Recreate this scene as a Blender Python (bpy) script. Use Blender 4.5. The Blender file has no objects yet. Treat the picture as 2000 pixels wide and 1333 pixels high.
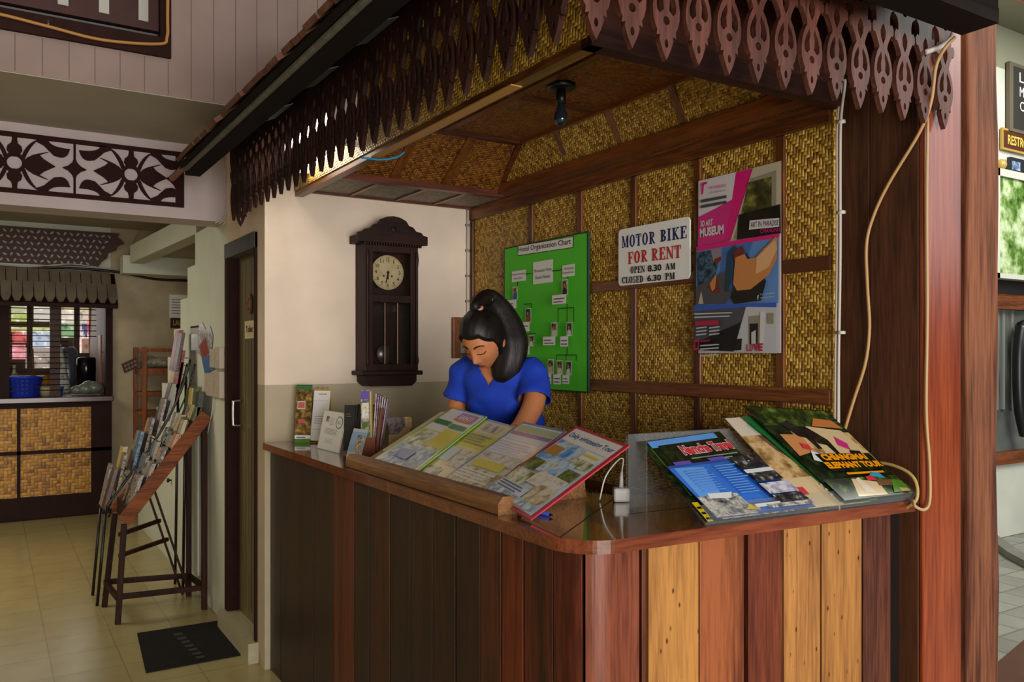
import bpy, bmesh, math, random
from mathutils import Vector, Matrix
random.seed(7)
SC = bpy.context.scene
COL = SC.collection
# ------------------------------------------------------------------ camera
CAMF = 1628.0; THETA = math.radians(32.07); CAMH = 1.53; HZ = 690.0
cam = bpy.data.cameras.new('camera'); camo = bpy.data.objects.new('camera', cam); COL.objects.link(camo)
cam.sensor_width = 36.0; cam.lens = 36.0*CAMF/2000.0
cam.shift_y = (HZ-666.5)/2000.0
cam.clip_start = 0.05; cam.clip_end = 100
camo.location = (0, 0, CAMH); camo.rotation_euler = (math.pi/2, 0, -THETA)
SC.camera = camo
# ------------------------------------------------------------------ world, lights, exposure
SC.view_settings.view_transform = 'Standard'; SC.view_settings.look = 'None'
SC.view_settings.gamma = 1.0; SC.view_settings.use_curve_mapping = False
SC.view_settings.exposure = 0.43
try:
    SC.cycles.use_denoising = True
    SC.cycles.max_bounces = 8
    SC.cycles.sample_clamp_indirect = 4.0
except Exception: pass
w = bpy.data.worlds.new('world'); SC.world = w; w.use_nodes = True
bg = w.node_tree.nodes['Background']; bg.inputs[0].default_value = (0.80, 0.90, 1.0, 1); bg.inputs[1].default_value = 0.035

def area(name, loc, target, sx, sy, power, color=(1, 1, 1)):
    l = bpy.data.lights.new(name, 'AREA'); l.shape = 'RECTANGLE'; l.size = sx; l.size_y = sy
    l.energy = power; l.color = color
    o = bpy.data.objects.new(name, l); COL.objects.link(o); o.location = loc
    o.rotation_euler = (Vector(target)-Vector(loc)).to_track_quat('-Z', 'Y').to_euler()
    return o
area('courtyard_daylight', (0.3, -4.4, 1.45), (1.6, 2.2, 1.5), 3.6, 2.3, 330, (1.0, 0.97, 0.92))
area('garden_sky', (10.5, -4.6, 4.6), (2.6, 1.6, 2.0), 4.0, 4.2, 130, (0.88, 0.94, 1.0))
area('lobby_fill_light', (-1.2, 6.4, 2.70), (-1.0, 6.4, 0), 1.6, 1.6, 44, (1.0, 0.93, 0.72))  # added fill to brighten the lobby, no fitting hangs there
area('garden_light', (6.2, 0.8, 4.6), (7.0, 3.4, 1.0), 2.5, 2.5, 210, (0.97, 1.0, 0.92))
area('kitchen_window_light', (0.2, 11.3, 2.0), (0.2, 9.0, 1.0), 1.6, 1.0, 8, (1.0, 0.95, 0.9))

# ------------------------------------------------------------------ picture measurement helpers (rays from the lens onto real planes)
FW = Vector((math.sin(THETA), math.cos(THETA), 0)); RT = Vector((math.cos(THETA), -math.sin(THETA), 0)); EYE = Vector((0, 0, CAMH))
def ray(u, v): return FW + RT*((u-1000)/CAMF) + Vector((0, 0, (HZ-v)/CAMF))
def PX(u, v, X): d = ray(u, v); return EYE + d*(X/d.x)
def PY(u, v, Y): d = ray(u, v); return EYE + d*(Y/d.y)
def PZ(u, v, z): d = ray(u, v); return EYE + d*((z-CAMH)/d.z)
class Plane:
    def __init__(s, p, ux, uy):
        s.p = Vector(p); s.ux = Vector(ux).normalized(); s.uy = Vector(uy); s.uy = (s.uy - s.ux*s.uy.dot(s.ux)).normalized(); s.n = s.ux.cross(s.uy)
    def hit(s, u, v):
        d = ray(u, v); k = (s.p-EYE).dot(s.n)/d.dot(s.n); return EYE + d*k
    def at(s, a, b, h=0): return s.p + s.ux*a + s.uy*b + s.n*h
    def ab(s, P): q = P - s.p; return (q.dot(s.ux), q.dot(s.uy))

# ------------------------------------------------------------------ materials
def lin(h):
    h = h.lstrip('#'); r = [int(h[i:i+2], 16)/255 for i in (0, 2, 4)]
    return tuple((c/12.92 if c <= .04045 else ((c+.055)/1.055)**2.4) for c in r) + (1.0,)
MATS = {}
def mat(name, col, rough=.6, spec=.4, metal=0, emit=0, noise=0, nscale=30, bump=0, bscale=60, alpha=1, trans=0, coat=0):
    if name in MATS: return MATS[name]
    m = bpy.data.materials.new(name); m.use_nodes = True; nt = m.node_tree; b = nt.nodes['Principled BSDF']
    c = lin(col) if isinstance(col, str) else tuple(col)+(1,)
    b.inputs['Base Color'].default_value = c; b.inputs['Roughness'].default_value = rough
    b.inputs['Specular IOR Level'].default_value = spec; b.inputs['Metallic'].default_value = metal
    if coat: b.inputs['Coat Weight'].default_value = coat; b.inputs['Coat Roughness'].default_value = .06
    if emit: b.inputs['Emission Color'].default_value = c; b.inputs['Emission Strength'].default_value = emit
    if trans: b.inputs['Transmission Weight'].default_value = trans
    if alpha < 1: b.inputs['Alpha'].default_value = alpha
    if noise or bump:
        tc = nt.nodes.new('ShaderNodeTexCoord')
    if noise:
        n = nt.nodes.new('ShaderNodeTexNoise'); n.inputs['Scale'].default_value = nscale; n.inputs['Detail'].default_value = 5
        nt.links.new(tc.outputs['Object'], n.inputs['Vector'])
        r = nt.nodes.new('ShaderNodeMapRange'); r.inputs[1].default_value = .3; r.inputs[2].default_value = .7
        r.inputs[3].default_value = 1-noise; r.inputs[4].default_value = 1+noise*.6
        nt.links.new(n.outputs['Fac'], r.inputs[0])
        mx = nt.nodes.new('ShaderNodeMix'); mx.data_type = 'RGBA'; mx.blend_type = 'MULTIPLY'; mx.inputs[0].default_value = 1
        mx.inputs[6].default_value = c; nt.links.new(r.outputs[0], mx.inputs[7]); nt.links.new(mx.outputs[2], b.inputs['Base Color'])
    if bump:
        n2 = nt.nodes.new('ShaderNodeTexNoise'); n2.inputs['Scale'].default_value = bscale; n2.inputs['Detail'].default_value = 4
        nt.links.new(tc.outputs['Object'], n2.inputs['Vector'])
        bp = nt.nodes.new('ShaderNodeBump'); bp.inputs['Strength'].default_value = bump; bp.inputs['Distance'].default_value = .01
        nt.links.new(n2.outputs['Fac'], bp.inputs['Height']); nt.links.new(bp.outputs[0], b.inputs['Normal'])
    MATS[name] = m; return m
def wood(name, dark, light, axis='z', rough=.45, spec=.4, scale=1.0, seed=0, bump=.25, knots=0, coat=0, mid=None, fine=1.0):
    """procedural timber: long grain along one object axis, optional knots"""
    if name in MATS: return MATS[name]
    m = bpy.data.materials.new(name); m.use_nodes = True; nt = m.node_tree; b = nt.nodes['Principled BSDF']
    N = nt.nodes.new; L = nt.links.new
    tc = N('ShaderNodeTexCoord'); mp = N('ShaderNodeMapping')
    st = {'x': (.06, 1, 1), 'y': (1, .06, 1), 'z': (1, 1, .06)}[axis]
    mp.inputs['Scale'].default_value = tuple(s*scale for s in st); mp.inputs['Location'].default_value = (seed*1.7, seed*2.3, seed*.9)
    L(tc.outputs['Object'], mp.inputs['Vector'])
    n1 = N('ShaderNodeTexNoise'); n1.inputs['Scale'].default_value = 14; n1.inputs['Detail'].default_value = 6; n1.inputs['Roughness'].default_value = .62; n1.inputs['Distortion'].default_value = .8
    n2 = N('ShaderNodeTexNoise'); n2.inputs['Scale'].default_value = 130*fine; n2.inputs['Detail'].default_value = 3
    n3 = N('ShaderNodeTexNoise'); n3.inputs['Scale'].default_value = 4.5; n3.inputs['Detail'].default_value = 3
    for n in (n1, n2, n3): L(mp.outputs[0], n.inputs['Vector'])
    a = N('ShaderNodeMath'); a.operation = 'MULTIPLY_ADD'; a.inputs[1].default_value = .42; L(n2.outputs['Fac'], a.inputs[0])
    h = N('ShaderNodeMath'); h.operation = 'MULTIPLY'; h.inputs[1].default_value = .55; L(n1.outputs['Fac'], h.inputs[0]); L(h.outputs[0], a.inputs[2])
    g = N('ShaderNodeMath'); g.operation = 'MULTIPLY_ADD'; g.inputs[1].default_value = .35; L(n3.outputs['Fac'], g.inputs[0]); L(a.outputs[0], g.inputs[2])
    cr = N('ShaderNodeValToRGB'); e = cr.color_ramp.elements
    e[0].position = .555; e[0].color = lin(dark); e[1].position = .775; e[1].color = lin(light)
    if mid: k = e.new(.66); k.color = lin(mid)
    L(g.outputs[0], cr.inputs[0]); out = cr.outputs[0]
    if knots:
        v = N('ShaderNodeTexVoronoi'); v.inputs['Scale'].default_value = knots
        mk = N('ShaderNodeMapping'); mk.inputs['Scale'].default_value = {'x': (.5, 1.4, 1.4), 'y': (1.4, .5, 1.4), 'z': (1.4, 1.4, .7)}[axis]; mk.inputs['Location'].default_value = (seed, seed*2, seed*3)
        L(tc.outputs['Object'], mk.inputs['Vector']); L(mk.outputs[0], v.inputs['Vector'])
        r = N('ShaderNodeMapRange'); r.inputs[1].default_value = .06; r.inputs[2].default_value = .15; L(v.outputs['Distance'], r.inputs[0])
        mx = N('ShaderNodeMix'); mx.data_type = 'RGBA'; mx.inputs[6].default_value = lin('#3a1c0c'); L(r.outputs[0], mx.inputs[0]); L(out, mx.inputs[7]); out = mx.outputs[2]
    L(out, b.inputs['Base Color'])
    b.inputs['Roughness'].default_value = rough; b.inputs['Specular IOR Level'].default_value = spec
    if coat: b.inputs['Coat Weight'].default_value = coat; b.inputs['Coat Roughness'].default_value = .05
    if bump:
        bp = N('ShaderNodeBump'); bp.inputs['Strength'].default_value = bump; bp.inputs['Distance'].default_value = .004
        L(g.outputs[0], bp.inputs['Height']); L(bp.outputs[0], b.inputs['Normal'])
    MATS[name] = m; return m
def woven(name, c0, c1, c2, s=.011, rough=.35, bump=.9, mod=4, spec=.5, holes=.05):
    """twill-woven split bamboo: strips run over two and under two, each strip its own tone"""
    if name in MATS: return MATS[name]
    m = bpy.data.materials.new(name); m.use_nodes = True; nt = m.node_tree; b = nt.nodes['Principled BSDF']
    N = nt.nodes.new; L = nt.links.new
    def M(op, a, bb=None, c=None):
        n = N('ShaderNodeMath'); n.operation = op
        for i, x in enumerate((a, bb, c)):
            if x is None: continue
            if isinstance(x, (int, float)): n.inputs[i].default_value = x
            else: L(x, n.inputs[i])
        return n.outputs[0]
    tc = N('ShaderNodeTexCoord'); wv = N('ShaderNodeTexNoise'); wv.inputs['Scale'].default_value = 9; L(tc.outputs['UV'], wv.inputs['Vector'])
    ad = N('ShaderNodeVectorMath'); ad.operation = 'MULTIPLY_ADD'; ad.inputs[1].default_value = (s*.9,)*3; L(wv.outputs['Color'], ad.inputs[0]); L(tc.outputs['UV'], ad.inputs[2])
    sp = N('ShaderNodeSeparateXYZ'); L(ad.outputs[0], sp.inputs[0])
    u = M('DIVIDE', sp.outputs[0], s); v = M('DIVIDE', sp.outputs[1], s)
    iu = M('FLOOR', u); iv = M('FLOOR', v); fu = M('FRACT', u); fv = M('FRACT', v)
    par = M('LESS_THAN', M('FLOORED_MODULO', M('ADD', iu, iv), mod), mod/2)
    hA = M('SINE', M('MULTIPLY', fv, math.pi)); hB = M('SINE', M('MULTIPLY', fu, math.pi))
    pos = M('DIVIDE', M('ADD', M('FLOORED_MODULO', M('ADD', iu, iv), mod/2), 0), mod/2)
    along = M('ADD', M('MULTIPLY', M('ADD', M('FLOORED_MODULO', M('ADD', iu, iv), mod/2), fu), 2/mod), 0)
    alongv = M('ADD', M('MULTIPLY', M('ADD', M('FLOORED_MODULO', M('ADD', iu, iv), mod/2), fv), 2/mod), 0)
    bulA = M('SINE', M('MULTIPLY', along, math.pi)); bulB = M('SINE', M('MULTIPLY', alongv, math.pi))
    def mixv(f, a, c): return M('ADD', M('MULTIPLY', f, a), M('MULTIPLY', M('SUBTRACT', 1, f), c))
    hgt = mixv(par, M('ADD', M('POWER', hA, .5), bulA), M('ADD', M('POWER', hB, .5), bulB))
    wn = N('ShaderNodeTexWhiteNoise'); wn.noise_dimensions = '3D'
    cb = N('ShaderNodeCombineXYZ')
    L(mixv(par, M('FLOOR', M('DIVIDE', iu, 2)), iu), cb.inputs[0]); L(mixv(par, iv, M('FLOOR', M('DIVIDE', iv, 2))), cb.inputs[1]); L(par, cb.inputs[2]); L(cb.outputs[0], wn.inputs[0])
    cr = N('ShaderNodeValToRGB'); e = cr.color_ramp.elements; e[0].position = 0; e[0].color = lin(c0); e[1].position = 1; e[1].color = lin(c2); k = e.new(.5); k.color = lin(c1)
    if holes: q = e.new(holes); q.color = lin(c0); e[0].color = lin('#170c04'); 
    big = N('ShaderNodeTexNoise'); big.inputs['Scale'].default_value = 5; big.inputs['Detail'].default_value = 4; L(tc.outputs['UV'], big.inputs['Vector'])
    L(M('ADD', M('MULTIPLY', wn.outputs[0], .75), M('MULTIPLY', big.outputs[0], .28)), cr.inputs[0])
    edge = N('ShaderNodeMapRange'); edge.inputs[1].default_value = .25; edge.inputs[2].default_value = .9; edge.inputs[3].default_value = .45; L(hgt, edge.inputs[0])
    mx = N('ShaderNodeMix'); mx.data_type = 'RGBA'; mx.blend_type = 'MULTIPLY'; mx.inputs[0].default_value = 1; L(cr.outputs[0], mx.inputs[6]); L(edge.outputs[0], mx.inputs[7])
    L(mx.outputs[2], b.inputs['Base Color']); b.inputs['Roughness'].default_value = rough; b.inputs['Specular IOR Level'].default_value = spec
    bp = N('ShaderNodeBump'); bp.inputs['Strength'].default_value = bump; bp.inputs['Distance'].default_value = .004; L(hgt, bp.inputs['Height']); L(bp.outputs[0], b.inputs['Normal'])
    MATS[name] = m; return m
def photo(name, cols, scale=40, rough=.3, detail=3, emit=0, coords='Object'):
    """printed picture: blotches of a few inks"""
    if name in MATS: return MATS[name]
    m = bpy.data.materials.new(name); m.use_nodes = True; nt = m.node_tree; b = nt.nodes['Principled BSDF']
    N = nt.nodes.new; L = nt.links.new
    tc = N('ShaderNodeTexCoord'); n = N('ShaderNodeTexNoise'); n.inputs['Scale'].default_value = scale; n.inputs['Detail'].default_value = detail; n.inputs['Roughness'].default_value = .6
    mp = N('ShaderNodeMapping'); mp.inputs['Location'].default_value = (len(MATS)*1.31, len(MATS)*.7, 0); L(tc.outputs[coords], mp.inputs[0]); L(mp.outputs[0], n.inputs['Vector'])
    cr = N('ShaderNodeValToRGB'); e = cr.color_ramp.elements; k = len(cols)
    for i, c in enumerate(cols):
        p = .32 + .38*i/max(1, k-1)
        if i < 2: e[i].position = p; e[i].color = lin(c)
        else: q = e.new(p); q.color = lin(c)
    L(n.outputs['Fac'], cr.inputs[0]); L(cr.outputs[0], b.inputs['Base Color']); b.inputs['Roughness'].default_value = rough; b.inputs['Specular IOR Level'].default_value = .4
    if emit: L(cr.outputs[0], b.inputs['Emission Color']); b.inputs['Emission Strength'].default_value = emit
    MATS[name] = m; return m

# ------------------------------------------------------------------ mesh builder
def frame(d):
    d = Vector(d).normalized(); a = Vector((0, 0, 1)) if abs(d.z) < .95 else Vector((1, 0, 0))
    u = a.cross(d).normalized(); return u, d.cross(u), d
class MB:
    def __init__(s): s.v = []; s.f = []; s.m = []; s.mats = []
    def mi(s, m):
        if m not in s.mats: s.mats.append(m)
        return s.mats.index(m)
    def add(s, vs, fs, m):
        o = len(s.v); k = s.mi(m); s.v += [Vector(p) for p in vs]; s.f += [tuple(i+o for i in f) for f in fs]; s.m += [k]*len(fs); return s
    def box(s, a, b, m):
        x0, x1 = sorted((a[0], b[0])); y0, y1 = sorted((a[1], b[1])); z0, z1 = sorted((a[2], b[2]))
        return s.obox(((x0+x1)/2, (y0+y1)/2, (z0+z1)/2), (1, 0, 0), (0, 1, 0), (0, 0, 1), (x1-x0)/2, (y1-y0)/2, (z1-z0)/2, m)
    def obox(s, c, ax, ay, az, hx, hy, hz, m):
        c = Vector(c); ax = Vector(ax)*hx; ay = Vector(ay)*hy; az = Vector(az)*hz
        vs = [c+ax*i+ay*j+az*k for k in (-1, 1) for j in (-1, 1) for i in (-1, 1)]
        return s.add(vs, [(0, 2, 3, 1), (4, 5, 7, 6), (0, 1, 5, 4), (2, 6, 7, 3), (0, 4, 6, 2), (1, 3, 7, 5)], m)
    def bar(s, a, b, w, h, m, up=None):
        a = Vector(a); b = Vector(b); d = (b-a).normalized()
        if up is None: u, v, d = frame(d)
        else: v = Vector(up); v = (v-d*v.dot(d)).normalized(); u = v.cross(d)
        return s.obox((a+b)/2, u, v, d, w/2, h/2, (b-a).length/2, m)
    def prism(s, pts, off, m, side=None):
        """polygon pts (3D) extruded by vector off"""
        n = len(pts); off = Vector(off); P = [Vector(p) for p in pts]
        nrm = Vector((0, 0, 0))
        for i in range(n): nrm += P[i].cross(P[(i+1) % n])
        if nrm.dot(off) > 0: P = P[::-1]
        s.add(P+[p+off for p in P], [tuple(range(n)), tuple(range(2*n-1, n-1, -1))], m)
        s.add(P+[p+off for p in P], [((i+1) % n, i, n+i, n+(i+1) % n) for i in range(n)], side or m); return s
    def tube(s, pts, r, m, n=8, caps=True):
        P = [Vector(p) for p in pts]; rs = r if isinstance(r, (list, tuple)) else [r]*len(P)
        vs = []; fs = []; pu = None
        for i, p in enumerate(P):
            d = (P[min(i+1, len(P)-1)]-P[max(i-1, 0)]).normalized()
            if pu is None: u, v, _ = frame(d)
            else: u = (pu-d*pu.dot(d)).normalized(); v = d.cross(u)
            pu = u
            vs += [p+(u*math.cos(t)+v*math.sin(t))*rs[i] for t in [2*math.pi*k/n for k in range(n)]]
        for i in range(len(P)-1):
            for k in range(n): a = i*n+k; b = i*n+(k+1) % n; fs.append((a, b, b+n, a+n))
        if caps: fs += [tuple(range(n-1, -1, -1)), tuple(range((len(P)-1)*n, len(P)*n))]
        return s.add(vs, fs, m)
    def lathe(s, c, prof, m, n=24, axis=(0, 0, 1)):
        u, v, d = frame(axis); c = Vector(c); vs = []; fs = []
        for r, h in prof: vs += [c+d*h+(u*math.cos(2*math.pi*k/n)+v*math.sin(2*math.pi*k/n))*max(r, 1e-4) for k in range(n)]
        for i in range(len(prof)-1):
            for k in range(n): a = i*n+k; b = i*n+(k+1) % n; fs.append((a, b, b+n, a+n))
        fs += [tuple(range(n-1, -1, -1)), tuple(range((len(prof)-1)*n, len(prof)*n))]
        return s.add(vs, fs, m)
    def loft(s, rings, m, caps=True):
        n = len(rings[0]); vs = [Vector(p) for r in rings for p in r]; fs = []
        for i in range(len(rings)-1):
            for k in range(n): a = i*n+k; b = i*n+(k+1) % n; fs.append((a, b, b+n, a+n))
        if caps: fs += [tuple(range(n-1, -1, -1)), tuple(range((len(rings)-1)*n, len(rings)*n))]
        return s.add(vs, fs, m)
    def ball(s, c, r, m, n=16, k=10, ax=None):
        c = Vector(c); rx, ry, rz = (r, r, r) if isinstance(r, (int, float)) else r
        A = ax or (Vector((1, 0, 0)), Vector((0, 1, 0)), Vector((0, 0, 1)))
        rings = []
        for i in range(k+1):
            t = math.pi*(i+.02)/(k+.04)
            rings.append([c+A[0]*rx*math.sin(t)*math.cos(2*math.pi*j/n)+A[1]*ry*math.sin(t)*math.sin(2*math.pi*j/n)-A[2]*rz*math.cos(t) for j in range(n)])
        return s.loft(rings, m)
    def build(s, name, parent=None, smooth=False, bevel=0, base=None, fix=False):
        me = bpy.data.meshes.new(name)
        org = Vector(base) if base is not None else (Vector(parent['_w']) if parent is not None and '_w' in parent else Vector((0, 0, 0)))
        me.from_pydata([p-org for p in s.v], [], s.f)
        for m in s.mats: me.materials.append(m)
        for p, k in zip(me.polygons, s.m): p.material_index = k; p.use_smooth = smooth
        if fix or smooth:
            bm = bmesh.new(); bm.from_mesh(me); bmesh.ops.recalc_face_normals(bm, faces=bm.faces); bm.to_mesh(me); bm.free()
        uv = me.uv_layers.new(name='UVMap')
        me.update()
        for p in me.polygons:
            n = p.normal; a = Vector((0, 0, 1)).cross(n)
            if a.length < .2: a = Vector((1, 0, 0)); 
            a.normalize(); b = n.cross(a)
            if abs(n.z) > .98: a = Vector((1, 0, 0)); b = Vector((0, 1, 0))
            for li in p.loop_indices:
                q = me.vertices[me.loops[li].vertex_index].co + org
                uv.data[li].uv = (q.dot(a), q.dot(b))
        o = bpy.data.objects.new(name, me); COL.objects.link(o)
        if parent is not None:
            o.parent = parent
            if '_w' not in parent: pass
        else: o.location = org
        o['_w'] = tuple(org)
        if bevel:
            bv = o.modifiers.new('bevel', 'BEVEL'); bv.width = bevel; bv.segments = 2; bv.limit_method = 'ANGLE'; bv.angle_limit = math.radians(40)
        return o
def thing(name, label, cat, base=(0, 0, 0), group=None):
    o = bpy.data.objects.new(name, None); COL.objects.link(o); o.location = base; o['_w'] = tuple(base); o.empty_display_size = .05
    return tag(o, label, cat, group)
def tag(o, label, cat, group=None):
    o['label'] = label; o['category'] = cat
    if group: o['group'] = group
    return o
def struct(o): o['kind'] = 'structure'; return o
def part(o, label=None):
    if label: o['label'] = label
    return o
def copy_tree(o, parent=None, shift=(0, 0, 0)):
    c = o.copy(); COL.objects.link(c)
    if parent: c.parent = parent
    else: c.location = o.location + Vector(shift)
    for ch in list(o.children): copy_tree(ch, c)
    return c

# ------------------------------------------------------------------ lettering
_T = {}
def text2d(s, bold=0.0):
    k = (s, bold)
    if k not in _T:
        cu = bpy.data.curves.new('t', 'FONT'); cu.body = s; cu.size = 1; cu.resolution_u = 3; cu.offset = bold; cu.fill_mode = 'FRONT'
        o = bpy.data.objects.new('t', cu); COL.objects.link(o)
        dg = bpy.context.evaluated_depsgraph_get(); dg.update()
        me = bpy.data.meshes.new_from_object(o.evaluated_get(dg))
        vs = [(v.co.x, v.co.y) for v in me.vertices]; fs = [tuple(p.vertices) for p in me.polygons]
        bpy.data.objects.remove(o); bpy.data.curves.remove(cu); bpy.data.meshes.remove(me)
        x0 = min(v[0] for v in vs); x1 = max(v[0] for v in vs); y0 = min(v[1] for v in vs); y1 = max(v[1] for v in vs)
        _T[k] = ([((x-x0)/(x1-x0), (y-y0)/(y1-y0)) for x, y in vs], fs, (x1-x0)/(y1-y0))
    return _T[k]
def put_text(mb, s, q, m, bold=0.0, italic=0):
    """q: four 3D corners bottom-left, bottom-right, top-right, top-left"""
    vs, fs, asp = text2d(s, bold); a, b, c, d = [Vector(p) for p in q]
    out = []
    for x, y in vs:
        x = x+italic*y
        out.append((a*(1-x)+b*x)*(1-y)+(d*(1-x)+c*x)*y)
    # keep the front side facing like the quad
    nq = (b-a).cross(d-a)
    fs2 = []
    for f in fs:
        n = (out[f[1]]-out[f[0]]).cross(out[f[2]]-out[f[0]])
        fs2.append(f if n.dot(nq) >= 0 else f[::-1])
    mb.add(out, fs2, m)
class Print:
    """flat printed thing: everything is laid on one plane in metres or read off the plane with px()"""
    def __init__(s, plane, lift=.0004): s.pl = plane; s.mb = MB(); s.k = 0; s.lift = lift
    def P(s, pts, px): 
        h = s.pl.n*(s.lift*s.k)
        if px: return [s.pl.at(*s.pl.ab(s.pl.hit(*p)))+h for p in pts]
        return [s.pl.at(*p)+h for p in pts]
    def poly(s, pts, m, px=False):
        s.k += 1; P = s.P(pts, px); n = (P[1]-P[0]).cross(P[2]-P[0])
        tot = Vector((0, 0, 0))
        for i in range(len(P)): tot += P[i].cross(P[(i+1) % len(P)])
        if tot.dot(s.pl.n) < 0: P = P[::-1]
        s.mb.add(P, [tuple(range(len(P)))], m); return s
    def rect(s, x0, y0, x1, y1, m, px=False): return s.poly([(x0, y0), (x1, y0), (x1, y1), (x0, y1)], m, px)
    def text(s, t, pts, m, bold=0.0, px=False, italic=0):
        s.k += 1; put_text(s.mb, t, s.P(pts, px), m, bold, italic); return s
    def trect(s, t, x0, y0, x1, y1, m, bold=0.0, italic=0): return s.text(t, [(x0, y0), (x1, y0), (x1, y1), (x0, y1)], m, bold, False, italic)
    def lines(s, x0, y0, x1, y1, n, m, fill=.45, ragged=.25, seed=1):
        rr = random.Random(seed); s.k += 1; h = (y1-y0)/n
        for i in range(n):
            xe = x1-(x1-x0)*rr.random()*ragged; k = s.k
            P = s.P([(x0, y0+i*h), (xe, y0+i*h), (xe, y0+i*h+h*fill), (x0, y0+i*h+h*fill)], False)
            tot = (P[1]-P[0]).cross(P[2]-P[0])
            if tot.dot(s.pl.n) < 0: P = P[::-1]
            s.mb.add(P, [(0, 1, 2, 3)], m)
        return s
    def circle(s, cx, cy, r, m, n=24, ry=None): return s.poly([(cx+r*math.cos(2*math.pi*i/n), cy+(ry or r)*math.sin(2*math.pi*i/n)) for i in range(n)], m)
    def slab(s, x0, y0, x1, y1, th, m):
        P = [s.pl.at(*p, -th) for p in ((x0, y0), (x1, y0), (x1, y1), (x0, y1))]; s.mb.prism(P, s.pl.n*th, m); return s
def cutout(outer, holes, depth):
    """2D outline with holes, extruded; returns verts, faces (x right, y up, depth along z)"""
    cu = bpy.data.curves.new('c', 'CURVE'); cu.dimensions = '2D'; cu.fill_mode = 'BOTH'; cu.extrude = depth/2
    for pts in [outer]+holes:
        sp = cu.splines.new('POLY'); sp.points.add(len(pts)-1); sp.use_cyclic_u = True
        for p, (x, y) in zip(sp.points, pts): p.co = (x, y, 0, 1)
    o = bpy.data.objects.new('c', cu); COL.objects.link(o)
    dg = bpy.context.evaluated_depsgraph_get(); dg.update()
    me = bpy.data.meshes.new_from_object(o.evaluated_get(dg))
    vs = [v.co.copy() for v in me.vertices]; fs = [tuple(p.vertices) for p in me.polygons]
    bpy.data.objects.remove(o); bpy.data.curves.remove(cu); bpy.data.meshes.remove(me)
    return vs, fs
def circ(cx, cy, r, n=14, ry=None): return [(cx+r*math.cos(2*math.pi*i/n), cy+(ry or r)*math.sin(2*math.pi*i/n)) for i in range(n)]
def bez(p0, p1, p2, n=8): return [((1-t)**2*p0[0]+2*t*(1-t)*p1[0]+t*t*p2[0], (1-t)**2*p0[1]+2*t*(1-t)*p1[1]+t*t*p2[1]) for t in [i/n for i in range(n+1)]]
def spline(P, n=6):
    P = [Vector(p) for p in P]; Q = [P[0]*2-P[1]]+P+[P[-1]*2-P[-2]]; out = []
    for i in range(1, len(Q)-2):
        a, b, c, d = Q[i-1:i+3]
        for k in range(n):
            t = k/n; out.append(.5*((2*b)+(c-a)*t+(2*a-5*b+4*c-d)*t*t+(3*b-a-3*c+d)*t**3))
    return out+[P[-1]]
# ================================================================== SETTING
M_cream = mat('cream_paint', '#e2cfbd', .75, .25, noise=.10, nscale=3.5, bump=.12, bscale=25)
M_grey_paint = mat('grey_dado_paint', '#b3a48a', .6, .3, noise=.10, nscale=4, bump=.1, bscale=25)
M_pink = mat('pink_board_paint', '#8f7a74', .7, .25, noise=.10, nscale=5)
M_groove = mat('board_groove', '#6c5c54', .8)
M_soffit = mat('soffit_paint', '#aaa294', .8, .2, noise=.08, nscale=3)
M_beamp = mat('beam_paint', '#b5a6a6', .75, .25, noise=.08, nscale=4)
M_white = mat('white_wall_paint', '#cfd3c6', .7, .3, noise=.06, nscale=4)
M_beige = mat('beige_rough_plaster', '#b8a88c', .8, .25, noise=.16, nscale=5, bump=.4, bscale=30)
M_dark = mat('dark_frame_wood', '#2a1410', .7, .12, noise=.2, nscale=20)
M_door = wood('door_panel_wood', '#5d5338', '#7d7250', 'z', .5, .35, 1.0, 3, .1)
XW, XP, YW, XD = 2.267, 2.30, 4.04, 1.124

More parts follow.
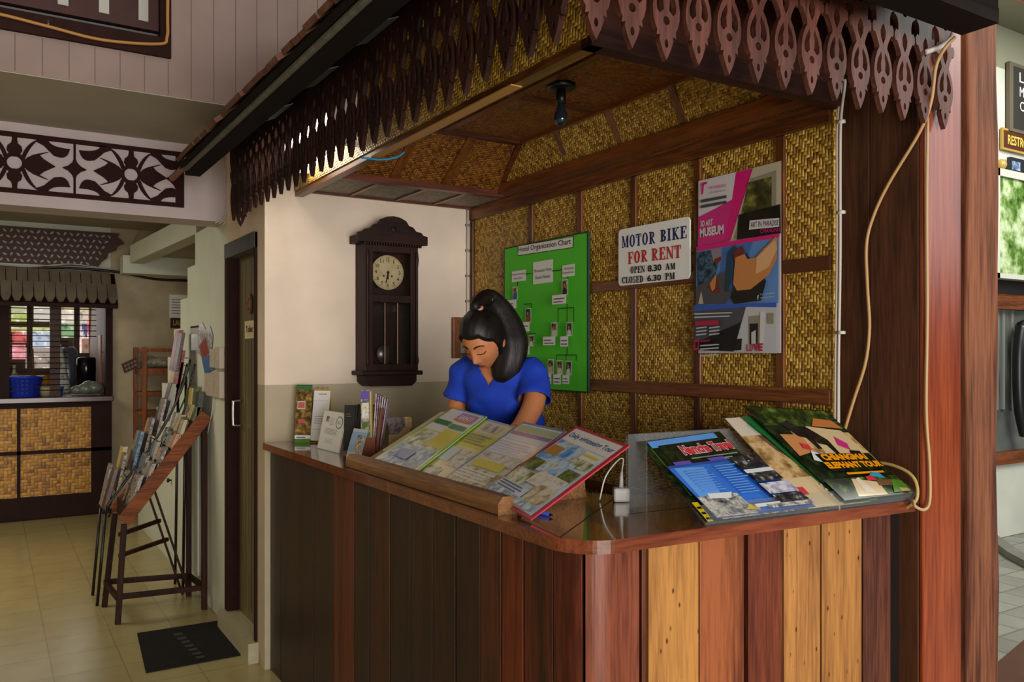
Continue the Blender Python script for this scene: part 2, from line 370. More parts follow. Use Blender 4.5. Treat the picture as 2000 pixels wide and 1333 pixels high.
# floor: glossy cream tiles with grout lines (procedural grid)
def tiles(name, c, g, s, rough, off=(0, 0), var=.08, gw=.012):
    m = bpy.data.materials.new(name); m.use_nodes = True; nt = m.node_tree; b = nt.nodes['Principled BSDF']; N = nt.nodes.new; L = nt.links.new
    tc = N('ShaderNodeTexCoord'); mp = N('ShaderNodeMapping'); mp.inputs['Location'].default_value = (off[0], off[1], 0); L(tc.outputs['UV'], mp.inputs[0])
    br = N('ShaderNodeTexBrick'); br.offset = 0; br.inputs['Scale'].default_value = 1; br.inputs['Brick Width'].default_value = s; br.inputs['Row Height'].default_value = s
    br.inputs['Mortar Size'].default_value = gw*s; br.inputs['Color1'].default_value = lin(c); br.inputs['Color2'].default_value = tuple(x*(1-var) for x in lin(c)[:3])+(1,); br.inputs['Mortar'].default_value = lin(g)
    L(mp.outputs[0], br.inputs['Vector'])
    n = N('ShaderNodeTexNoise'); n.inputs['Scale'].default_value = 7; n.inputs['Detail'].default_value = 5; L(tc.outputs['UV'], n.inputs['Vector'])
    r = N('ShaderNodeMapRange'); r.inputs[3].default_value = .8; r.inputs[4].default_value = 1.15; L(n.outputs['Fac'], r.inputs[0])
    mx = N('ShaderNodeMix'); mx.data_type = 'RGBA'; mx.blend_type = 'MULTIPLY'; mx.inputs[0].default_value = 1; L(br.outputs['Color'], mx.inputs[6]); L(r.outputs[0], mx.inputs[7]); L(mx.outputs[2], b.inputs['Base Color'])
    b.inputs['Roughness'].default_value = rough
    bp = N('ShaderNodeBump'); bp.inputs['Strength'].default_value = .25; bp.inputs['Distance'].default_value = .004
    ad = N('ShaderNodeMath'); ad.operation = 'MULTIPLY_ADD'; ad.inputs[1].default_value = .35; L(n.outputs['Fac'], ad.inputs[0])
    iv = N('ShaderNodeMath'); iv.operation = 'SUBTRACT'; iv.inputs[0].default_value = 1; L(br.outputs['Fac'], iv.inputs[1]); L(iv.outputs[0], ad.inputs[2]); L(ad.outputs[0], bp.inputs['Height']); L(bp.outputs[0], b.inputs['Normal'])
    return m
M_tile = tiles('cream_floor_tile', '#a89a6c', '#8f8460', .305, .24, (.05, .1))
M_pave = tiles('stone_paving', '#8c8a80', '#66645a', .22, .8, var=.25, gw=.03)
mb = MB(); mb.box((-3.2, -5.5, -.1), (2.72, 9.2, 0), M_tile); struct(mb.build('floor'))
mb = MB(); mb.box((2.72, -5.5, -.1), (9.5, 9.2, -.005), M_pave); struct(mb.build('ground'))
mb = MB(); mb.box((1.60, 1.96, 0), (2.262, 4.03, .14), wood('platform_boards', '#3a2416', '#5b3a22', 'y', .6)); struct(mb.build('floor_platform'))

# clock wall (two-tone paint)
mb = MB(); mb.box((XD, YW, 0), (2.40, YW+.13, 1.375), M_grey_paint); mb.box((XD, YW, 1.375), (2.40, YW+.13, 2.66), M_cream); struct(mb.build('wall_back', base=(XD, YW, 0)))
# door wall: pieces round the doorway
YA, YB, DH = 4.17, 4.80, 2.13
mb = MB(); mb.box((XD, YB, 0), (XD+.12, 5.40, 2.30), M_white); mb.box((XD, YA, DH), (XD+.12, YB, 2.66), M_cream); mb.box((XD, YB, 2.30), (XD+.12, 4.83, 2.66), M_cream)
# stepped outline of the staircase side
y, z = 5.40, 2.30
while z > .25:
    mb.box((XD, y, 0), (XD+.12, y+.245, z), M_white); y += .245; z -= .2
struct(mb.build('wall_left', base=(XD, YB, 0)))
mb = MB(); y, z = 5.40, 2.30
while z > .25:
    mb.box((XD+.12, y, z-.2), (2.1, y+.27, z-.14), M_beige); y += .245; z -= .2
struct(mb.build('trim_1'))
# door_1: frame, leaf, handle
dr = thing('door_1', 'brown panelled door under the roof eave, beside the clock wall', 'door', (XD, YA, 0)); dr['kind'] = 'structure'
mb = MB(); mb.box((XD-.012, YB-.06, 0), (XD+.09, YB, DH), M_dark); mb.box((XD-.012, YA, 0), (XD+.06, YA+.022, DH), M_dark); mb.box((XD+.05, YA+.022, DH-.06), (XD+.09, YB-.06, DH), M_dark)
mb.build('door_frame', dr)
mb = MB(); mb.box((XD-.014, YA, DH-.075), (XD+.05, YB, DH+.005), mat('grey_worn_lintel', '#53575a', .7, noise=.25, nscale=18)); mb.build('lintel', dr)
mb = MB(); mb.box((XD+.055, YA+.022, .10), (XD+.085, YB-.06, DH-.06), M_door)
for k in range(4): mb.box((XD+.053, YA+.07+k*.12, .15), (XD+.055, YA+.074+k*.12, DH-.1), mat('door_groove', '#453d28', .7))
leaf = mb.build('door_leaf', dr)
mb = MB(); hz = 1.20
mb.tube(spline([(XD+.05, YB-.125, hz-.07), (XD+.01, YB-.125, hz-.066), (XD+.005, YB-.125, hz-.05), (XD+.005, YB-.125, hz+.05), (XD+.01, YB-.125, hz+.066), (XD+.05, YB-.125, hz+.07)], 4), .008, mat('chrome', '#c9ccd0', .2, .5, 1), 10)
mb.build('door_handle', leaf, True)
mb = MB(); mb.box((XD-.05, YA-.02, 0), (XD+.12, YB+.0, .10), mat('tiled_kerb', '#a89f82', .45, noise=.1)); struct(mb.build('trim_2'))
# carved ornament and plate on the door
mk = MB(); c = PX(489, 594, XD+.045)
mk.ball(c, (.012, .022, .055), wood('carved_wood', '#3d2412', '#8a5a2c', 'z', .5), 14, 10); mk.ball(c+Vector((-.008, 0, .012)), (.010, .008, .018), MATS['carved_wood']); mk.ball(c+Vector((-.008, .008, .025)), .006, MATS['carved_wood']); mk.ball(c+Vector((-.008, -.008, .025)), .006, MATS['carved_wood']); mk.ball(c+Vector((-.009, 0, -.025)), (.006, .012, .006), MATS['carved_wood'])
tag(mk.build('carved_mask', None, True, base=c), 'small carved wooden mask hung high on the brown door', 'ornament')
pl = Plane(PX(478, 662, XD+.05), (0, -1, 0), (0, 0, 1)); pr = Print(pl, .0006); a = pl.ab(pl.hit(496, 626))
pr.slab(0, 0, a[0], a[1], .014, mat('plate_cream', '#d6cba6', .6)); M_ink = mat('black_ink', '#15120f', .6)
pr.rect(a[0]*.1, a[1]*.1, a[0]*.9, a[1]*.9, mat('plate_inner', '#cfc193', .6)); pr.trect('Toilet', a[0]*.14, a[1]*.34, a[0]*.88, a[1]*.72, M_ink, .03)
tag(pr.mb.build('door_sign', base=pl.p), 'small cream Toilet plate on the brown door below the mask', 'sign')
# upper wall with vertical boards
M_up = M_pink
mb = MB(); UY = 3.97
wl, wt, wbt = PY(0, 80, UY), PY(333, 0, UY), PY(333, 116, UY)
wx1 = PY(333, 60, UY).x; wz0 = PY(333, 116, UY).z
mb.box((-3.2, UY, 2.68), (wx1, UY+.12, wz0), M_pink); mb.box((wx1, UY, 2.68), (2.4, UY+.12, 4.7), M_pink); mb.box((-3.2, UY, 4.0), (wx1, UY+.12, 4.7), M_pink)
up = mb.build('wall_upper', base=(0, UY, 2.68)); struct(up)
mb = MB(); x = -.6
while x < 2.3:
    z0, z1 = 2.685, 4.6
    if x < wx1+.01: z1 = wz0-.005
    mb.box((x, UY-.0012, z0), (x+.0035, UY, z1), M_groove); x += .098
mb.build('board_groove', up)
# upper window: dark frame, louvred shutter, glass strip
wn = thing('window_1', 'dark wooden upper window at top left of the picture', 'window', (wx1, UY, wz0)); wn['kind'] = 'structure'
M_mar = mat('maroon_wood', '#3a1712', .5, .4, noise=.2, nscale=14)
mb = MB(); mb.box((-1.2, UY-.02, wz0), (wx1, UY+.1, wz0+.085), M_dark); mb.box((wx1-.045, UY-.02, wz0+.085), (wx1, UY+.1, 4.0), M_dark); mb.build('window_frame', wn)
mb = MB(); mb.box((-1.2, UY+.05, wz0+.085), (wx1-.045, UY+.06, wz0+.118), mat('grey_glass', '#565c62', .15, .6)); mb.build('pane', wn)
mb = MB(); mb.box((-1.2, UY+.03, wz0+.125), (wx1-.045, UY+.07, 4.0), M_mar)
for px, vb in ((122, 10), (202, 26), (279, 41)): q = PY(px, vb, UY+.03); mb.box((q.x-.018, UY+.026, q.z), (q.x+.022, UY+.03, 4.0), mat('shutter_slot_paint', '#a9a7a0', .6))
mb.build('shutter', wn)
mb = MB(); mb.tube(spline([PY(-60, 20, UY-.03), PY(0, 28, UY-.03), PY(95, 52, UY-.03), PY(200, 78, UY-.03), PY(310, 86, UY-.03), PY(326, 72, UY-.03), PY(327, 30, UY-.03), PY(328, -60, UY-.03)], 6), .007, mat('tan_cable', '#a8763c', .5), 8)
mb.box(PY(94, 46, UY-.02)-Vector((.004, 0, .018)), PY(94, 46, UY-.02)+Vector((.004, .02, .018)), mat('steel_clip', '#8c8a86', .4, metal=.8))
tag(mb.build('cable', None, True, base=PY(310, 86, UY)), 'tan cable clipped along the sill of the dark upper window', 'cable')
# soffit, beam, lobby ceiling
mb = MB(); mb.box((-3.2, UY+.003, 2.676), (2.4, 4.83, 2.74), M_soffit); struct(mb.build('ceiling_soffit'))
mb = MB(); mb.box((-3.2, 4.82, 2.265), (XD+.0, 5.05, 2.74), M_beamp); struct(mb.build('beam', base=(0, 4.82, 2.265)))
mb = MB(); mb.box((-3.2, 5.05, 2.74), (2.4, 9.0, 2.80), M_soffit); struct(mb.build('ceiling_lobby'))
mb = MB(); mb.box((-3.3, -5.5, 0), (-3.2, 9.2, 4.7), M_beige); struct(mb.build('wall_lobby'))
mb = MB(); mb.box((-3.2, -5.5, 4.7), (2.8, UY+.2, 4.8), M_soffit); struct(mb.build('ceiling'))
# far wall with kitchen hatch
YK = 8.9
kx1 = PY(216, 700, YK).x; kz0 = 1.10; kz1 = PY(100, 588, YK).z; kx0 = -1.3
mb = MB(); mb.box((kx1, YK, 0), (2.4, YK+.12, 2.74), M_beige); mb.box((-3.2, YK, kz1), (kx1, YK+.12, 2.74), M_white); mb.box((-3.2, YK, 0), (kx1, YK+.12, .99), M_beige); mb.box((-3.2, YK, .99), (kx0-.15, YK+.12, kz1), M_beige)
struct(mb.build('wall_far', base=(kx1, YK, 0)))
# cross beam and sloped beam at the stair head
mb = MB(); P0, P1 = PY(240, 500, 8.3), PY(400, 500, 8.3)
mb.box((P0.x, 8.3, PY(300, 536, 8.3).z), (1.9, 8.5, PY(300, 502, 8.3).z), M_white); struct(mb.build('trim_3'))
mb = MB(); a = PY(268, 498, 8.25); b = PY(400, 436, 6.2); mb.bar(a, b, .12, .16, M_white, up=(0, 0, 1)); struct(mb.build('trim_4'))
mb = MB(); mb.box((2.3, 5.0, 0), (2.4, 9.0, 2.74), M_beige); struct(mb.build('wall_stairwell'))

# ================================================================== KIOSK SHELL
M_rail = wood('rail_wood_y', '#4d2a12', '#8a4e24', 'y', .32, .5, 1, 2, .1)
M_railz = wood('rail_wood_z', '#472510', '#7d4620', 'z', .32, .5, 1, 4, .1)
M_railx = wood('rail_wood_x', '#3a1c10', '#6e3520', 'x', .4, .45, 1, 6, .1)
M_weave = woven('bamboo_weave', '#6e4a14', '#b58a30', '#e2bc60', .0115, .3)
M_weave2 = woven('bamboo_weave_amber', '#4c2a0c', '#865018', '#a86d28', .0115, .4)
M_weave3 = woven('grey_bamboo_weave', '#6b6052', '#8a7f70', '#a09484', .011, .6, .4)
mb = MB(); mb.box((XW, 1.70, 0), (XW+.03, YW, 2.70), M_weave); wr = struct(mb.build('wall_right', base=(XW, 1.7, 0)))
ST = [PX(x, 600, XW).y for x in (1040, 1136, 1241, 1366, 1528)]
stiles = [(YW-.035, YW)]+[(y-.017, y+.017) for y in ST]
for y0, y1 in stiles:
    mb = MB(); mb.box((XW-.014, y0, .0), (XW, y1, 2.26), M_railz); mb.build('stile', wr, bevel=.003)
for z0, z1, ya in ((2.262, 2.332, 1.70), (1.365, 1.415, 1.70), (.93, .975, 1.70), (.48, .525, 1.70), (.0, .08, 1.70)):
    mb = MB(); mb.box((XW-.018, ya, z0), (XW-.0001, YW, z1), M_rail); mb.build('rail', wr, bevel=.003)
mb = MB(); mb.box((XW-.016, 1.70, 1.795), (XW-.0002, YW-.035, 1.84), M_rail); mb.build('rail', wr, bevel=.003)
# cove + ceiling tray
CZ, CB = 2.53, 2.335
mb = MB()
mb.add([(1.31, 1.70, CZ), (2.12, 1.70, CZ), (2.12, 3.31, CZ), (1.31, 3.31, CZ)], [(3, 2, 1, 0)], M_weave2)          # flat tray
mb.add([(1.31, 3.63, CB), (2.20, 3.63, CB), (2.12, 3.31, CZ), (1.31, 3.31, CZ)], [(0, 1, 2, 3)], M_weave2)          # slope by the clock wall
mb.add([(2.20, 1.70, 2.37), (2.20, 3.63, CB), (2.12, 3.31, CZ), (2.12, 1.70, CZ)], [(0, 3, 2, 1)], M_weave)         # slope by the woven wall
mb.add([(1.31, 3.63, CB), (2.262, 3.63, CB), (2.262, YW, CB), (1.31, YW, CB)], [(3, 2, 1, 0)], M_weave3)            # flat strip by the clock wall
ck = struct(mb.build('ceiling_kiosk', base=(1.7, 2.5, CZ)))
def cr(a, b, w, h, m, nm='batten', up=(0, 0, 1)):
    q = MB(); q.bar(a, b, w, h, m, up); return q.build(nm, ck)
cr((2.205, 1.72, 2.354), (2.205, 3.66, 2.354), .075, .045, M_rail)
cr((1.31, 3.62, CB+.0), (2.20, 3.62, CB+.0), .05, .03, M_railx)
cr((1.31, 3.315, CZ-.006), (2.13, 3.315, CZ-.006), .04, .022, M_railx)
cr((2.125, 1.72, CZ-.006), (2.125, 3.32, CZ-.006), .035, .022, M_rail)
cr((2.20, 3.63, CB+.01), (2.125, 3.31, CZ-.01), .045, .02, M_railx)
for X in (1.60, 1.87): cr((X, 3.61, CB+.008), (X, 3.32, CZ-.012), .045, .012, M_rail)
for Y in ST[1:]: cr((2.198, Y, 2.376), (2.122, Y, CZ-.012), .03, .012, M_railz, up=(-1, 0, .4))
for Y in (2.15, 2.72): cr((1.31, Y, CZ-.005), (2.12, Y, CZ-.005), .035, .012, M_railx)
cr((1.72, 1.70, CZ-.006), (1.72, 3.31, CZ-.006), .035, .012, M_rail)
for X in (1.55, 1.80, 2.02): cr((X, 3.65, CB-.004), (X, 4.03, CB-.004), .018, .01, M_rail)
cr((1.31, YW-.012, CB-.006), (2.25, YW-.012, CB-.006), .02, .012, M_railx)
# inner beams (left and front) with woven soffit between them and the fretwork
bm1 = MB(); bm1.box((1.272, 1.66, 2.30), (1.312, YW, 2.62), M_rail); bm1.box((1.266, 1.66, 2.325), (1.272, YW, 2.60), M_weave); struct(bm1.build('trim_5'))
bm2 = MB(); bm2.box((1.272, 1.655, 2.30), (2.262, 1.70, 2.62), wood('beam_wood_dark', '#220f09', '#3e1c12', 'x', .6, .25, 1, 66, .1)); struct(bm2.build('trim_6'))
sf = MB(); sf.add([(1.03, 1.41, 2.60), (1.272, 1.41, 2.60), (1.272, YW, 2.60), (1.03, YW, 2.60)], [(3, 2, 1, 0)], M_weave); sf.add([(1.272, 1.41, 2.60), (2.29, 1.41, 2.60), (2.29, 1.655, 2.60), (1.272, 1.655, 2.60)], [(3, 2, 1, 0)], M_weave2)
struct(sf.build('ceiling_eave', base=(1.15, 2.5, 2.6)))
# pale strip: lamplight on the beam's lower edge put into its colour
q = MB(); q.box((1.262, 2.02, 2.296), (1.30, 3.05, 2.30), mat('lit_beam_edge', '#b88a50', .6)); struct(q.build('trim_7'))

# ================================================================== ROOF
M_tileroof = mat('clay_roof_tile', '#6b4a3c', .85, .2, noise=.35, nscale=14, bump=.4, bscale=50)
M_under = mat('shade_dark_wood', '#1a1210', .9, .15, noise=.2, nscale=10)  # near-black, with the shade under the eaves put into the colour
EX, EY, EZ, SL = .79, 1.18, 2.40, .78
rf = thing('canopy_roof', 'small tiled hip roof over the reception counter', 'roof', (1.5, 2.6, EZ)); rf['kind'] = 'structure'
def rz(d): return EZ+.03+d*SL
th = Vector((0, 0, .03))
mb = MB()
mb.prism([(EX, EY, rz(0)), (EX, 4.36, rz(0)), (1.14, 4.36, rz(.35)), (1.14, 3.96, rz(.35)), (1.65, 3.96, rz(.86)), (1.65, EY+.86, rz(.86))], th, M_under)
mb.prism([(EX, EY, rz(0)), (1.65, EY+.86, rz(.86)), (2.25, EY+.86, rz(.86)), (2.25, EY, rz(0))], th, M_under)
mb.build('roof_deck', rf)
mb = MB(); mb.box((EX, EY, EZ), (2.254, EY+.10, EZ+.04), M_under); mb.box((EX+.03, EY, EZ+.012), (EX+.10, 4.36, EZ+.035), M_under); mb.build('eave_board', rf)
mb = MB(); mb.box((EX+.012, EY, EZ+.022), (EX+.03, 4.30, EZ+.036), mat('pale_fascia_strip', '#6f6c64', .7, noise=.3, nscale=30)); mb.build('fascia_strip', rf)
rng = random.Random(3)
for k in range(27):                     # eave course on the left slope, each tile its own part
    y0 = EY+.02+k*.118; j = rng.uniform(-.018, .018); t = rng.uniform(-.004, .006)
    mb = MB(); d = Vector((1, 0, SL)).normalized(); n = Vector((-SL, 0, 1)).normalized()
    c = Vector((EX+.05+j, y0+.057, rz(.05+j)+.052+t)); mb.obox(c, (0, 1, 0), d, n, .0565, .085, .009, M_tileroof); mb.build('eave_tile', rf)
for k in range(12):
    x0 = EX+.06+k*.125; mb = MB(); d = Vector((0, 1, SL)).normalized(); n = Vector((0, -SL, 1)).normalized()
    mb.obox((x0+.06, EY+.05+rng.uniform(-.01, .01), rz(.05)+.052), (1, 0, 0), d, n, .06, .085, .009, M_tileroof); mb.build('eave_tile', rf)
mb = MB()                               # courses further up
for r_ in range(1, 7):
    for k in range(27):
        y0 = EY+.02+k*.118+.05*(r_ % 2); dd = .05+r_*.115
        if y0+.06 < EY+dd or (dd > .3 and y0 > 3.84): continue
        mb.obox((EX+dd, y0+.057, rz(dd)+.055), (0, 1, 0), Vector((1, 0, SL)).normalized(), Vector((-SL, 0, 1)).normalized(), .0565, .085, .009, M_tileroof)
    for k in range(12):
        x0 = EX+.06+k*.125; dd = .05+r_*.115
        if x0 < EX+dd: continue
        mb.obox((x0, EY+dd, rz(dd)+.055), (1, 0, 0), Vector((0, 1, SL)).normalized(), Vector((0, -SL, 1)).normalized(), .058, .085, .009, M_tileroof)
o = mb.build('tile_courses', rf); o['kind'] = 'stuff'
mb = MB(); a = PX(338, 348, .775); mb.tube([(EX-.02, a.y, EZ+.0), (EX+.02, 4.30, EZ+.045), (EX+.36, 4.30, EZ+.33)], .016, M_tileroof, 8); mb.build('rafter_end', rf)
# loose tin sheets under the eave
M_tin = mat('dull_tin', '#6e7878', .45, .5, .5, noise=.2, nscale=12)
for u0, v0, u1, v1 in ((470, 262, 530, 268), (540, 208, 600, 218), (632, 120, 700, 128)):
    a = PX(u0, v0, .86); b = PX(u1, v1, 1.0)
    mb = MB(); mb.prism([(.84, a.y+.0, EZ+.03), (.84, a.y-.24, EZ+.03), (1.0, a.y-.24, EZ+.10), (1.0, a.y, EZ+.10)], (0, 0, .003), M_tin); mb.build('tin_sheet', rf)

# fretwork valance teeth
def tooth():
    def mir(P): return P+[(-x, y) for x, y in reversed(P)]
    R = [(0, 0), (.012, .022), (.021, .045), (.019, .055), (.029, .052), (.027, .066), (.033, .074), (.039, .095), (.040, .115), (.036, .14), (.027, .162), (.017, .177), (.022, .192), (.030, .206), (.036, .216), (.042, .214), (.0462, .222), (.0465, .236), (.040, .246), (.031, .243), (.030, .252), (.030, .262), (.034, .277), (.044, .286), (.0488, .287), (.0488, .42)]
    L_ = [(-x, y) for x, y in reversed(R[1:])]
    outer = R+L_
    holes = [circ(0, .037, .0055, 10, .010), circ(0, .088, .0098, 14), circ(0, .295, .0095, 12)]
    al = [(.008, .112), (.020, .102), (.028, .110), (.029, .125), (.022, .146), (.009, .165), (.006, .15), (.010, .135)]
    holes += [al, [(-x, y) for x, y in reversed(al)]]
    holes += [[(0, .186), (.010, .205), (.012, .222), (.006, .236), (0, .243), (-.006, .236), (-.012, .222), (-.010, .205)]]
    return cutout(outer, holes, .014)
TV, TF = tooth()
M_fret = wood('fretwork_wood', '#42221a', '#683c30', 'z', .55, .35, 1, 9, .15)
M_fret_shade = wood('fretwork_wood_shaded', '#1e0f0b', '#341a12', 'z', .7, .15, 1, 11, .15)  # darker copy of the front boards, shade on the left row put into the colour
fr = thing('fretwork_valance', 'front row of cut-out fretwork boards hanging above the counter', 'valance', (1.0, 1.395, 2.60))
PT = .0986
for k in range(14):
    mb = MB(); x = 1.078+k*PT; dz = rng.uniform(-.004, .004)
    mb.add([(x+p.x, 1.395-p.z, 2.185+p.y+dz) for p in TV], TF, M_fret); mb.build('fretwork_board', fr)
fl = thing('fretwork_valance', 'long left row of shaded fretwork boards receding to the door', 'valance', (1.02, 4.2, 2.60))
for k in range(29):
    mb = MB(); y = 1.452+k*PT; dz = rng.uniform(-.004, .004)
    mb.add([(1.02+p.z, y-p.x, 2.185+p.y+dz) for p in TV], TF, M_fret_shade); mb.build('fretwork_board', fl)
mb = MB(); mb.add([(1.075+p.x, 4.30-p.z, 2.17+p.y) for p in TV], TF, M_fret_shade); mb.build('fretwork_board', fl)
mb = MB(); mb.box((1.012, 1.41, 2.56), (1.035, 4.3, 2.60), M_fret_shade); mb.build('hanging_rail', fl)
mb = MB(); mb.box((1.05, 1.403, 2.56), (2.296, 1.411, 2.60), M_fret); mb.build('hanging_rail', fr)

# lamps: opal fitting behind the left fretwork, bulb in the tray
lf = thing('ceiling_lamp', 'bright white opal lamp glowing behind the left fretwork', 'lamp', (1.2, 3.6, 2.59))
M_opal = mat('lit_opal', (1.0, .93, .80), .4, emit=7)
mb = MB(); mb.box((1.165, 3.23, 2.385), (1.255, 3.80, 2.515), M_opal); mb.build('diffuser', lf, bevel=.02)
mb = MB(); mb.box((1.15, 3.20, 2.517), (1.264, 3.83, 2.598), mat('lamp_white', '#dcdcd8', .5)); mb.build('housing', lf)
for y in (3.20, 3.805): mb = MB(); mb.box((1.15, y, 2.37), (1.264, y+.025, 2.516), MATS['lamp_white']); mb.build('end_cap', lf)
bl = thing('light_bulb', 'unlit bulb in a black holder under the woven ceiling', 'light bulb', (1.80, 2.53, CZ))
M_blk = mat('black_plastic', '#0c0d0f', .35, .5)
mb = MB(); mb.lathe((1.80, 2.53, CZ-.022), [(.055, .022), (.055, .008), (.045, .0), (.0, 0)], M_blk); mb.build('ceiling_rose', bl, True)
mb = MB(); mb.lathe((1.80, 2.53, CZ-.075), [(.017, .055), (.019, .03), (.019, .0), (.0, 0)], M_blk); mb.build('lamp_holder', bl, True)
mb = MB(); mb.lathe((1.80, 2.53, CZ-.155), [(.012, .085), (.014, .07), (.024, .045), (.027, .028), (.022, .010), (.01, .001), (0, 0)], mat('bulb_glass', '#1c2a38', .08, .8)); mb.build('bulb', bl, True)

# ================================================================== POSTS
wp = thing('wooden_post', 'red-brown painted post carrying the roof beside the counter', 'post', (2.40, 1.55, 0))
M_pd = wood('dark_plank', '#2c180e', '#54311e', 'z', .6, .3, 1, 5, .3)
M_pr = wood('varnished_red_post', '#702c14', '#9c4a26', 'z', .28, .5, .6, 8, .08)
x2 = 2.30
ymid = PX(1698, 700, XP).y
for ya, yb in ((1.418, ymid-.001), (ymid+.001, 1.70)):
    mb = MB(); mb.box((XP, ya+.016 if ya < 1.42 else ya, 0), (XP+.03, yb, 2.75), M_pd); mb.build('side_plank', wp, bevel=.003)
xr = PY(1878, 700, 1.418).x
mb = MB(); mb.box((XP+.001, 1.418, 0), (xr, 1.434, 2.75), M_pr); mb.build('front_board', wp, bevel=.005)
mb = MB(); mb.box((XP+.031, 1.435, 0), (xr-.02, 1.69, 2.75), M_pd); mb.build('core', wp)
rp = thing('wooden_post', 'weathered rough timber post at the right edge', 'post', (2.56, 1.47, 0))
M_rough = wood('weathered_timber', '#451f12', '#8c5538', 'z', .75, .3, .8, 12, .9, fine=.7)
mb = MB(); xa = PY(1890, 700, 1.412).x; xb = PY(1950, 700, 1.412).x
pts = []
for k in range(15):
    z = k*.2; pts.append([(xa+.004*math.sin(k*1.3), 1.412+.003*math.sin(k), z), (xb+.005*math.sin(k*1.9), 1.412+.003*math.cos(k), z), (xb+.004*math.sin(k*1.9), 1.58, z), (xa+.003*math.cos(k), 1.58, z)])
mb.loft(pts, M_rough); mb.build('post_shaft', rp, bevel=.006, fix=True)
mb = MB(); mb.box((xr+.0008, 1.45, 0), (xa-.0045, 1.56, 2.75), wood('gap_strip', '#3a140a', '#5a2412', 'z')); mb.build('filler_strip', rp)

# ================================================================== COUNTER
R0 = .123; CX_, CY_ = 1.24, 1.62
def outline(off):
    P = [(1.113+off-(.004 if off == 0 else 0), YW-.012), (1.117+off, 2.4), (1.117+off, CY_)]
    r = R0-off
    for k in range(1, 19): t = math.pi+math.pi/2*k/18; P.append((CX_+r*math.cos(t), CY_+r*math.sin(t)))
    P += [(1.30, 1.497+off), (1.8, 1.466+off), (XP-.002, 1.436+off)]
    return P
inner = [(XP-.002, 1.93), (XW-.02, 1.93), (1.70, 1.93), (1.60, 1.97), (1.56, 2.05), (1.55, 2.2), (1.55, YW-.012)]
M_top = wood('varnished_countertop', '#43200f', '#6b3a1c', 'y', .13, .5, .7, 15, .03, coat=.7)
M_topx = wood('varnished_nosing', '#5a2713', '#84432a', 'x', .2, .5, .8, 16, .05, coat=.4)
ct = thing('countertop', 'glossy varnished brown countertop with rounded corner', 'countertop', (1.33, 2.5, 1.065))
mb = MB(); pts = [(x, y, 1.068) for x, y in outline(0)]+[(x, y, 1.068) for x, y in inner]
mb.prism(pts, (0, 0, .032), M_top, M_topx); mb.build('slab', ct, bevel=.009, fix=True)
mb = MB(); mb.bar((1.128, 1.588, 1.1001), (1.60, 1.955, 1.1001), .003, .0012, mat('seam_dark', '#140a06', .8), up=(0, 0, 1))
mb.bar((1.32, 2.5, 1.1001), (1.32, 4.0, 1.1001), .002, .001, MATS['seam_dark'], up=(0, 0, 1)); mb.bar((1.44, 1.72, 1.1001), (2.28, 1.66, 1.1001), .002, .001, MATS['seam_dark'], up=(0, 0, 1)); mb.build('seam', ct)
cb = thing('counter_front', 'reception counter clad in vertical reclaimed planks', 'counter', (1.5, 1.9, 0))
# dense path of the cladding face
path = []; ol = outline(.036)
for (x0, y0), (x1, y1) in zip(ol, ol[1:]):
    n = max(1, int(math.hypot(x1-x0, y1-y0)/.004))
    path += [(x0+(x1-x0)*k/n, y0+(y1-y0)*k/n) for k in range(n)]
path.append(ol[-1])
def pxx(p):
    d = Vector((p[0], p[1], 0)); return 1000+CAMF*d.dot(RT)/d.dot(FW)
PXS = [pxx(p) for p in path]
planks = [(528, 549, '#170b07', '#2c1710', 0), (549, 612, '#1c0e08', '#341c12', 0), (612, 651, '#1e0f08', '#381d10', 0), (651, 692, '#3a180a', '#6a2c12', 0), (692, 722, '#1e0f08', '#38200f', 0),
          (722, 762, '#2a1209', '#562612', 0), (762, 800, '#190c08', '#34190f', 0), (800, 845, '#200f0a', '#3e2015', 0), (845, 890, '#241009', '#4a2413', 0), (890, 938, '#1c0d09', '#38190f', 0),
          (938, 980, '#2c120a', '#5e2a15', 0), (980, 1023, '#431808', '#7a3014', 0), (1023, 1080, '#2c120b', '#682a14', 0), (1080, 1138, '#3c160b', '#702c16', 0), (1138, 1252, '#4a1f12', '#84432c', 0), (1252, 1265, '#4a2014', '#703824', 0),
          (1265, 1366, '#7a4a20', '#b07a3c', 22), (1366, 1456, '#5e2c18', '#96532e', 0), (1462, 1530, '#4a1c10', '#7e3c24', 0), (1531, 1604, '#80502a', '#b27c40', 24), (1604, 1684, '#80502a', '#ae783c', 22), (1685, 1741, '#421f16', '#74422e', 0)]
for i, (a, b, dk, lt, kn) in enumerate(planks):
    ks = [k for k, x in enumerate(PXS) if a-1.5 <= x <= b+1.5 and not (x < a-.2 or x > b-.8)]
    seg = [path[k] for k in ks]
    if len(seg) < 2: continue
    step = max(1, len(seg)//22); seg = seg[::step]+([seg[-1]] if (len(seg)-1) % step else [])
    m = wood('plank_%d' % i, dk, lt, 'z', .42 if not kn else .5, .4, .9, 20+i*3, .35, kn)
    inn = []
    for k in range(len(seg)):
        p, q = seg[max(0, k-1)], seg[min(len(seg)-1, k+1)]; d = Vector((q[0]-p[0], q[1]-p[1])).normalized(); inn.append((seg[k][0]-d.y*.018, seg[k][1]+d.x*.018))
    j = rng.uniform(0, .0025)
    mb = MB(); mb.prism([(x, y, .002) for x, y in seg]+[(x, y, .002) for x, y in reversed(inn)], (0, 0, 1.064-j), m); mb.build('plank', cb, bevel=.001, fix=True)
mb = MB(); ol2 = outline(.058); ol3 = outline(.09)
for (p, q), (p2, q2) in zip(zip(ol2, ol2[1:]), zip(ol3, ol3[1:])): mb.prism([(*p, .01), (*q, .01), (*q2, .01), (*p2, .01)], (0, 0, 1.05), M_under)
mb.build('carcass', cb)
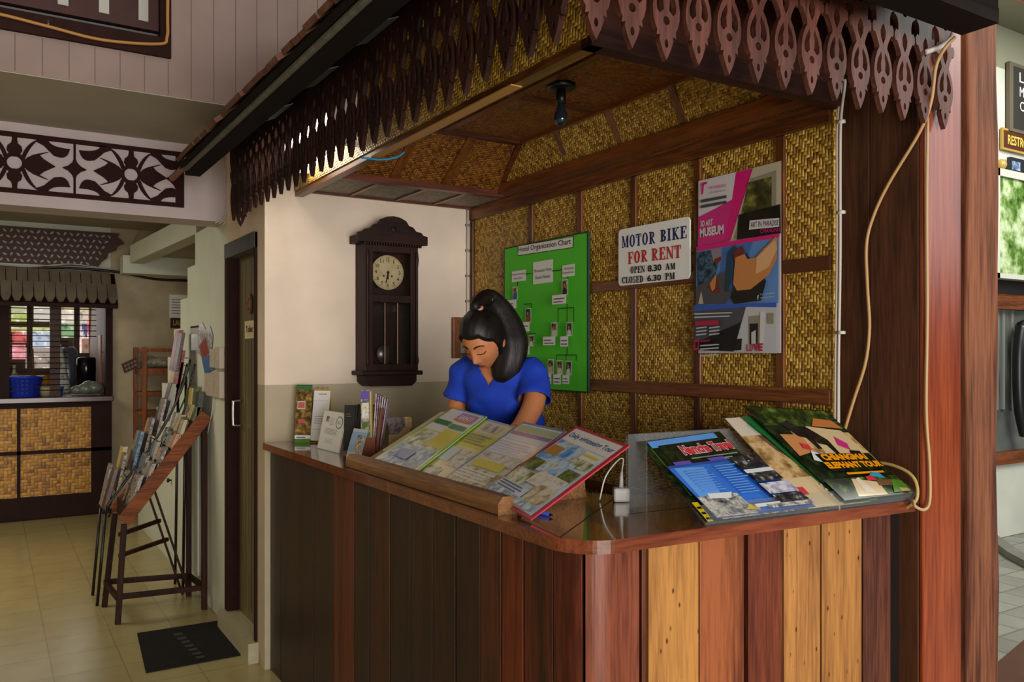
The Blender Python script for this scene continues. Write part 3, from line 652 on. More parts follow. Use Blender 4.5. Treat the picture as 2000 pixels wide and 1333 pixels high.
mb = MB(); mb.box((1.215, 2.10, .99), (1.625, YW-.02, 1.01), wood('desk_wood', '#4a2e1a', '#71492a', 'y', .4)); mb.build('inner_desk', cb)
# ================================================================== WALL THINGS
M_clock = wood('ebonised_clock_wood', '#1a0d0a', '#341a12', 'z', .5, .2, 1, 30, .05)
M_clockx = wood('ebonised_clock_wood_x', '#1a0d0a', '#301810', 'x', .5, .2, 1, 31, .05)
CX0, CX1 = 1.585, 1.875; CF = 3.905; CM = (CX0+CX1)/2
ck = thing('pendulum_clock', 'tall dark wooden pendulum wall clock on the cream wall', 'clock', (CM, YW, 1.36))
mb = MB(); mb.box((CX0, CF+.012, 1.43), (CX0+.018, YW-.001, 2.085), M_clock); mb.box((CX1-.018, CF+.012, 1.43), (CX1, YW-.001, 2.085), M_clock); mb.box((CX0+.018, YW-.02, 1.43), (CX1-.018, YW-.001, 2.085), M_clock); mb.build('case', ck, bevel=.003)
z0, zm, z1 = 1.44, 1.805, 2.075
mb = MB()
for a, b in (((CX0, CF, z0), (CX0+.042, CF+.02, z1)), ((CX1-.042, CF, z0), (CX1, CF+.02, z1)), ((CX0+.042, CF+.001, z0), (CX1-.042, CF+.02, z0+.035)), ((CX0+.042, CF+.001, zm-.02), (CX1-.042, CF+.02, zm+.02)), ((CX0+.042, CF+.001, z1-.035), (CX1-.042, CF+.02, z1))): mb.box(a, b, M_clock)
for sx in (CX0+.01, CX1-.01):
    mb.lathe((sx, CF-.004, 1.47), [(.008, 0), (.011, .02), (.007, .05), (.007, .50), (.011, .54), (.007, .58)], M_clock, 10)
door = mb.build('clock_door', ck, bevel=.003)
mb = MB(); mb.box((CX0+.04, CF+.016, z0+.03), (CX1-.04, CF+.018, z1-.03), mat('smoked_glass', '#2a1c18', .05, .5, alpha=.12)); mb.build('glass', door)
mb = MB()
for sx in (-.035, .035): mb.tube([(CM+sx, CF+.012, z0+.035), (CM+sx, CF+.012, zm-.02)], .0028, mat('brass_dull', '#64503a', .35, .5, .8), 8)
mb.build('glazing_bar', door)
# crown with scalloped pediment and dentils
mb = MB()
pro = [(-.19, 0), (-.19, .045), (-.165, .050), (-.155, .063), (-.125, .068), (-.108, .088), (-.085, .094), (-.068, .118), (-.035, .132), (0, .137)]
pro = pro+[(-x, z) for x, z in reversed(pro[:-1])]
mb.prism([(CM+x*1.0, CF-.02, 2.085+z) for x, z in pro], (0, .022, 0), M_clockx)
mb.box((CX0-.032, CF-.018, 2.085), (CX1+.032, YW-.001, 2.125), M_clockx)
for k in range(22): x = CX0-.008+k*.0145; mb.box((x, CF-.012, 2.072), (x+.008, CF+.004, 2.088), M_clockx)
mb.lathe((CM, CF-.021, 2.155), [(.016, 0), (.014, .004), (.005, .006), (0, .006)], M_clockx, 14, (0, -1, 0)); mb.ball((CM-.03, CF-.021, 2.145), .004, M_clockx, 8, 6); mb.ball((CM+.03, CF-.021, 2.145), .004, M_clockx, 8, 6)
mb.build('pediment', ck, bevel=.002)
mb = MB(); mb.box((CX0-.022, CF-.012, 1.418), (CX1+.022, YW-.001, 1.44), M_clockx)
mb.prism([(CX0+.004, CF+.01, 1.418), (CX0+.004, CF+.01, 1.385), (CX0+.03, CF+.01, 1.362), (CX1-.03, CF+.01, 1.362), (CX1-.004, CF+.01, 1.385), (CX1-.004, CF+.01, 1.418)], (0, .11, 0), M_clockx); mb.build('base_moulding', ck, bevel=.004)
dz = 1.943; dxr = .083; M_dial = mat('aged_dial', '#dcc698', .5, noise=.15, nscale=25)
mb = MB(); mb.lathe((CM, CF+.062, dz), [(dxr+.005, 0), (dxr+.006, .006), (dxr, .010), (dxr, .006), (0, .006)], M_dial, 40, (0, -1, 0))
for k in range(12):
    t = math.pi/2-2*math.pi*(k or 12)/12; s = str(k or 12); c = Vector((CM+.065*math.cos(t), CF+.0545, dz+.065*math.sin(t))); w_, h_ = (.0022 if s == '1' else .006 if len(s) == 1 else .0085), .009
    put_text(mb, s, [c+Vector((-w_, 0, -h_)), c+Vector((w_, 0, -h_)), c+Vector((w_, 0, h_)), c+Vector((-w_, 0, h_))], M_ink, .01)
for k in range(60):
    t = 2*math.pi*k/60; d = Vector((math.cos(t), 0, math.sin(t))); mb.bar(Vector((CM, CF+.0552, dz))+d*.077, Vector((CM, CF+.0552, dz))+d*.081, .0012 if k % 5 else .003, .0006, M_ink, up=(0, 1, 0))
for sx in (-.022, .022): mb.lathe((CM+sx, CF+.056, dz-.018), [(.005, 0), (.005, .001), (0, .001)], M_ink, 10, (0, -1, 0))
mb.build('dial', ck)
M_hand = mat('blued_hand', '#3a342c', .4, metal=.6)
mb = MB(); C0 = Vector((CM, CF+.051, dz)); mb.bar(C0, C0+Vector((-.012, 0, -.055)), .005, .001, M_hand, up=(0, 1, 0)); mb.lathe(C0, [(.008, 0), (.006, .003), (0, .003)], M_hand, 12, (0, -1, 0)); mb.build('minute_hand', ck)
mb = MB(); mb.bar(C0+Vector((0, -.002, 0)), C0+Vector((-.002, -.002, -.036)), .008, .001, M_hand, up=(0, 1, 0)); mb.build('hour_hand', ck)
mb = MB(); mb.tube([(CM-.005, CF+.07, zm), (CM-.012, CF+.07, z0+.095)], .003, MATS['brass_dull'], 8); mb.lathe((CM-.012, CF+.064, z0+.085), [(.0, -.006), (.046, -.004), (.048, 0), (.046, .004), (0, .006)], mat('pendulum_metal', '#6d645c', .3, .5, .8), 28, (0, -1, 0)); mb.build('pendulum', ck, True)
# small framed mirror half behind the woman
bx = thing('wall_mirror', 'small brown framed mirror on the cream wall behind the head', 'mirror', PY(900, 700, YW))
a, b = PY(881, 700, YW), PY(945, 622, YW)
mb = MB(); w_ = .045
mb.box((a.x, YW-.03, a.z), (a.x+w_, YW-.001, b.z), M_rail); mb.box((b.x-w_, YW-.03, a.z), (b.x, YW-.001, b.z), M_rail); mb.box((a.x+w_, YW-.03, a.z), (b.x-w_, YW-.001, a.z+.028), M_railx); mb.box((a.x+w_, YW-.03, b.z-.028), (b.x-w_, YW-.001, b.z), M_railx); mb.build('mirror_frame', bx, bevel=.003)
mb = MB(); mb.box((a.x+w_, YW-.016, a.z+.028), (b.x-w_, YW-.012, b.z-.028), mat('mirror_glass', '#8fa08c', .08, .6, .75)); mb.build('mirror_glass', bx)
# corner conduit
mb = MB(); x = 2.235
mb.tube([(x, YW-.012, 1.12), (x, YW-.012, 2.32)], .006, mat('white_cable', '#c7c0b2', .5), 8)
for k in range(8): mb.box((x-.011, YW-.02, 1.25+k*.14), (x+.011, YW-.001, 1.262+k*.14), mat('cable_clip', '#8c8578', .5))
tag(mb.build('cable', None, True, base=(x, YW-.012, 1.12)), 'white clipped cable running up the corner of cream and woven walls', 'cable')

# ---- green chart
M_green = mat('chart_green', '#55c832', .55, .3); M_paper = mat('white_paper', '#e6e6e4', .55, .3); M_gedge = mat('chart_edge', '#123a2c', .6)
XC = XW-.030
pl = Plane(PX(985, 757, XC), (0, -1, 0), (0, 0, 1)); pr = Print(pl, .0007)
def c8(x, y): return (970+x*200/808, 440+y*330/1333)
W_, H_ = pl.ab(pl.hit(1148, 452)); W_ = pl.ab(pl.hit(1148, 600))[0]; H_ = pl.ab(pl.hit(1148, 452))[1]
pr.slab(0, 0, W_, H_, .012, M_gedge); pr.rect(.006, .006, W_-.006, H_-.006, M_green)
def cq(*p): return [c8(*q) for q in p]
def sheet4(x0, y0, x1, y1, m, dy=None):
    # upright card between two picture columns on the wall plane
    A = pl.ab(pl.hit(*c8(x0, y1))); B = pl.ab(pl.hit(*c8(x1, y0 if dy is None else y0+dy)));
    return (A[0], A[1], B[0], B[1])
def card(x0, yt0, yb0, x1, yt1, yb1, m=None, lift=1):
    A = pl.ab(pl.hit(*c8(x0, yt0))); B = pl.ab(pl.hit(*c8(x0, yb0))); C = pl.ab(pl.hit(*c8(x1, yt1))); D = pl.ab(pl.hit(*c8(x1, yb1)))
    r = (A[0], (B[1]+D[1])/2, C[0], (A[1]+C[1])/2); pr.rect(*r, m or M_paper); return r
T = [c8(*p) for p in ((168, 245), (608, 178), (612, 88), (168, 165))]
pr.poly(T, M_ink, True); pr.poly([c8(*p) for p in ((172, 238), (602, 174), (606, 93), (172, 168))], M_paper, True)
pr.text('Hotel Organization Chart', [c8(*p) for p in ((177, 225), (590, 162), (590, 104), (177, 176))], M_ink, .01, True)
r = card(292, 293, 466, 450, 270, 452)
w_, h_ = r[2]-r[0], r[3]-r[1]
pr.trect('Mountain View', r[0]+w_*.07, r[1]+h_*.52, r[0]+w_*.93, r[1]+h_*.66, M_ink, .0); pr.trect('Guest House', r[0]+w_*.13, r[1]+h_*.22, r[0]+w_*.85, r[1]+h_*.36, M_ink, .0)
r = card(127, 366, 450, 240, 352, 440); w_, h_ = r[2]-r[0], r[3]-r[1]
pr.trect('Room / Reception', r[0]+w_*.06, r[1]+h_*.56, r[0]+w_*.94, r[1]+h_*.78, M_ink); pr.trect('Department', r[0]+w_*.15, r[1]+h_*.18, r[0]+w_*.75, r[1]+h_*.40, M_ink)
r = card(529, 320, 412, 628, 305, 400); w_, h_ = r[2]-r[0], r[3]-r[1]
pr.trect('The Kitchen', r[0]+w_*.10, r[1]+h_*.58, r[0]+w_*.9, r[1]+h_*.80, M_ink); pr.trect('Department', r[0]+w_*.08, r[1]+h_*.2, r[0]+w_*.92, r[1]+h_*.44, M_ink)
M_line = mat('chart_line', '#0c2f10', .6)
def ln(x0, y0, x1, y1, w=6):
    if abs(x1-x0) < 4: pr.poly([c8(x0-w/2, y0), c8(x0+w/2, y0), c8(x1+w/2, y1), c8(x1-w/2, y1)], M_line, True)
    else: pr.poly([c8(x0, y0-w/2), c8(x1, y1-w/2), c8(x1, y1+w/2), c8(x0, y0+w/2)], M_line, True)
ln(240, 388, 292, 381); ln(450, 363, 529, 354); ln(180, 446, 180, 488); ln(579, 405, 579, 430); ln(232, 626, 292, 621); ln(290, 621, 290, 655); ln(575, 622, 575, 1030); ln(506, 659, 633, 652); ln(506, 659, 506, 768); ln(632, 652, 632, 765)
ln(497, 1026, 654, 1026); ln(497, 1026, 497, 1058); ln(574, 1026, 574, 1066); ln(654, 1026, 654, 1070); ln(290, 838, 290, 862); ln(248, 862, 337, 857)
PH = [photo('portrait_a', ['#2a211c', '#6b5a4c', '#b9a58f', '#d9cdbd'], 60), photo('portrait_b', ['#1c1a20', '#3a3c48', '#8d7d70'], 60)]
M_skinp = mat('printed_face', '#a07a5c', .5); 
def port(x0, y0, x1, y1, body, ph):
    r = card(x0, y0+4, y1+2, x1, y0, y1, M_paper); w_, h_ = r[2]-r[0], r[3]-r[1]
    pr.rect(r[0]+w_*.07, r[1]+h_*.05, r[2]-w_*.07, r[3]-h_*.05, ph)
    cx = (r[0]+r[2])/2; pr.poly([(cx-w_*.36, r[1]+h_*.05), (cx+w_*.36, r[1]+h_*.05), (cx+w_*.30, r[1]+h_*.36), (cx+w_*.08, r[1]+h_*.48), (cx-w_*.08, r[1]+h_*.48), (cx-w_*.30, r[1]+h_*.36)], body)
    pr.circle(cx, r[1]+h_*.66, w_*.24, M_ink, 14, h_*.20); pr.circle(cx, r[1]+h_*.62, w_*.17, M_skinp, 14, h_*.14)
B_ = {k: mat('print_'+k, c, .5) for k, c in dict(blue='#2f5fb5', black='#191717', orange='#9a4a22', white='#d6cfc4', cream='#cbb79c').items()}
port(154, 487, 195, 592, B_['blue'], PH[0]); port(548, 430, 597, 552, B_['black'], PH[0]); port(265, 656, 310, 768, B_['orange'], PH[1]); port(475, 768, 522, 878, B_['white'], PH[0]); port(600, 765, 646, 876, B_['white'], PH[1]); port(306, 868, 348, 955, B_['white'], PH[0]); port(225, 872, 260, 960, B_['black'], PH[1])
port(467, 1056, 515, 1170, B_['cream'], PH[0]); port(545, 1066, 593, 1178, B_['white'], PH[0]); port(620, 1070, 667, 1182, B_['white'], PH[1])
M_scrib = mat('grey_print', '#5a5a58', .6)
for x0, y0, x1, y1 in ((122, 595, 232, 662), (519, 552, 631, 625), (240, 768, 340, 840), (450, 880, 548, 948), (590, 878, 652, 958), (465, 1170, 520, 1248), (538, 1176, 598, 1254), (613, 1182, 668, 1250), (300, 955, 352, 1020)):
    r = card(x0, y0+3, y1+2, x1, y0, y1); w_, h_ = r[2]-r[0], r[3]-r[1]; pr.lines(r[0]+w_*.1, r[1]+h_*.18, r[2]-w_*.1, r[1]+h_*.85, 2, M_scrib, .35, .3, int(x0))
tag(pr.mb.build('organization_chart', base=pl.p), 'green Hotel Organization Chart board on the woven wall behind the woman', 'poster')

# ---- MOTOR BIKE sign, slab-serif letters drawn as strokes
M_navy = mat('sign_navy', '#1a2a6c', .5); M_red = mat('sign_red', '#c02a30', .5); M_wh = mat('sign_white', '#f0f0ee', .45, .4)
def letter(ch):
    T, t, s = .27, .11, .09     # thick, thin, slab
    I = lambda x: [(x, 0, x, 1, T)]
    slabs = lambda *xs: [q for x in xs for q in ((x-.24, s/2, x+.24, s/2, s), (x-.24, 1-s/2, x+.24, 1-s/2, s))]
    if ch == 'M': return [(.16, 0, .16, 1, t), (.92, 0, .92, 1, T), (.2, 1, .52, .05, T*.8), (.52, .05, .86, 1, t), (.02, s/2, .32, s/2, s), (.72, s/2, 1.1, s/2, s), (0, 1-s/2, .3, 1-s/2, s), (.8, 1-s/2, 1.1, 1-s/2, s)], 1.1
    if ch == 'T': return [(.42, 0, .42, 1, T), (0, 1-s/2, .84, 1-s/2, s), (.05, .7, .05, 1, t), (.79, .7, .79, 1, t), (.2, s/2, .64, s/2, s)], .84
    if ch == 'I': return I(.26)+slabs(.26), .52
    if ch == 'B': return I(.26)+slabs(.26)+['B'], .86
    if ch == 'R': return I(.26)+slabs(.26)+['P', (.42, .48, .78, .04, T*.85), (.7, s/2, .95, s/2, s)], .95
    if ch == 'K': return I(.26)+slabs(.26)+[(.3, .4, .8, .97, t), (.42, .55, .82, .03, T*.9), (.62, 1-s/2, .98, 1-s/2, s), (.66, s/2, 1.0, s/2, s)], 1.0
    if ch == 'E': return I(.26)+slabs(.26)+[(.2, s/2, .82, s/2, s), (.2, 1-s/2, .78, 1-s/2, s), (.3, .52, .6, .52, s), (.6, .38, .6, .66, t*.8), (.8, 0, .8, .3, t), (.76, .72, .76, 1, t)], .86
    if ch == 'F': return I(.26)+slabs(.26)+[(.2, 1-s/2, .78, 1-s/2, s), (.3, .52, .6, .52, s), (.6, .38, .6, .66, t*.8), (.76, .7, .76, 1, t)], .82
    if ch == 'N': return [(.16, 0, .16, 1, t), (.86, 0, .86, 1, t), (.16, .98, .84, .05, T), (.02, s/2, .32, s/2, s), (0, 1-s/2, .25, 1-s/2, s), (.7, 1-s/2, 1.02, 1-s/2, s)], 1.02
    if ch == 'O': return ['O'], .88
    if ch == 'P': return I(.26)+slabs(.26)+['P'], .84
    if ch == 'C': return ['C', (.78, .68, .78, 1, t)], .86
    if ch == 'D': return I(.26)+slabs(.26)+['D'], .92
    if ch == 'S': return ['S'], .72
    if ch == 'L': return I(.26)+slabs(.26)+[(.2, s/2, .8, s/2, s), (.78, 0, .78, .3, t)], .84
    if ch == 'A': return [(.12, 0, .45, 1, t), (.45, 1, .8, 0, T), (.25, .33, .66, .33, s), (0, s/2, .3, s/2, s), (.6, s/2, 1.0, s/2, s)], 1.0
    return [], .45
def ringpoly(cx, cy, rx, ry, a0, a1, tx, ty, n=18):
    o, i = [], []
    for k in range(n+1):
        a = a0+(a1-a0)*k/n; o.append((cx+rx*math.cos(a), cy+ry*math.sin(a))); i.append((cx+(rx-tx)*math.cos(a), cy+(ry-ty)*math.sin(a)))
    return [(o[k], o[k+1], i[k+1], i[k]) for k in range(n)]
def strokes(ch):
    L, w_ = letter(ch); Q = []
    for q in L:
        if q == 'O': Q += ringpoly(.44, .5, .43, .52, 0, 2*math.pi, .27, .10)
        elif q == 'C': Q += ringpoly(.46, .5, .43, .52, .6, 2*math.pi-.6, .27, .10)
        elif q == 'D': Q += ringpoly(.32, .5, .58, .5, -math.pi/2, math.pi/2, .27, .10)
        elif q == 'P': Q += ringpoly(.36, .73, .46, .27, -math.pi/2, math.pi/2, .25, .09)
        elif q == 'B': Q += ringpoly(.36, .75, .42, .25, -math.pi/2, math.pi/2, .24, .09)+ringpoly(.36, .26, .48, .26, -math.pi/2, math.pi/2, .26, .09)
        elif q == 'S': Q += ringpoly(.36, .75, .34, .26, .3, math.pi*1.5, .18, .1)+ringpoly(.36, .25, .35, .26, -math.pi*.9, math.pi/2, .2, .1)
        else:
            x0, y0, x1, y1, t = q
            if abs(y1-y0) < .02: Q.append(((x0, y0-t/2), (x1, y0-t/2), (x1, y1+t/2), (x0, y1+t/2)))
            else: Q.append(((x0-t/2, y0), (x0+t/2, y0), (x1+t/2, y1), (x1-t/2, y1)))
    return Q, w_
def slabtext(pr, s, pts, m, gap=.12, px=True):
    """pts: picture corners bottom-left, bottom-right, top-right, top-left"""
    pr.k += 1; P = pr.P(pts, px); a, b, c, d = P; tw = 0; items = []
    for ch in s: Q, w_ = strokes(ch); items.append((tw, Q)); tw += w_+gap
    tw -= gap
    for x0, Q in items:
        for iq, q in enumerate(Q):
            V = []; lo = pr.pl.n*(.00002*iq)
            for x, y in q: t = (x+x0)/tw; V.append((a*(1-t)+b*t)*(1-y)+(d*(1-t)+c*t)*y+lo)
            n = (V[1]-V[0]).cross(V[2]-V[0])
            if n.dot(pr.pl.n) < 0: V = V[::-1]
            pr.mb.add(V, [(0, 1, 2, 3)], m)
XS = XW-.024
pl = Plane(PX(1208, 558, XS), (0, -1, 0), (0, 0, 1)); pr = Print(pl, .0006)
W_ = pl.ab(pl.hit(1347, 500))[0]; H_ = (pl.ab(pl.hit(1209, 448))[1]+pl.ab(pl.hit(1347, 424))[1])/2; b0 = pl.ab(pl.hit(1346, 546))[1]/2
def s8(x, y): return (1160+x*520/1333, 200+y*520/1333)
rad = .018; cor = []
for cx, cy, a0 in ((W_-rad, b0+rad, -90), (W_-rad, H_-rad, 0), (rad, H_-rad, 90), (rad, b0+rad, 180)):
    cor += [(cx+rad*math.cos(math.radians(a0+k*15)), cy+rad*math.sin(math.radians(a0+k*15))) for k in range(7)]
P = [pl.at(x, y, -.006) for x, y in cor]; pr.mb.prism(P, pl.n*.006, M_wh)
slabtext(pr, 'MOTOR', [s8(140, 731), s8(308, 707), s8(308, 645), s8(140, 672)], M_navy); slabtext(pr, 'BIKE', [s8(333, 700), s8(466, 680), s8(466, 617), s8(333, 640)], M_navy)
slabtext(pr, 'FOR', [s8(172, 812), s8(270, 797), s8(270, 736), s8(172, 752)], M_red); slabtext(pr, 'RENT', [s8(291, 795), s8(438, 779), s8(438, 714), s8(291, 733)], M_red)
slabtext(pr, 'OPEN', [s8(186, 857), s8(258, 852), s8(258, 817), s8(186, 824)], M_ink); slabtext(pr, 'AM', [s8(362, 840), s8(410, 836), s8(410, 804), s8(362, 808)], M_ink)
pr.text('8.30', [s8(274, 850), s8(342, 843), s8(342, 810), s8(274, 817)], M_ink, .03, True)
slabtext(pr, 'CLOSED', [s8(145, 908), s8(252, 902), s8(252, 868), s8(145, 876)], M_ink, .08); pr.text('6.30', [s8(272, 898), s8(342, 893), s8(342, 861), s8(272, 867)], M_ink, .03, True); slabtext(pr, 'PM', [s8(362, 890), s8(410, 887), s8(410, 852), s8(362, 856)], M_ink)
tag(pr.mb.build('rental_sign', base=pl.p), 'white sign reading MOTOR BIKE FOR RENT on the woven wall', 'sign')

# ---- museum poster (known painting replaced by a plain dark panel in a frame)
pl = Plane(PX(1364, 690, XW-.022), (0, -1, 0), (0, 0, 1)); pr = Print(pl, .0005)
def p8(x, y): return (1340+x*220/733, 300+y*400/1333)
def pp(m, *pts): pr.poly([p8(*q) for q in pts], m, True)
C = {k: mat('poster_'+k, c, .28, .5) for k, c in dict(white='#cfc9cf', pink='#d01f74', dpink='#b01c68', mag='#c8307f', frame='#b8ad98', framed='#8d8675', blue='#3f6cae', sky='#5a86c4', dark='#23242c', foot='#c08048', footl='#d6a878', grey='#4a4a52', bl2='#3558b8', lgrey='#b9bcc4', red='#a82448', teal='#1f3c52', maroon='#6e2a26', black='#17161a').items()}
a = pl.ab(pl.hit(1525, 315)); pr.slab(0, 0, a[0], a[1], .0015, C['white'])
pp(C['pink'], (326, 122), (437, 95), (290, 567), (245, 580), (85, 415), (300, 300))
pp(C['mag'], (80, 415), (302, 305), (245, 582), (78, 610))
pp(C['frame'], (437, 95), (622, 47), (622, 520), (290, 567)); pp(C['framed'], (420, 165), (590, 108), (590, 520), (310, 560))
pp(photo('poster_canvas', ['#15140e', '#2a2718', '#4c4a22', '#8d8540'], 14, .3), (405, 190), (560, 150), (560, 520), (332, 560))
pp(photo('poster_canvas_low', ['#0f0e0c', '#1c1812', '#2c2416'], 20, .3), (345, 400), (618, 330), (620, 520), (335, 562))
pr.text('3D ART', [p8(97, 478), p8(178, 468), p8(178, 425), p8(97, 440)], C['white'], .03, True); pr.text('MUSEUM', [p8(94, 548), p8(250, 522), p8(250, 462), p8(94, 490)], C['white'], .05, True)
pp(C['white'], (420, 437), (612, 420), (612, 478), (415, 497)); pr.text('ART IN PARADISE', [p8(427, 483), p8(608, 468), p8(610, 432), p8(427, 447)], M_ink, .0, True); pr.text('CHIANGMAI', [p8(490, 520), p8(616, 508), p8(616, 484), p8(490, 494)], C['pink'], 0, True)
pp(C['pink'], (108, 192), (146, 184), (140, 200), (124, 204), (118, 262), (108, 274)); pr.text('ART IN PARADISE', [p8(160, 236), p8(270, 218), p8(270, 198), p8(160, 216)], C['mag'], 0, True); pr.text('CHIANGMAI', [p8(162, 262), p8(270, 244), p8(270, 234), p8(162, 250)], C['framed'], 0, True)
for y in (0, 36): pp(C['grey'], (106, 303+y), (272, 272+y), (274, 290+y), (106, 322+y))
pp(C['pink'], (78, 608), (622, 520), (615, 548), (78, 640))
pp(C['sky'], (78, 640), (615, 548), (612, 975), (75, 990)); pp(C['blue'], (250, 612), (450, 575), (300, 980), (200, 985))
pp(photo('poster_shark', ['#101a24', '#1f3a50', '#48677c', '#1a2430'], 40, .3), (80, 645), (180, 630), (225, 700), (205, 800), (85, 870)); pp(mat('poster_shark_head', '#8c7d8c', .3), (175, 630), (240, 620), (245, 690), (215, 725), (190, 700)); pp(C['maroon'], (195, 690), (240, 672), (244, 690), (218, 722), (200, 712))
pp(C['grey'], (80, 870), (262, 768), (310, 925), (270, 978), (78, 985)); pp(C['maroon'], (150, 870), (215, 790), (235, 900), (200, 915)); pp(C['foot'], (170, 850), (215, 780), (205, 880), (185, 900)); pp(C['frame'], (95, 980), (115, 895), (130, 980)); pp(C['teal'], (290, 650), (335, 595), (345, 620), (310, 700), (320, 800), (290, 905), (270, 890))
pp(C['dark'], (325, 680), (410, 650), (540, 830), (505, 960), (330, 980), (310, 940), (335, 820)); pp(C['maroon'], (330, 640), (385, 600), (402, 645), (330, 700))
pp(C['foot'], (340, 680), (400, 655), (420, 690), (470, 680), (600, 545), (615, 552), (610, 690), (560, 790), (440, 885), (350, 895), (326, 850)); pp(C['footl'], (480, 680), (600, 560), (612, 620), (560, 740), (470, 790))
pp(C['black'], (330, 900), (440, 890), (542, 830), (505, 945), (345, 978), (318, 950))
for k in range(2): pr.text('www.artinparadise.com' if k else 'CM : artinparadise.cm', [p8(502, 928+k*22), p8(600, 916+k*22), p8(600, 902+k*24), p8(502, 914+k*22)], C['white'], 0, True)
pr.text('f', [p8(486, 955), p8(496, 953), p8(496, 922), p8(486, 925)], C['white'], .05, True)
pp(C['bl2'], (75, 992), (612, 972), (612, 1003), (75, 1027)); pp(C['grey'], (75, 1027), (415, 1000), (335, 1290), (78, 1278)); pp(C['black'], (240, 1160), (380, 1100), (335, 1290), (78, 1278), (80, 1240))
pp(C['lgrey'], (415, 1000), (612, 1003), (612, 1302), (335, 1290)); pp(C['framed'], (430, 1060), (505, 1055), (500, 1245), (432, 1245)); pp(C['black'], (440, 1110), (495, 1106), (492, 1240), (440, 1240)); pp(C['lgrey'], (452, 1165), (480, 1150), (482, 1240), (452, 1240)); pp(C['white'], (510, 1030), (545, 1030), (530, 1290), (505, 1290)); pp(C['black'], (345, 1210), (392, 1205), (388, 1280), (335, 1285)); pp(C['framed'], (560, 1040), (600, 1040), (598, 1110), (560, 1110))
slabtext(pr, 'LO', [p8(420, 1288), p8(465, 1288), p8(465, 1240), p8(420, 1245)], C['red'], .05); pr.text('VE', [p8(466, 1288), p8(528, 1288), p8(532, 1236), p8(466, 1240)], C['red'], .06, True)
for x0, y0, x1, n in ((85, 1042, 330, 1), (85, 1064, 315, 1), (98, 1135, 165, 3), (185, 1133, 252, 3), (128, 1248, 250, 4)):
    for i in range(n): pp(C['lgrey'], (x0, y0+i*22), (x1, y0-8+i*22), (x1, y0+i*22), (x0, y0+9+i*22))
pp(C['red'], (98, 1095), (248, 1085), (248, 1118), (98, 1122)); pp(C['red'], (90, 1213), (124, 1208), (124, 1280), (90, 1283)); pp(C['black'], (100, 1228), (116, 1226), (116, 1264), (100, 1266)); pp(C['red'], (132, 1230), (195, 1222), (195, 1212), (132, 1220))
tag(pr.mb.build('museum_poster', base=pl.p), 'tall pink and blue museum poster on the woven wall', 'poster')

# ================================================================== COUNTER THINGS
ZC = 1.1002
# lectern: wooden ledge and sloped backing with four laminated folders
M_ledge = wood('ledge_teak', '#6b4526', '#9a6d3e', 'y', .5, .4, 1, 40, .15)
ld = thing('brochure_lectern', 'wooden ledge stand holding the open folders on the counter', 'stand', (1.25, 2.4, ZC))
LY0, LY1 = PZ(971, 1008, ZC).y, PZ(682, 912, ZC).y
mb = MB(); mb.prism([(1.138, LY0, ZC), (1.198, LY0, ZC), (1.198, LY0, ZC+.030), (1.183, LY0, ZC+.048), (1.153, LY0, ZC+.048), (1.138, LY0, ZC+.03)], (0, LY1-LY0, 0), M_ledge); mb.build('ledge', ld, bevel=.003, fix=True)
mb = MB(); P0 = Vector((1.200, 0, ZC+.004)); P1 = Vector((1.50, 0, ZC+.152)); n = Vector((-(P1-P0).z, 0, (P1-P0).x)).normalized()
mb.prism([(P0.x, LY0-.02, P0.z), (P1.x, LY0-.02, P1.z), (P1.x, LY1, P1.z), (P0.x, LY1, P0.z)], n*.008, M_ledge); mb.build('sloped_board', ld, bevel=.002)
for y in (LY0+.1, LY1-.1): mb = MB(); mb.prism([(1.30, y, ZC), (1.505, y, ZC), (1.488, y, ZC+.142), (1.30, y, ZC+.05)], (0, .015, 0), M_ledge); mb.build('support', ld)
def folder(px_bl, px_br, px_tr, px_tl, zb, col, label, fill, order):
    # plane through bottom edge near the ledge rising to the back
    bl = PX(*px_bl, 1.205); br = PX(*px_br, 1.205)
    zmid = (bl.z+br.z)/2
    p = Vector((1.205, bl.y, ZC+.016+order*.004)); ux = Vector((0, -1, 0)); uy = Vector((.335, 0, .172)); pl = Plane(p, ux, uy)
    pr = Print(pl, .0005); q = [pl.ab(pl.hit(*c)) for c in (px_bl, px_br, px_tr, px_tl)]
    pr.mb.prism([pl.at(*c, -.004) for c in q], pl.n*.004, col)
    i = .03
    cx = sum(c[0] for c in q)/4; cy = sum(c[1] for c in q)/4
    def F(a, b): # bilinear 0..1
        l = (q[0][0]*(1-b)+q[3][0]*b, q[0][1]*(1-b)+q[3][1]*b); r = (q[1][0]*(1-b)+q[2][0]*b, q[1][1]*(1-b)+q[2][1]*b)
        return (l[0]*(1-a)+r[0]*a, l[1]*(1-a)+r[1]*a)
    def R(a0, b0, a1, b1, m): pr.poly([F(a0, b0), F(a1, b0), F(a1, b1), F(a0, b1)], m)
    def T(s, a0, b0, a1, b1, m, bold=0): pr.text(s, [F(a0, b0), F(a1, b0), F(a1, b1), F(a0, b1)], m, bold)
    def LN(a0, b0, a1, b1, n, m, sd=1):
        rr = random.Random(sd)
        for k in range(n): bb = b0+(b1-b0)*k/n; R(a0, bb, a1-(a1-a0)*rr.random()*.3, bb+(b1-b0)/n*.45, m)
    fill(R, T, LN)
    return tag(pr.mb.build('plastic_folder', base=p), label, 'folder', 'folders on the lectern')
G = {k: mat('folder_'+k, c, .22, .5, coat=.5) for k, c in dict(green='#8cb83c', clear='#b4b0a0', blue='#8a9ad0', red='#c23a4a', paper='#f2f4f4', yellow='#e2d860', cream='#e8dfb0', lilac='#e2def0', ltblue='#dae6f4', orange='#d88a5a', dgreen='#4a8a5a', dblue='#2f64b4', ink='#5a6a90', purple='#a890b8', grey='#9aa09a').items()}
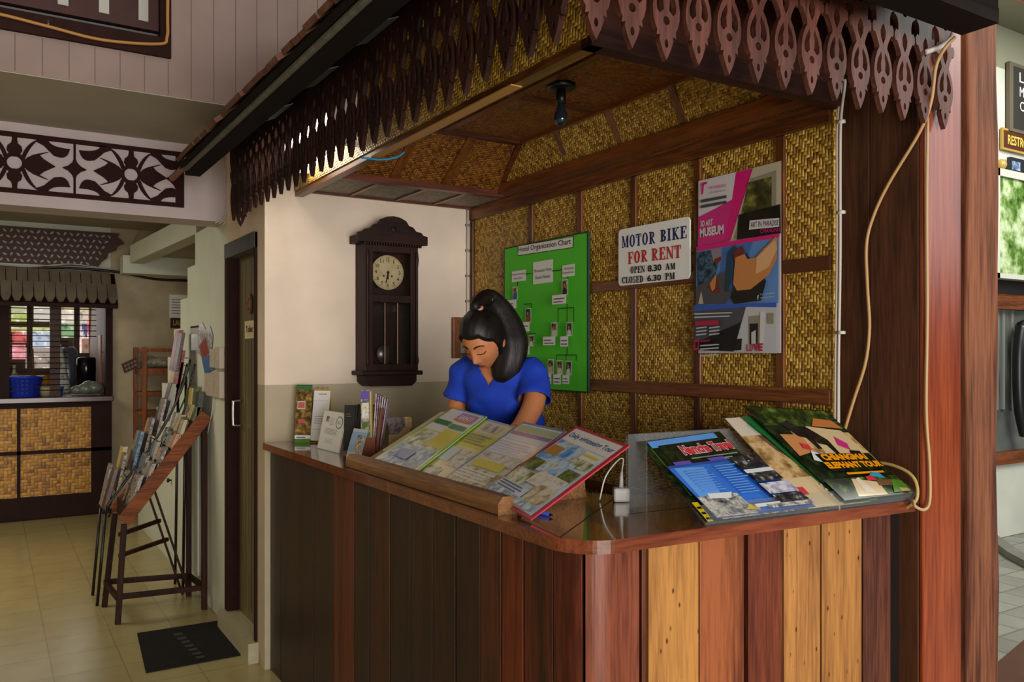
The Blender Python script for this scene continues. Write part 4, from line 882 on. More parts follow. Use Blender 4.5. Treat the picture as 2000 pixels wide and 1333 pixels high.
PF = [photo('tour_photo_%d' % i, c, s, .22) for i, (c, s) in enumerate([(['#6a7a50', '#a0ac78', '#dcdcd0', '#ecebe2'], 26), (['#e4ecf2', '#b4c6d4', '#6c90ba', '#dccfae'], 30), (['#3f7cd0', '#6aa8e8', '#d0e4f6', '#b8a878'], 18), (['#b4a68a', '#d8d2c8', '#e6e6e2', '#98968c'], 28), (['#8c8878', '#c4b48c', '#e2dccf', '#a8b4d0'], 32), (['#3c4c2c', '#6c7c44', '#a8a878'], 34)])]
def f1(R, T, L):
    R(.05, .03, .97, .98, G['paper']); R(.06, .30, .95, .62, G['yellow']); R(.08, .04, .93, .45, PF[1]); R(.10, .35, .9, .6, PF[0]); R(.55, .40, .95, .68, G['yellow']); R(.08, .72, .5, .79, G['dgreen']); R(.55, .70, .93, .77, G['dgreen']); R(.45, .82, .9, .95, G['orange']); T('SANTI', .5, .85, .85, .92, G['paper'], .03); R(.3, .15, .6, .28, G['dblue'])
def f2(R, T, L):
    R(.04, .02, .97, .97, G['cream']); R(.1, .55, .95, .78, G['yellow']); R(.1, .05, .55, .2, PF[0]); R(.45, .25, .95, .5, PF[3]); R(.08, .3, .42, .5, G['ltblue']); R(.35, .82, .8, .93, PF[4]); L(.12, .6, .9, .76, 4, G['grey'])
def f3(R, T, L):
    R(.04, .02, .97, .97, G['paper']); R(.06, .86, .95, .95, mat('folder_ltgreen', '#b8c8a4', .3)); R(.06, .80, .95, .85, G['purple']); R(.06, .72, .9, .79, G['ltblue']); L(.1, .5, .9, .7, 6, G['lilac']); R(.08, .36, .95, .48, PF[3]); R(.15, .28, .8, .38, G['yellow']); R(.08, .04, .95, .26, PF[4]); L(.12, .1, .9, .24, 4, G['paper'])
def f4(R, T, L):
    R(.05, .03, .95, .97, G['ltblue']); R(.06, .80, .94, .96, G['paper']); T('Daily sightseeing Tour', .10, .84, .92, .915, G['dblue'], .02); R(.08, .62, .55, .80, PF[2]); R(.08, .60, .3, .72, mat('temple_gold', '#b8863c', .4)); R(.62, .68, .90, .78, G['paper']); R(.64, .72, .9, .75, G['yellow']); R(.6, .58, .92, .68, PF[0]); R(.06, .40, .75, .60, PF[2]); R(.06, .38, .3, .52, PF[5]); R(.7, .42, .93, .54, PF[5]); R(.06, .2, .4, .36, PF[0]); R(.4, .26, .92, .42, PF[3]); R(.62, .1, .94, .3, PF[4]); R(.06, .05, .6, .2, G['ltblue']); L(.1, .06, .58, .2, 5, G['ink']); R(.05, .03, .95, .10, PF[1])
FG = 'folders on the lectern'
o = folder((722, 902), (803, 930), (951, 814), (884, 796), 0, G['green'], 'green edged plastic folder, first on the lectern from the wall end', f1, 3)
o = folder((803, 930), (868, 952), (1008, 834), (944, 816), 0, G['clear'], 'yellowish sheet in a clear folder between green and pale folders', f2, 0)
o = folder((860, 940), (946, 972), (1106, 842), (1022, 824), 0, G['blue'], 'pale lilac and white folder lying left of the red one', f3, 1)
o = folder((942, 960), (1036, 1016), (1229, 871), (1126, 832), 0, G['red'], 'red edged folder titled Daily sightseeing Tour', f4, 4)
# beige board leaning behind the green folder
pl = Plane((1.208, PX(715, 900, 1.208).y, ZC+.012), (0, -1, 0), (.335, 0, .172)); mb = MB(); q = [pl.ab(pl.hit(*c)) for c in ((715, 902), (735, 905), (890, 806), (862, 806))]
mb.prism([pl.at(*c, 0) for c in q], pl.n*.003, mat('beige_board', '#c4b898', .5)); tag(mb.build('backing_sheet', base=pl.p), 'thin beige card sticking out left of the green folder', 'card')
mb = MB(); a = PZ(985, 1000, ZC); mb.tube([(1.225, 1.93, ZC+.0055), (1.245, 1.80, ZC+.0055)], .0055, mat('pen_blue', '#3f56b8', .3), 10); mb.tube([(1.245, 1.80, ZC+.0055), (1.247, 1.788, ZC+.0055)], [.004, .001], M_ink, 8); tag(mb.build('pen', None, True, base=(1.225, 1.93, ZC)), 'blue pen on the counter peeking from under the red folder', 'pen')

# ---- acrylic rack with tour brochures on the right leg
M_acr = mat('clear_acrylic', '#a8aeb0', .05, .5, alpha=.10)
AX0, AX1 = PZ(1385, 1026, ZC).x-.012, 2.285
def ar(x, z0, dy, h): pass
ac = thing('acrylic_rack', 'clear acrylic brochure rack on the right end of the counter', 'rack', (1.9, 1.6, ZC))
tilt = math.radians(33); UY = Vector((0, math.cos(tilt), math.sin(tilt)))
yb0, yb1 = PZ(1390, 1026, ZC).y+.004, PZ(1790, 977, ZC).y+.004
def ybase(x): return yb0+(yb1-yb0)*(x-1.525)/(2.29-1.525)
UXA = Vector((2.29-1.525, yb1-yb0, 0)).normalized()
plA = Plane((1.525, yb0, ZC+.004), UXA, UY)
mb = MB(); L_ = (AX1-1.525)
q = [plA.at(-.012, .0, -.004), plA.at(L_, .0, -.004), plA.at(L_, .36, -.004), plA.at(-.012, .36, -.004)]; mb.prism(q, plA.n*.003, M_acr); mb.build('back_sheet', ac)
mb = MB(); q = [plA.at(-.012, 0, .022), plA.at(L_, 0, .022), plA.at(L_, .04, .022), plA.at(-.012, .04, .022)]; mb.prism(q, plA.n*.003, M_acr)
q = [plA.at(-.012, -.002, -.004), plA.at(L_, -.002, -.004), plA.at(L_, -.002, .024), plA.at(-.012, -.002, .024)]; mb.prism(q, UY*.002, M_acr); mb.build('front_lip', ac)
mb = MB(); a = PX(1222, 985, 1.40); x = 1.455
mb.box((1.49, 1.70, ZC), (1.493, 1.705+.08, ZC+.20), M_acr); mb.prism([(1.495, 1.78, ZC), (2.2, 1.75, ZC), (2.2, 1.75, ZC+.205), (1.495, 1.78, ZC+.205)], (0, .003, 0), M_acr); mb.build('rear_support', ac)
def brochure(px4, h, base, label, fill, dtilt=0, w=None):
    plb = Plane(plA.at(0, 0, h), UXA, Vector((0, math.cos(tilt+dtilt), math.sin(tilt+dtilt)))); pr = Print(plb, .0004)
    q = [plb.ab(plb.hit(*c)) for c in px4]
    q = [(min(c[0], AX1-1.53), max(c[1], .0015)) for c in q]
    pr.mb.prism([plb.at(*c, -.0015) for c in q], plb.n*.0015, base)
    def F(a, b):
        l = (q[0][0]*(1-b)+q[3][0]*b, q[0][1]*(1-b)+q[3][1]*b); r = (q[1][0]*(1-b)+q[2][0]*b, q[1][1]*(1-b)+q[2][1]*b); return (l[0]*(1-a)+r[0]*a, l[1]*(1-a)+r[1]*a)
    def R(a0, b0, a1, b1, m): pr.poly([F(a0, b0), F(a1, b0), F(a1, b1), F(a0, b1)], m)
    def PXY(m, *pts): pr.poly([F(*c) for c in pts], m)
    def T(s, a0, b0, a1, b1, m, bold=0): pr.text(s, [F(a0, b0), F(a1, b0), F(a1, b1), F(a0, b1)], m, bold)
    def L(a0, b0, a1, b1, n, m, sd=1):
        rr = random.Random(sd)
        for k in range(n): bb = b0+(b1-b0)*k/n; R(a0, bb, a1-(a1-a0)*rr.random()*.3, bb+(b1-b0)/n*.4, m)
    fill(R, T, L, PXY); return tag(pr.mb.build('tour_brochure', base=plb.p), label, 'brochure', 'brochures in the acrylic rack')
H = {k: mat('bro_'+k, c, .25, .5, coat=.3) for k, c in dict(blue='#2f6ac8', blue2='#244a9c', lt='#5a94dc', navy='#1c2458', white='#cfcfd2', yellow='#d8b818', orange='#e8920c', red='#c0303c', sand='#b8986a', sandl='#c8b088', green='#1f6a34', dgreen='#16301a', brown='#6a4a30', cream='#cbbfae', pinkc='#c02a7a', teal='#2a90b8', purple='#5a4aa0', grass='#4a7a24', black='#1a1714').items()}
JG = photo('jungle', ['#0c1408', '#1c2c10', '#3a4c1a', '#6a7c34'], 26, .25); JG2 = photo('jungle_dark', ['#080b06', '#141f0e', '#2c3c16'], 30, .25); RV = photo('river_people', ['#2a3038', '#7a7a78', '#c4c0b8', '#8a5a3a'], 40, .25); SD = photo('sandy', ['#6a4c2a', '#a07c4c', '#c8a878', '#b89868'], 22, .25); BW = photo('bw_photo', ['#0c0c10', '#1e1e22', '#3a3a3a', '#b0b0b0'], 34, .25); EL = photo('elephant_hide', ['#4c382c', '#6a5040', '#8a6c58'], 40, .3)
def b_nam(R, T, L, P):
    R(.02, .02, .98, .98, JG2); R(.1, .0, .98, .45, RV); R(0, .9, .9, .99, H['lt']); R(.08, .45, .98, .92, JG2); R(.55, .58, .85, .68, H['white'])
    T('Namcha Travel', .30, .755, .98, .885, H['white'], .10); T('Namcha Travel', .305, .76, .975, .88, H['red'], .05)
    L(.34, .70, .98, .74, 1, mat('bro_grey', '#7a8a86', .3)); R(.5, .43, .8, .54, H['white'])
def b_blue(R, T, L, P):
    R(0, 0, 1, 1, H['blue2']); R(0, .02, .66, .95, H['blue']); P(H['lt'], (.02, .2), (.2, .15), (.35, .9), (.05, .95)); R(.0, .0, .40, .38, RV); P(H['white'], (.1, .33), (.3, .30), (.36, .40), (.12, .42)); P(H['yellow'], (.33, .08), (.45, .04), (.47, .12), (.4, .16)); L(.10, .46, .36, .86, 9, H['lt'], 3); L(.42, .34, .66, .88, 12, H['lt'], 5)
    R(.66, .73, .97, .97, BW); R(.68, .48, .97, .70, BW); R(.66, .64, .97, .71, H['white']); R(.66, .24, .97, .44, photo('waterfall', ['#7a7890', '#a8a4b8', '#d0ccd8', '#4a5a3a'], 30, .25)); R(.66, .08, .97, .22, BW); R(.4, .04, .66, .1, H['white']); R(.5, .0, .97, .07, RV)
    T('•', .8, .84, .82, .86, H['white']); R(.04, .93, .22, .99, H['purple']); R(.42, .93, .6, .99, H['purple'])
def b_sand(R, T, L, P):
    R(0, 0, 1, 1, H['sandl']); R(0, .78, 1, 1, H['cream']); P(mat('tree_mark', '#86b09a', .3), (.35, .80), (.6, .80), (.68, .9), (.5, .96), (.3, .9)); R(0, .30, 1, .78, SD); P(EL, (.3, .78), (.75, .74), (.95, .5), (.7, .3), (.55, .42), (.38, .6)); P(H['brown'], (.45, .42), (.75, .3), (.9, .16), (.6, .22)); R(.05, .12, .2, .2, H['red'])
    L(.5, .09, .95, .24, 3, H['white'])
def b_straw(R, T, L, P): R(0, 0, 1, 1, JG2); R(0, 0, 1, .75, photo('straw', ['#3c3018', '#7c6838', '#b8a068'], 40, .3)); P(mat('straw_heap', '#a8904c', .6), (.1, .5), (.8, .45), (.9, .7), (.5, .82), (.2, .72)); R(0, 0, 1, .2, H['grass'])
def b_green(R, T, L, P): R(0, 0, 1, 1, H['green']); P(H['dgreen'], (0, .2), (.5, .1), (.9, .4), (.3, .6)); P(mat('leaf_lt', '#3c9a48', .3), (.1, .6), (.7, .5), (.8, .62), (.2, .7)); P(H['yellow'], (.1, .02), (.9, .0), (.9, .06), (.2, .1))
def b_ele(R, T, L, P):
    R(0, 0, 1, 1, JG2); R(.02, .78, .98, .99, JG); R(.25, .36, .98, .72, SD); P(mat('orange_earth', '#b87a4a', .4), (.05, .45), (.3, .5), (.32, .68), (.08, .68)); P(H['sandl'], (.4, .45), (.95, .44), (.9, .74), (.5, .78))
    for s in (0, .16): P(H['black'], (.22+s, .80-s*.5), (.34+s, .84-s*.5), (.44+s, .70-s*.5), (.42+s, .52-s*.4), (.37+s, .52-s*.4), (.36+s, .64-s*.5), (.28+s, .66-s*.5))
    P(mat('raft', '#b06a34', .4), (.58, .78), (.95, .76), (.9, .86), (.7, .88)); P(H['pinkc'], (.66, .56), (.76, .50), (.8, .58), (.72, .66)); P(H['black'], (.7, .44), (.85, .42), (.86, .49), (.74, .5)); P(H['white'], (.16, .40), (.34, .34), (.36, .44), (.24, .50)); P(H['red'], (.18, .52), (.26, .5), (.28, .56), (.2, .58))
    R(.24, .28, .95, .46, JG2); T('CHIANGMAI', .28, .382, .86, .452, H['black'], .10); T('CHIANGMAI', .28, .388, .86, .455, H['orange'], .06); T('ELEPHANT TOUR', .23, .296, .96, .366, H['black'], .10); T('ELEPHANT TOUR', .23, .302, .96, .369, H['orange'], .06); L(.38, .235, .9, .285, 1, H['orange']); L(.40, .225, .86, .24, 1, H['black'])
    R(.0, .0, .98, .2, JG); P(H['sandl'], (.22, .02), (.62, .01), (.66, .14), (.36, .19)); P(H['cream'], (.38, .06), (.50, .04), (.46, .2), (.40, .18)); P(H['teal'], (.62, .205), (.80, .17), (.79, .225), (.7, .245)); P(H['red'], (.54, .16), (.66, .15), (.66, .21), (.56, .2)); P(H['brown'], (.62, .1), (.88, .09), (.9, .15), (.66, .16)); P(H['grass'], (.72, .02), (.97, .02), (.97, .13), (.85, .15)); P(H['sand'], (.84, .02), (.96, .02), (.94, .05), (.84, .06))
def b_dark(R, T, L, P): R(0, 0, 1, 1, JG2); P(H['grass'], (.1, .3), (.3, .2), (.28, .8), (.1, .9)); R(.02, 0, .14, .22, H['yellow']); L(.03, .02, .12, .2, 3, H['black'])
brochure(((1384, 1025), (1500, 1014), (1375, 852), (1244, 864)), .0030, H['black'], 'dark green brochure with yellow foot, lowest left in the acrylic rack', b_dark)
brochure(((1400, 1024), (1560, 1002), (1405, 843), (1262, 863)), .0060, JG2, 'jungle brochure titled Namcha Travel above the blue brochure', b_nam)
brochure(((1620, 990), (1690, 984), (1470, 815), (1414, 822)), .0075, H['sand'], 'brochure with straw heap photo left of the sandy one', b_straw, .05)
brochure(((1584, 1000), (1705, 985), (1500, 812), (1416, 818)), .0095, H['sandl'], 'sandy brochure with cream top showing an elephant trunk', b_sand, .06)
brochure(((1655, 990), (1725, 982), (1515, 812), (1450, 814)), .0115, H['green'], 'plain green brochure edge peeking beside the elephant tour brochure', b_green, .09)
brochure(((1408, 1022), (1600, 997), (1472, 890), (1302, 912)), .0140, H['blue2'], 'bright blue brochure lying in front in the acrylic rack', b_blue)
brochure(((1655, 992), (1800, 973), (1615, 803), (1450, 792)), .0165, JG2, 'large jungle brochure titled CHIANGMAI ELEPHANT TOUR', b_ele, .13)

# ---- charger and cable
M_wp = mat('white_plastic', '#d6d4cf', .35, .5)
a = PZ(1213, 980, ZC); cg = thing('phone_charger', 'white cube charger with its cable on the inner counter', 'charger', a)
mb = MB(); mb.obox(a+Vector((0, 0, .0205)), RT, FW, (0, 0, 1), .023, .02, .02, M_wp); mb.build('charger_body', cg, bevel=.006)
mb = MB(); t = a+Vector((0, 0, .041)); mb.tube(spline([t, t+RT*.003+Vector((0, 0, .05)), t+RT*.006+Vector((0, 0, .082)), t-RT*.012+Vector((0, 0, .075)), t-RT*.045+Vector((0, 0, .03)), t-RT*.062+Vector((0, .0, -.036))], 6), .0022, M_wp, 8); mb.tube([t, t+RT*.002+Vector((0, 0, .045))], [.007, .004], M_wp, 10); mb.build('charging_cable', cg, True)

# ---- things at the wall end of the counter
def onC(u, v): return PZ(u, v, ZC)
def onCY(u, Y): p = PY(u, 860, Y); return Vector((p.x, Y, ZC))
# tall green tent card
def tent(px_bl, px_br, htop, w_dir, depth, label, name, cat, front, side):
    pass
a, b = onCY(575, 3.93), onCY(606, 3.89); wd = (b-a); wd = Vector((wd.x, wd.y, 0)); nrm = Vector((wd.y, -wd.x, 0)).normalized()
if nrm.dot(-FW) < 0: nrm = -nrm
up = (Vector((0, 0, .275))-nrm*.045)
pl = Plane(a, wd, up); tl = thing('tent_card', 'tall green topped tent card with jungle picture by the wall', 'card', a)
pr = Print(pl, .0004); Wd = wd.length; Hh = up.length
pr.slab(0, 0, Wd, Hh, .0015, H['dgreen']); pr.rect(0, .02, Wd, Hh-.02, photo('tiger_card', ['#2c1c0c', '#5a4018', '#8a6a30', '#b89858'], 45, .3)); pr.rect(0, Hh*.92, Wd, Hh, H['green']); pr.rect(0, 0, Wd, Hh*.07, H['grass']); pr.rect(0, Hh*.07, Wd, Hh*.13, M_paper); pr.rect(Wd*.1, Hh*.58, Wd*.6, Hh*.72, H['cream']); pr.rect(Wd*.14, Hh*.60, Wd*.56, Hh*.70, mat('card_pink', '#b85a5a', .4)); pr.rect(Wd*.2, Hh*.34, Wd*.62, Hh*.40, MATS['card_pink']); pr.lines(Wd*.12, Hh*.085, Wd*.7, Hh*.12, 1, H['blue2'])
pr.mb.build('front_panel', tl)
mb = MB(); top = a+up; bk = a-nrm*.06; mb.prism([bk, bk+wd, top+wd, top], nrm*.0015, H['dgreen']); mb.build('back_panel', tl)
# white desk calendar
a, b = onCY(605, 3.90), onCY(637, 3.84); wd = b-a; wd = Vector((wd.x, wd.y, 0)); nrm = Vector((wd.y, -wd.x, 0)).normalized()
if nrm.dot(-FW) < 0: nrm = -nrm
up = Vector((0, 0, .255))-nrm*.05; cl = thing('desk_calendar', 'white standing calendar with yellow back behind the white notice', 'calendar', a)
pl = Plane(a, wd, up); pr = Print(pl, .0004); Wd = wd.length; Hh = up.length; pr.slab(0, .01, Wd, Hh, .002, M_paper)
pr.lines(Wd*.15, Hh*.36, Wd*.9, Hh*.52, 4, mat('cal_dots', '#7c86b0', .6), .2, .3, 3); pr.lines(Wd*.3, Hh*.9, Wd*.8, Hh*.93, 1, M_scrib); pr.rect(Wd*.05, Hh*.245, Wd*.95, Hh*.25, MATS['cal_dots']); pr.rect(Wd*.05, Hh*.78, Wd*.95, Hh*.784, MATS['cal_dots']); pr.mb.build('calendar_page', cl)
M_yel = mat('yellow_card', '#c9971c', .5)
mb = MB(); top = a+up; bk = a-nrm*.065; mb.prism([bk, bk+wd, top+wd, top], nrm*.002, M_yel); mb.prism([a, a+wd, bk+wd, bk], (0, 0, .002), M_yel); mb.build('calendar_stand', cl)
mb = MB()
for k in (.2, .5, .8): mb.tube([top+wd*k+nrm*.008*math.cos(t)+Vector((0, 0, .008*math.sin(t))) for t in [i*.6 for i in range(11)]], .0012, MATS['chrome'], 6)
mb.build('binding_ring', cl)
# notice in acrylic stand
a, b = onC(619, 876), onC(662, 887); wd = b-a; wd = Vector((wd.x, wd.y, 0)); nrm = Vector((wd.y, -wd.x, 0)).normalized()
if nrm.dot(-FW) < 0: nrm = -nrm
up = Vector((0, 0, .172))-nrm*.035; nt_ = thing('notice_stand', 'white notice in a clear stand with a green ring emblem', 'notice', a)
pl = Plane(a, wd, up); pr = Print(pl, .0004); Wd = wd.length; Hh = up.length; pr.slab(0, 0, Wd, Hh, .003, mat('acrylic_edge', '#b8c0c0', .15)); pr.rect(Wd*.02, Hh*.015, Wd*.98, Hh*.985, M_paper)
pr.circle(Wd*.78, Hh*.74, Wd*.15, mat('emblem_green', '#6a8a7a', .5), 24, Hh*.16); pr.circle(Wd*.78, Hh*.74, Wd*.115, M_paper, 24, Hh*.13); pr.lines(Wd*.70, Hh*.70, Wd*.86, Hh*.79, 3, MATS['emblem_green']); pr.rect(Wd*.2, Hh*.72, Wd*.32, Hh*.86, photo('tiny_pic', ['#3a3634', '#8a7a74', '#c8c0bc'], 80)); pr.lines(Wd*.38, Hh*.66, Wd*.6, Hh*.86, 5, M_scrib, .15); pr.lines(Wd*.22, Hh*.42, Wd*.8, Hh*.58, 5, M_scrib, .18, .1); pr.lines(Wd*.3, Hh*.2, Wd*.68, Hh*.32, 4, M_scrib, .12); pr.mb.build('notice_sheet', nt_)
mb = MB(); bk = a-nrm*.06; mb.prism([a, a+wd, bk+wd, bk], (0, 0, .0025), M_acr); mb.build('foot', nt_)
# brochure holders: two-sided wooden holder, black leaflets and pink leaflets
M_hold = wood('holder_wood', '#5a2c18', '#86482a', 'z', .4, .4, 1, 50, .1)
hd = thing('leaflet_holder', 'reddish wooden leaflet holder standing behind the small blue card', 'holder', onC(705, 893))
hp = onC(709, 893); hx = Vector((1, 0, 0)); hy = Vector((0, 1, 0)); hx2 = RT; hy2 = FW
mb = MB()
def hb(dx0, dx1, dy0, dy1, z0, z1, m=M_hold): mb.obox(hp+hx2*((dx0+dx1)/2)+hy2*((dy0+dy1)/2)+Vector((0, 0, (z0+z1)/2)), hx2, hy2, (0, 0, 1), abs(dx1-dx0)/2, abs(dy1-dy0)/2, (z1-z0)/2, m)
hb(-.055, .05, 0, .13, 0, .01); mb.build('holder_base', hd)
mb = MB(); q = [(-.022, 0), (.05, 0), (.05, .078), (.03, .078), (.0, .068), (-.022, .035)]; mb.prism([hp+hx2*x+hy2*.0+Vector((0, 0, z+.0)) for x, z in q], hy2*.010, M_hold); mb.build('front_panel', hd, bevel=.002); mb = MB(); mb.prism([hp+hx2*x+hy2*.055+Vector((0, 0, z+.0)) for x, z in [(-.055, .0), (-.023, 0), (-.023, .055), (-.055, .055)]], hy2*.008, M_hold); mb.build('front_panel', hd, bevel=.002)
mb = MB(); q = [(0.045, 0), (.056, 0), (.078, .20), (.070, .20)]; mb.prism([hp+hx2*x+hy2*.02+Vector((0, 0, z)) for x, z in q], hy2*.10, M_hold); mb.build('side_panel', hd, bevel=.002)
mb = MB(); mb.prism([hp+hx2*x+hy2*.07+Vector((0, 0, z)) for x, z in [(-.035, 0), (-.022, 0), (-.012, .20), (-.02, .20)]], hy2*.07, M_hold); mb.build('divider', hd)
LG = 'leaflets standing in the wooden holder'
def leaf3(dx, dy, w_, h_, th_, lean, m, label, fill=None, z0=.012, yaw=0):
    c = hp+hx2*dx+hy2*dy+Vector((0, 0, z0)); ux = (hx2*math.cos(yaw)+hy2*math.sin(yaw)); upv = Vector((0, 0, 1))*h_+ux*lean
    pl = Plane(c, ux, Vector((0, 0, 1))); pr = Print(pl, .0004)
    P4 = [c, c+ux*w_, c+ux*w_+upv, c+upv]; nn = ux.cross(Vector((0, 0, 1)))
    pr.mb.prism(P4, -nn*th_, m)
    if fill: fill(pr, w_, h_, lean)
    return tag(pr.mb.build('leaflet', base=c), label, 'leaflet', LG)
for k in range(7):
    leaf3(-.084+k*.0125, .125+k*.001, .0105, .192+.004*(k % 2), .05, .018, mat('black_card', '#171414', .35), ['black leaflet, leftmost in the wooden holder', 'black leaflet, second from left in the wooden holder', 'black leaflet, third from left in the wooden holder', 'black leaflet, fourth from left in the wooden holder', 'black leaflet, fifth from left in the wooden holder', 'black leaflet, sixth from left in the wooden holder', 'black leaflet next to the cream leaflet in the holder'][k], None, .012)
def blk(pr, w_, h_, l):
    pass
leaf3(-.106, .118, .045, .195, .003, .006, MATS['black_card'], 'wide black leaflet with faint gold print, front of the holder', lambda pr, w_, h_, l: pr.lines(w_*.3, h_*.75, w_*.8, h_*.85, 2, mat('gold_print', '#8a7a4a', .4), .2))
leaf3(-.002, .075, .012, .19, .04, .016, mat('cream_card', '#b8a880', .5), 'cream edged leaflet right of the black ones', None)
def bl_fill(pr, w_, h_, l): pr.rect(l*.9, h_*.86, w_+l*.9, h_*.99, H['purple']); pr.rect(w_*.1+l*.5, h_*.55, w_*.9+l*.5, h_*.8, PF[4]); pr.rect(w_*.1+l*.3, h_*.2, w_*.9+l*.3, h_*.5, PF[5])
leaf3(-.012, .03, .036, .262, .003, -.003, photo('blue_leaflet', ['#28344c', '#6a7078', '#b8b4a8', '#8a4a3a'], 60), 'tall leaflet with blue top beside the pink stack', bl_fill)
leaf3(.026, .034, .006, .258, .03, -.004, mat('edge_yellow', '#c0a860', .5), 'yellow edged leaflet behind the tall blue topped one', None)
for k in range(6):
    x = .034+k*.005
    leaf3(x-.004, .05+k*.003, .0042, .245-.004*k, .07, .014+.004*k, photo('pink_leaf_%d' % (k % 3), [['#8a6a70', '#c0a4aa', '#d8c8c8', '#6a5a80'], ['#7c6478', '#b09aa8', '#cdb9bd', '#4a4460'], ['#a08088', '#c8b0b4', '#857898', '#d4c4c4']][k % 3], 50), 'pink and lilac leaflet, %s of the stack in the holder' % ['leftmost', 'second', 'third', 'fourth', 'fifth', 'rightmost'][k], None)
# curved small blue card in front
a = onC(676, 893); b = onC(704, 898); wd = Vector((b.x-a.x, b.y-a.y, 0)); nrm = Vector((wd.y, -wd.x, 0)).normalized(); nrm = nrm if nrm.dot(-FW) > 0 else -nrm
mb = MB(); rows = []; Nn = 10; shift = RT*.022
for i in range(Nn+1):
    t = i/Nn; rows.append(a+Vector((0, 0, .118*t))+shift*(t-.3*math.sin(math.pi*t)*.6)-nrm*.012*math.sin(math.pi*t*.5))
mcl = [mat('card_sky', '#8aa8c8', .3), mat('card_pale', '#b8c4d4', .3), photo('card_pics', ['#2c3c58', '#7a8a98', '#c0a060', '#d0d4d8'], 70)]
for i in range(Nn):
    p, q = rows[i], rows[i+1]; m0 = mcl[0] if i < 6 else mcl[1]
    mb.add([p, p+wd, q+wd, q], [(0, 1, 2, 3)], mcl[1] if i in (0, 1, 9) else mcl[0])
    mb.add([p-nrm*.001, p+wd-nrm*.001, q+wd-nrm*.001, q-nrm*.001], [(3, 2, 1, 0)], mcl[1])
    if 2 <= i <= 7: mb.add([p+wd*.42+nrm*.0004, p+wd*.92+nrm*.0004, q+wd*.92+nrm*.0004, q+wd*.42+nrm*.0004], [(0, 1, 2, 3)], mcl[2])
tag(mb.build('small_card', base=a), 'small curved sky blue card standing in front of the holder', 'card')
# pine card box with grey cards
bxp = onC(778, 872); bb = thing('card_box', 'pale pine card box with rounded back beside the folders', 'box', bxp)
M_pine = wood('pale_pine', '#cfa872', '#e8cc9c', 'z', .55, .35, 1, 60, .1)
def bxq(pts, dy, th_, nm):
    m_ = MB(); m_.prism([bxp+RT*x+FW*dy+Vector((0, 0, z)) for x, z in pts], FW*th_, M_pine); return m_.build(nm, bb, bevel=.002)
bxq([(-.045, 0), (.055, 0), (.055, .085), (.025, .085), (.0, .055), (-.045, .05)], 0, .008, 'front_panel')
bxq([(-.045, 0), (.055, 0), (.055, .12), (.048, .13), (.02, .13), (.0, .12), (-.045, .06)], .06, .008, 'back_panel')
m_ = MB(); m_.obox(bxp+RT*.051+FW*.034+Vector((0, 0, .04)), RT, FW, (0, 0, 1), .004, .026, .04, M_pine); m_.obox(bxp+RT*-.041+FW*.034+Vector((0, 0, .025)), RT, FW, (0, 0, 1), .004, .026, .025, M_pine); m_.obox(bxp+RT*.005+FW*.034+Vector((0, 0, .004)), RT, FW, (0, 0, 1), .042, .026, .004, M_pine); m_.build('side_panel', bb)
for k in range(6):
    m_ = MB(); c = bxp+FW*(.012+k*.0075)+Vector((0, 0, .009)); q = [(-.034, 0), (.02, 0), (.012, .118), (-.056, .124)]
    m_.prism([c+RT*(x+k*.002)+Vector((0, 0, z)) for x, z in q], FW*.004, photo('grey_cards', ['#4a4244', '#7a7072', '#a09694', '#5a5058'], 60)); tag(m_.build('name_card', base=c), 'grey printed card, %s in the pine card box' % ['frontmost', 'second from front', 'third from front', 'fourth from front', 'fifth from front', 'rearmost'][k], 'card', 'cards in the pine box')

# ================================================================== CABLES NEAR THE POSTS
M_wc = mat('white_flex', '#b8ada4', .5); M_bc = mat('beige_cord', '#b08a5c', .5)
for dx, nm, top in ((0, 'white cable, left of the pair down the woven wall edge', 172), (6, 'white cable, right of the pair down the woven wall edge', 168)):
    XQ = 2.25
    mb = MB(); P = [PX(1644+dx, top, XQ), PX(1637+dx, 225, XQ), PX(1635+dx, 300, XQ), PX(1635+dx, 500, XQ), PX(1632+dx, 700, XQ), PX(1631+dx, 845, XQ)]
    P = [P[0]+Vector((0, 0, .02))]+P; mb.tube(spline(P, 6), .0045, M_wc, 8)
    if dx == 0:
        for v in (238, 415, 650): c = PX(1640, v, XQ-.004); mb.box(c-Vector((.003, .013, .005)), c+Vector((.012, .012, .005)), mat('clip_white', '#c8c4bc', .5))
    tag(mb.build('cable', None, True, base=P[-1]), nm, 'cable')
mb = MB(); P = [PX(1866, 72, 2.30), PX(1845, 95, 2.285), PX(1828, 130, 2.285), PX(1818, 200, 2.285), PX(1795, 260, 2.285), PX(1735, 360, 2.285), PX(1705, 425, 2.285), PX(1692, 480, 2.285), PX(1694, 560, 2.285), PX(1698, 640, 2.285), PX(1690, 710, 2.285), PX(1668, 780, 2.285), PX(1650, 840, 2.285), PX(1643, 870, 2.285)]
mb.tube(spline(P, 6), .005, M_bc, 8); tag(mb.build('cable', None, True, base=P[-1]), 'beige cord hanging in a curve across the dark planks', 'cable')
mb = MB(); P = [PY(1812, 230, 1.405), PY(1810, 400, 1.408), PY(1811, 600, 1.408), PY(1809, 800, 1.408), PY(1815, 900, 1.406), PY(1816, 975, 1.404), PY(1806, 996, 1.402), PY(1788, 990, 1.40), PY(1783, 978, 1.42)]
mb.tube(spline(P, 6), .0045, mat('pale_cord', '#b8976c', .5), 8); tag(mb.build('cable', None, True, base=P[4]), 'pale cord running down the corner of the red-brown post', 'cable')
mb = MB(); P = [PX(1695, 905, 2.27), PX(1730, 906, 2.275), PX(1765, 918, 2.275), PX(1785, 935, 2.275), PX(1792, 960, 2.27), PX(1786, 982, 2.26), PX(1760, 997, 2.25)]
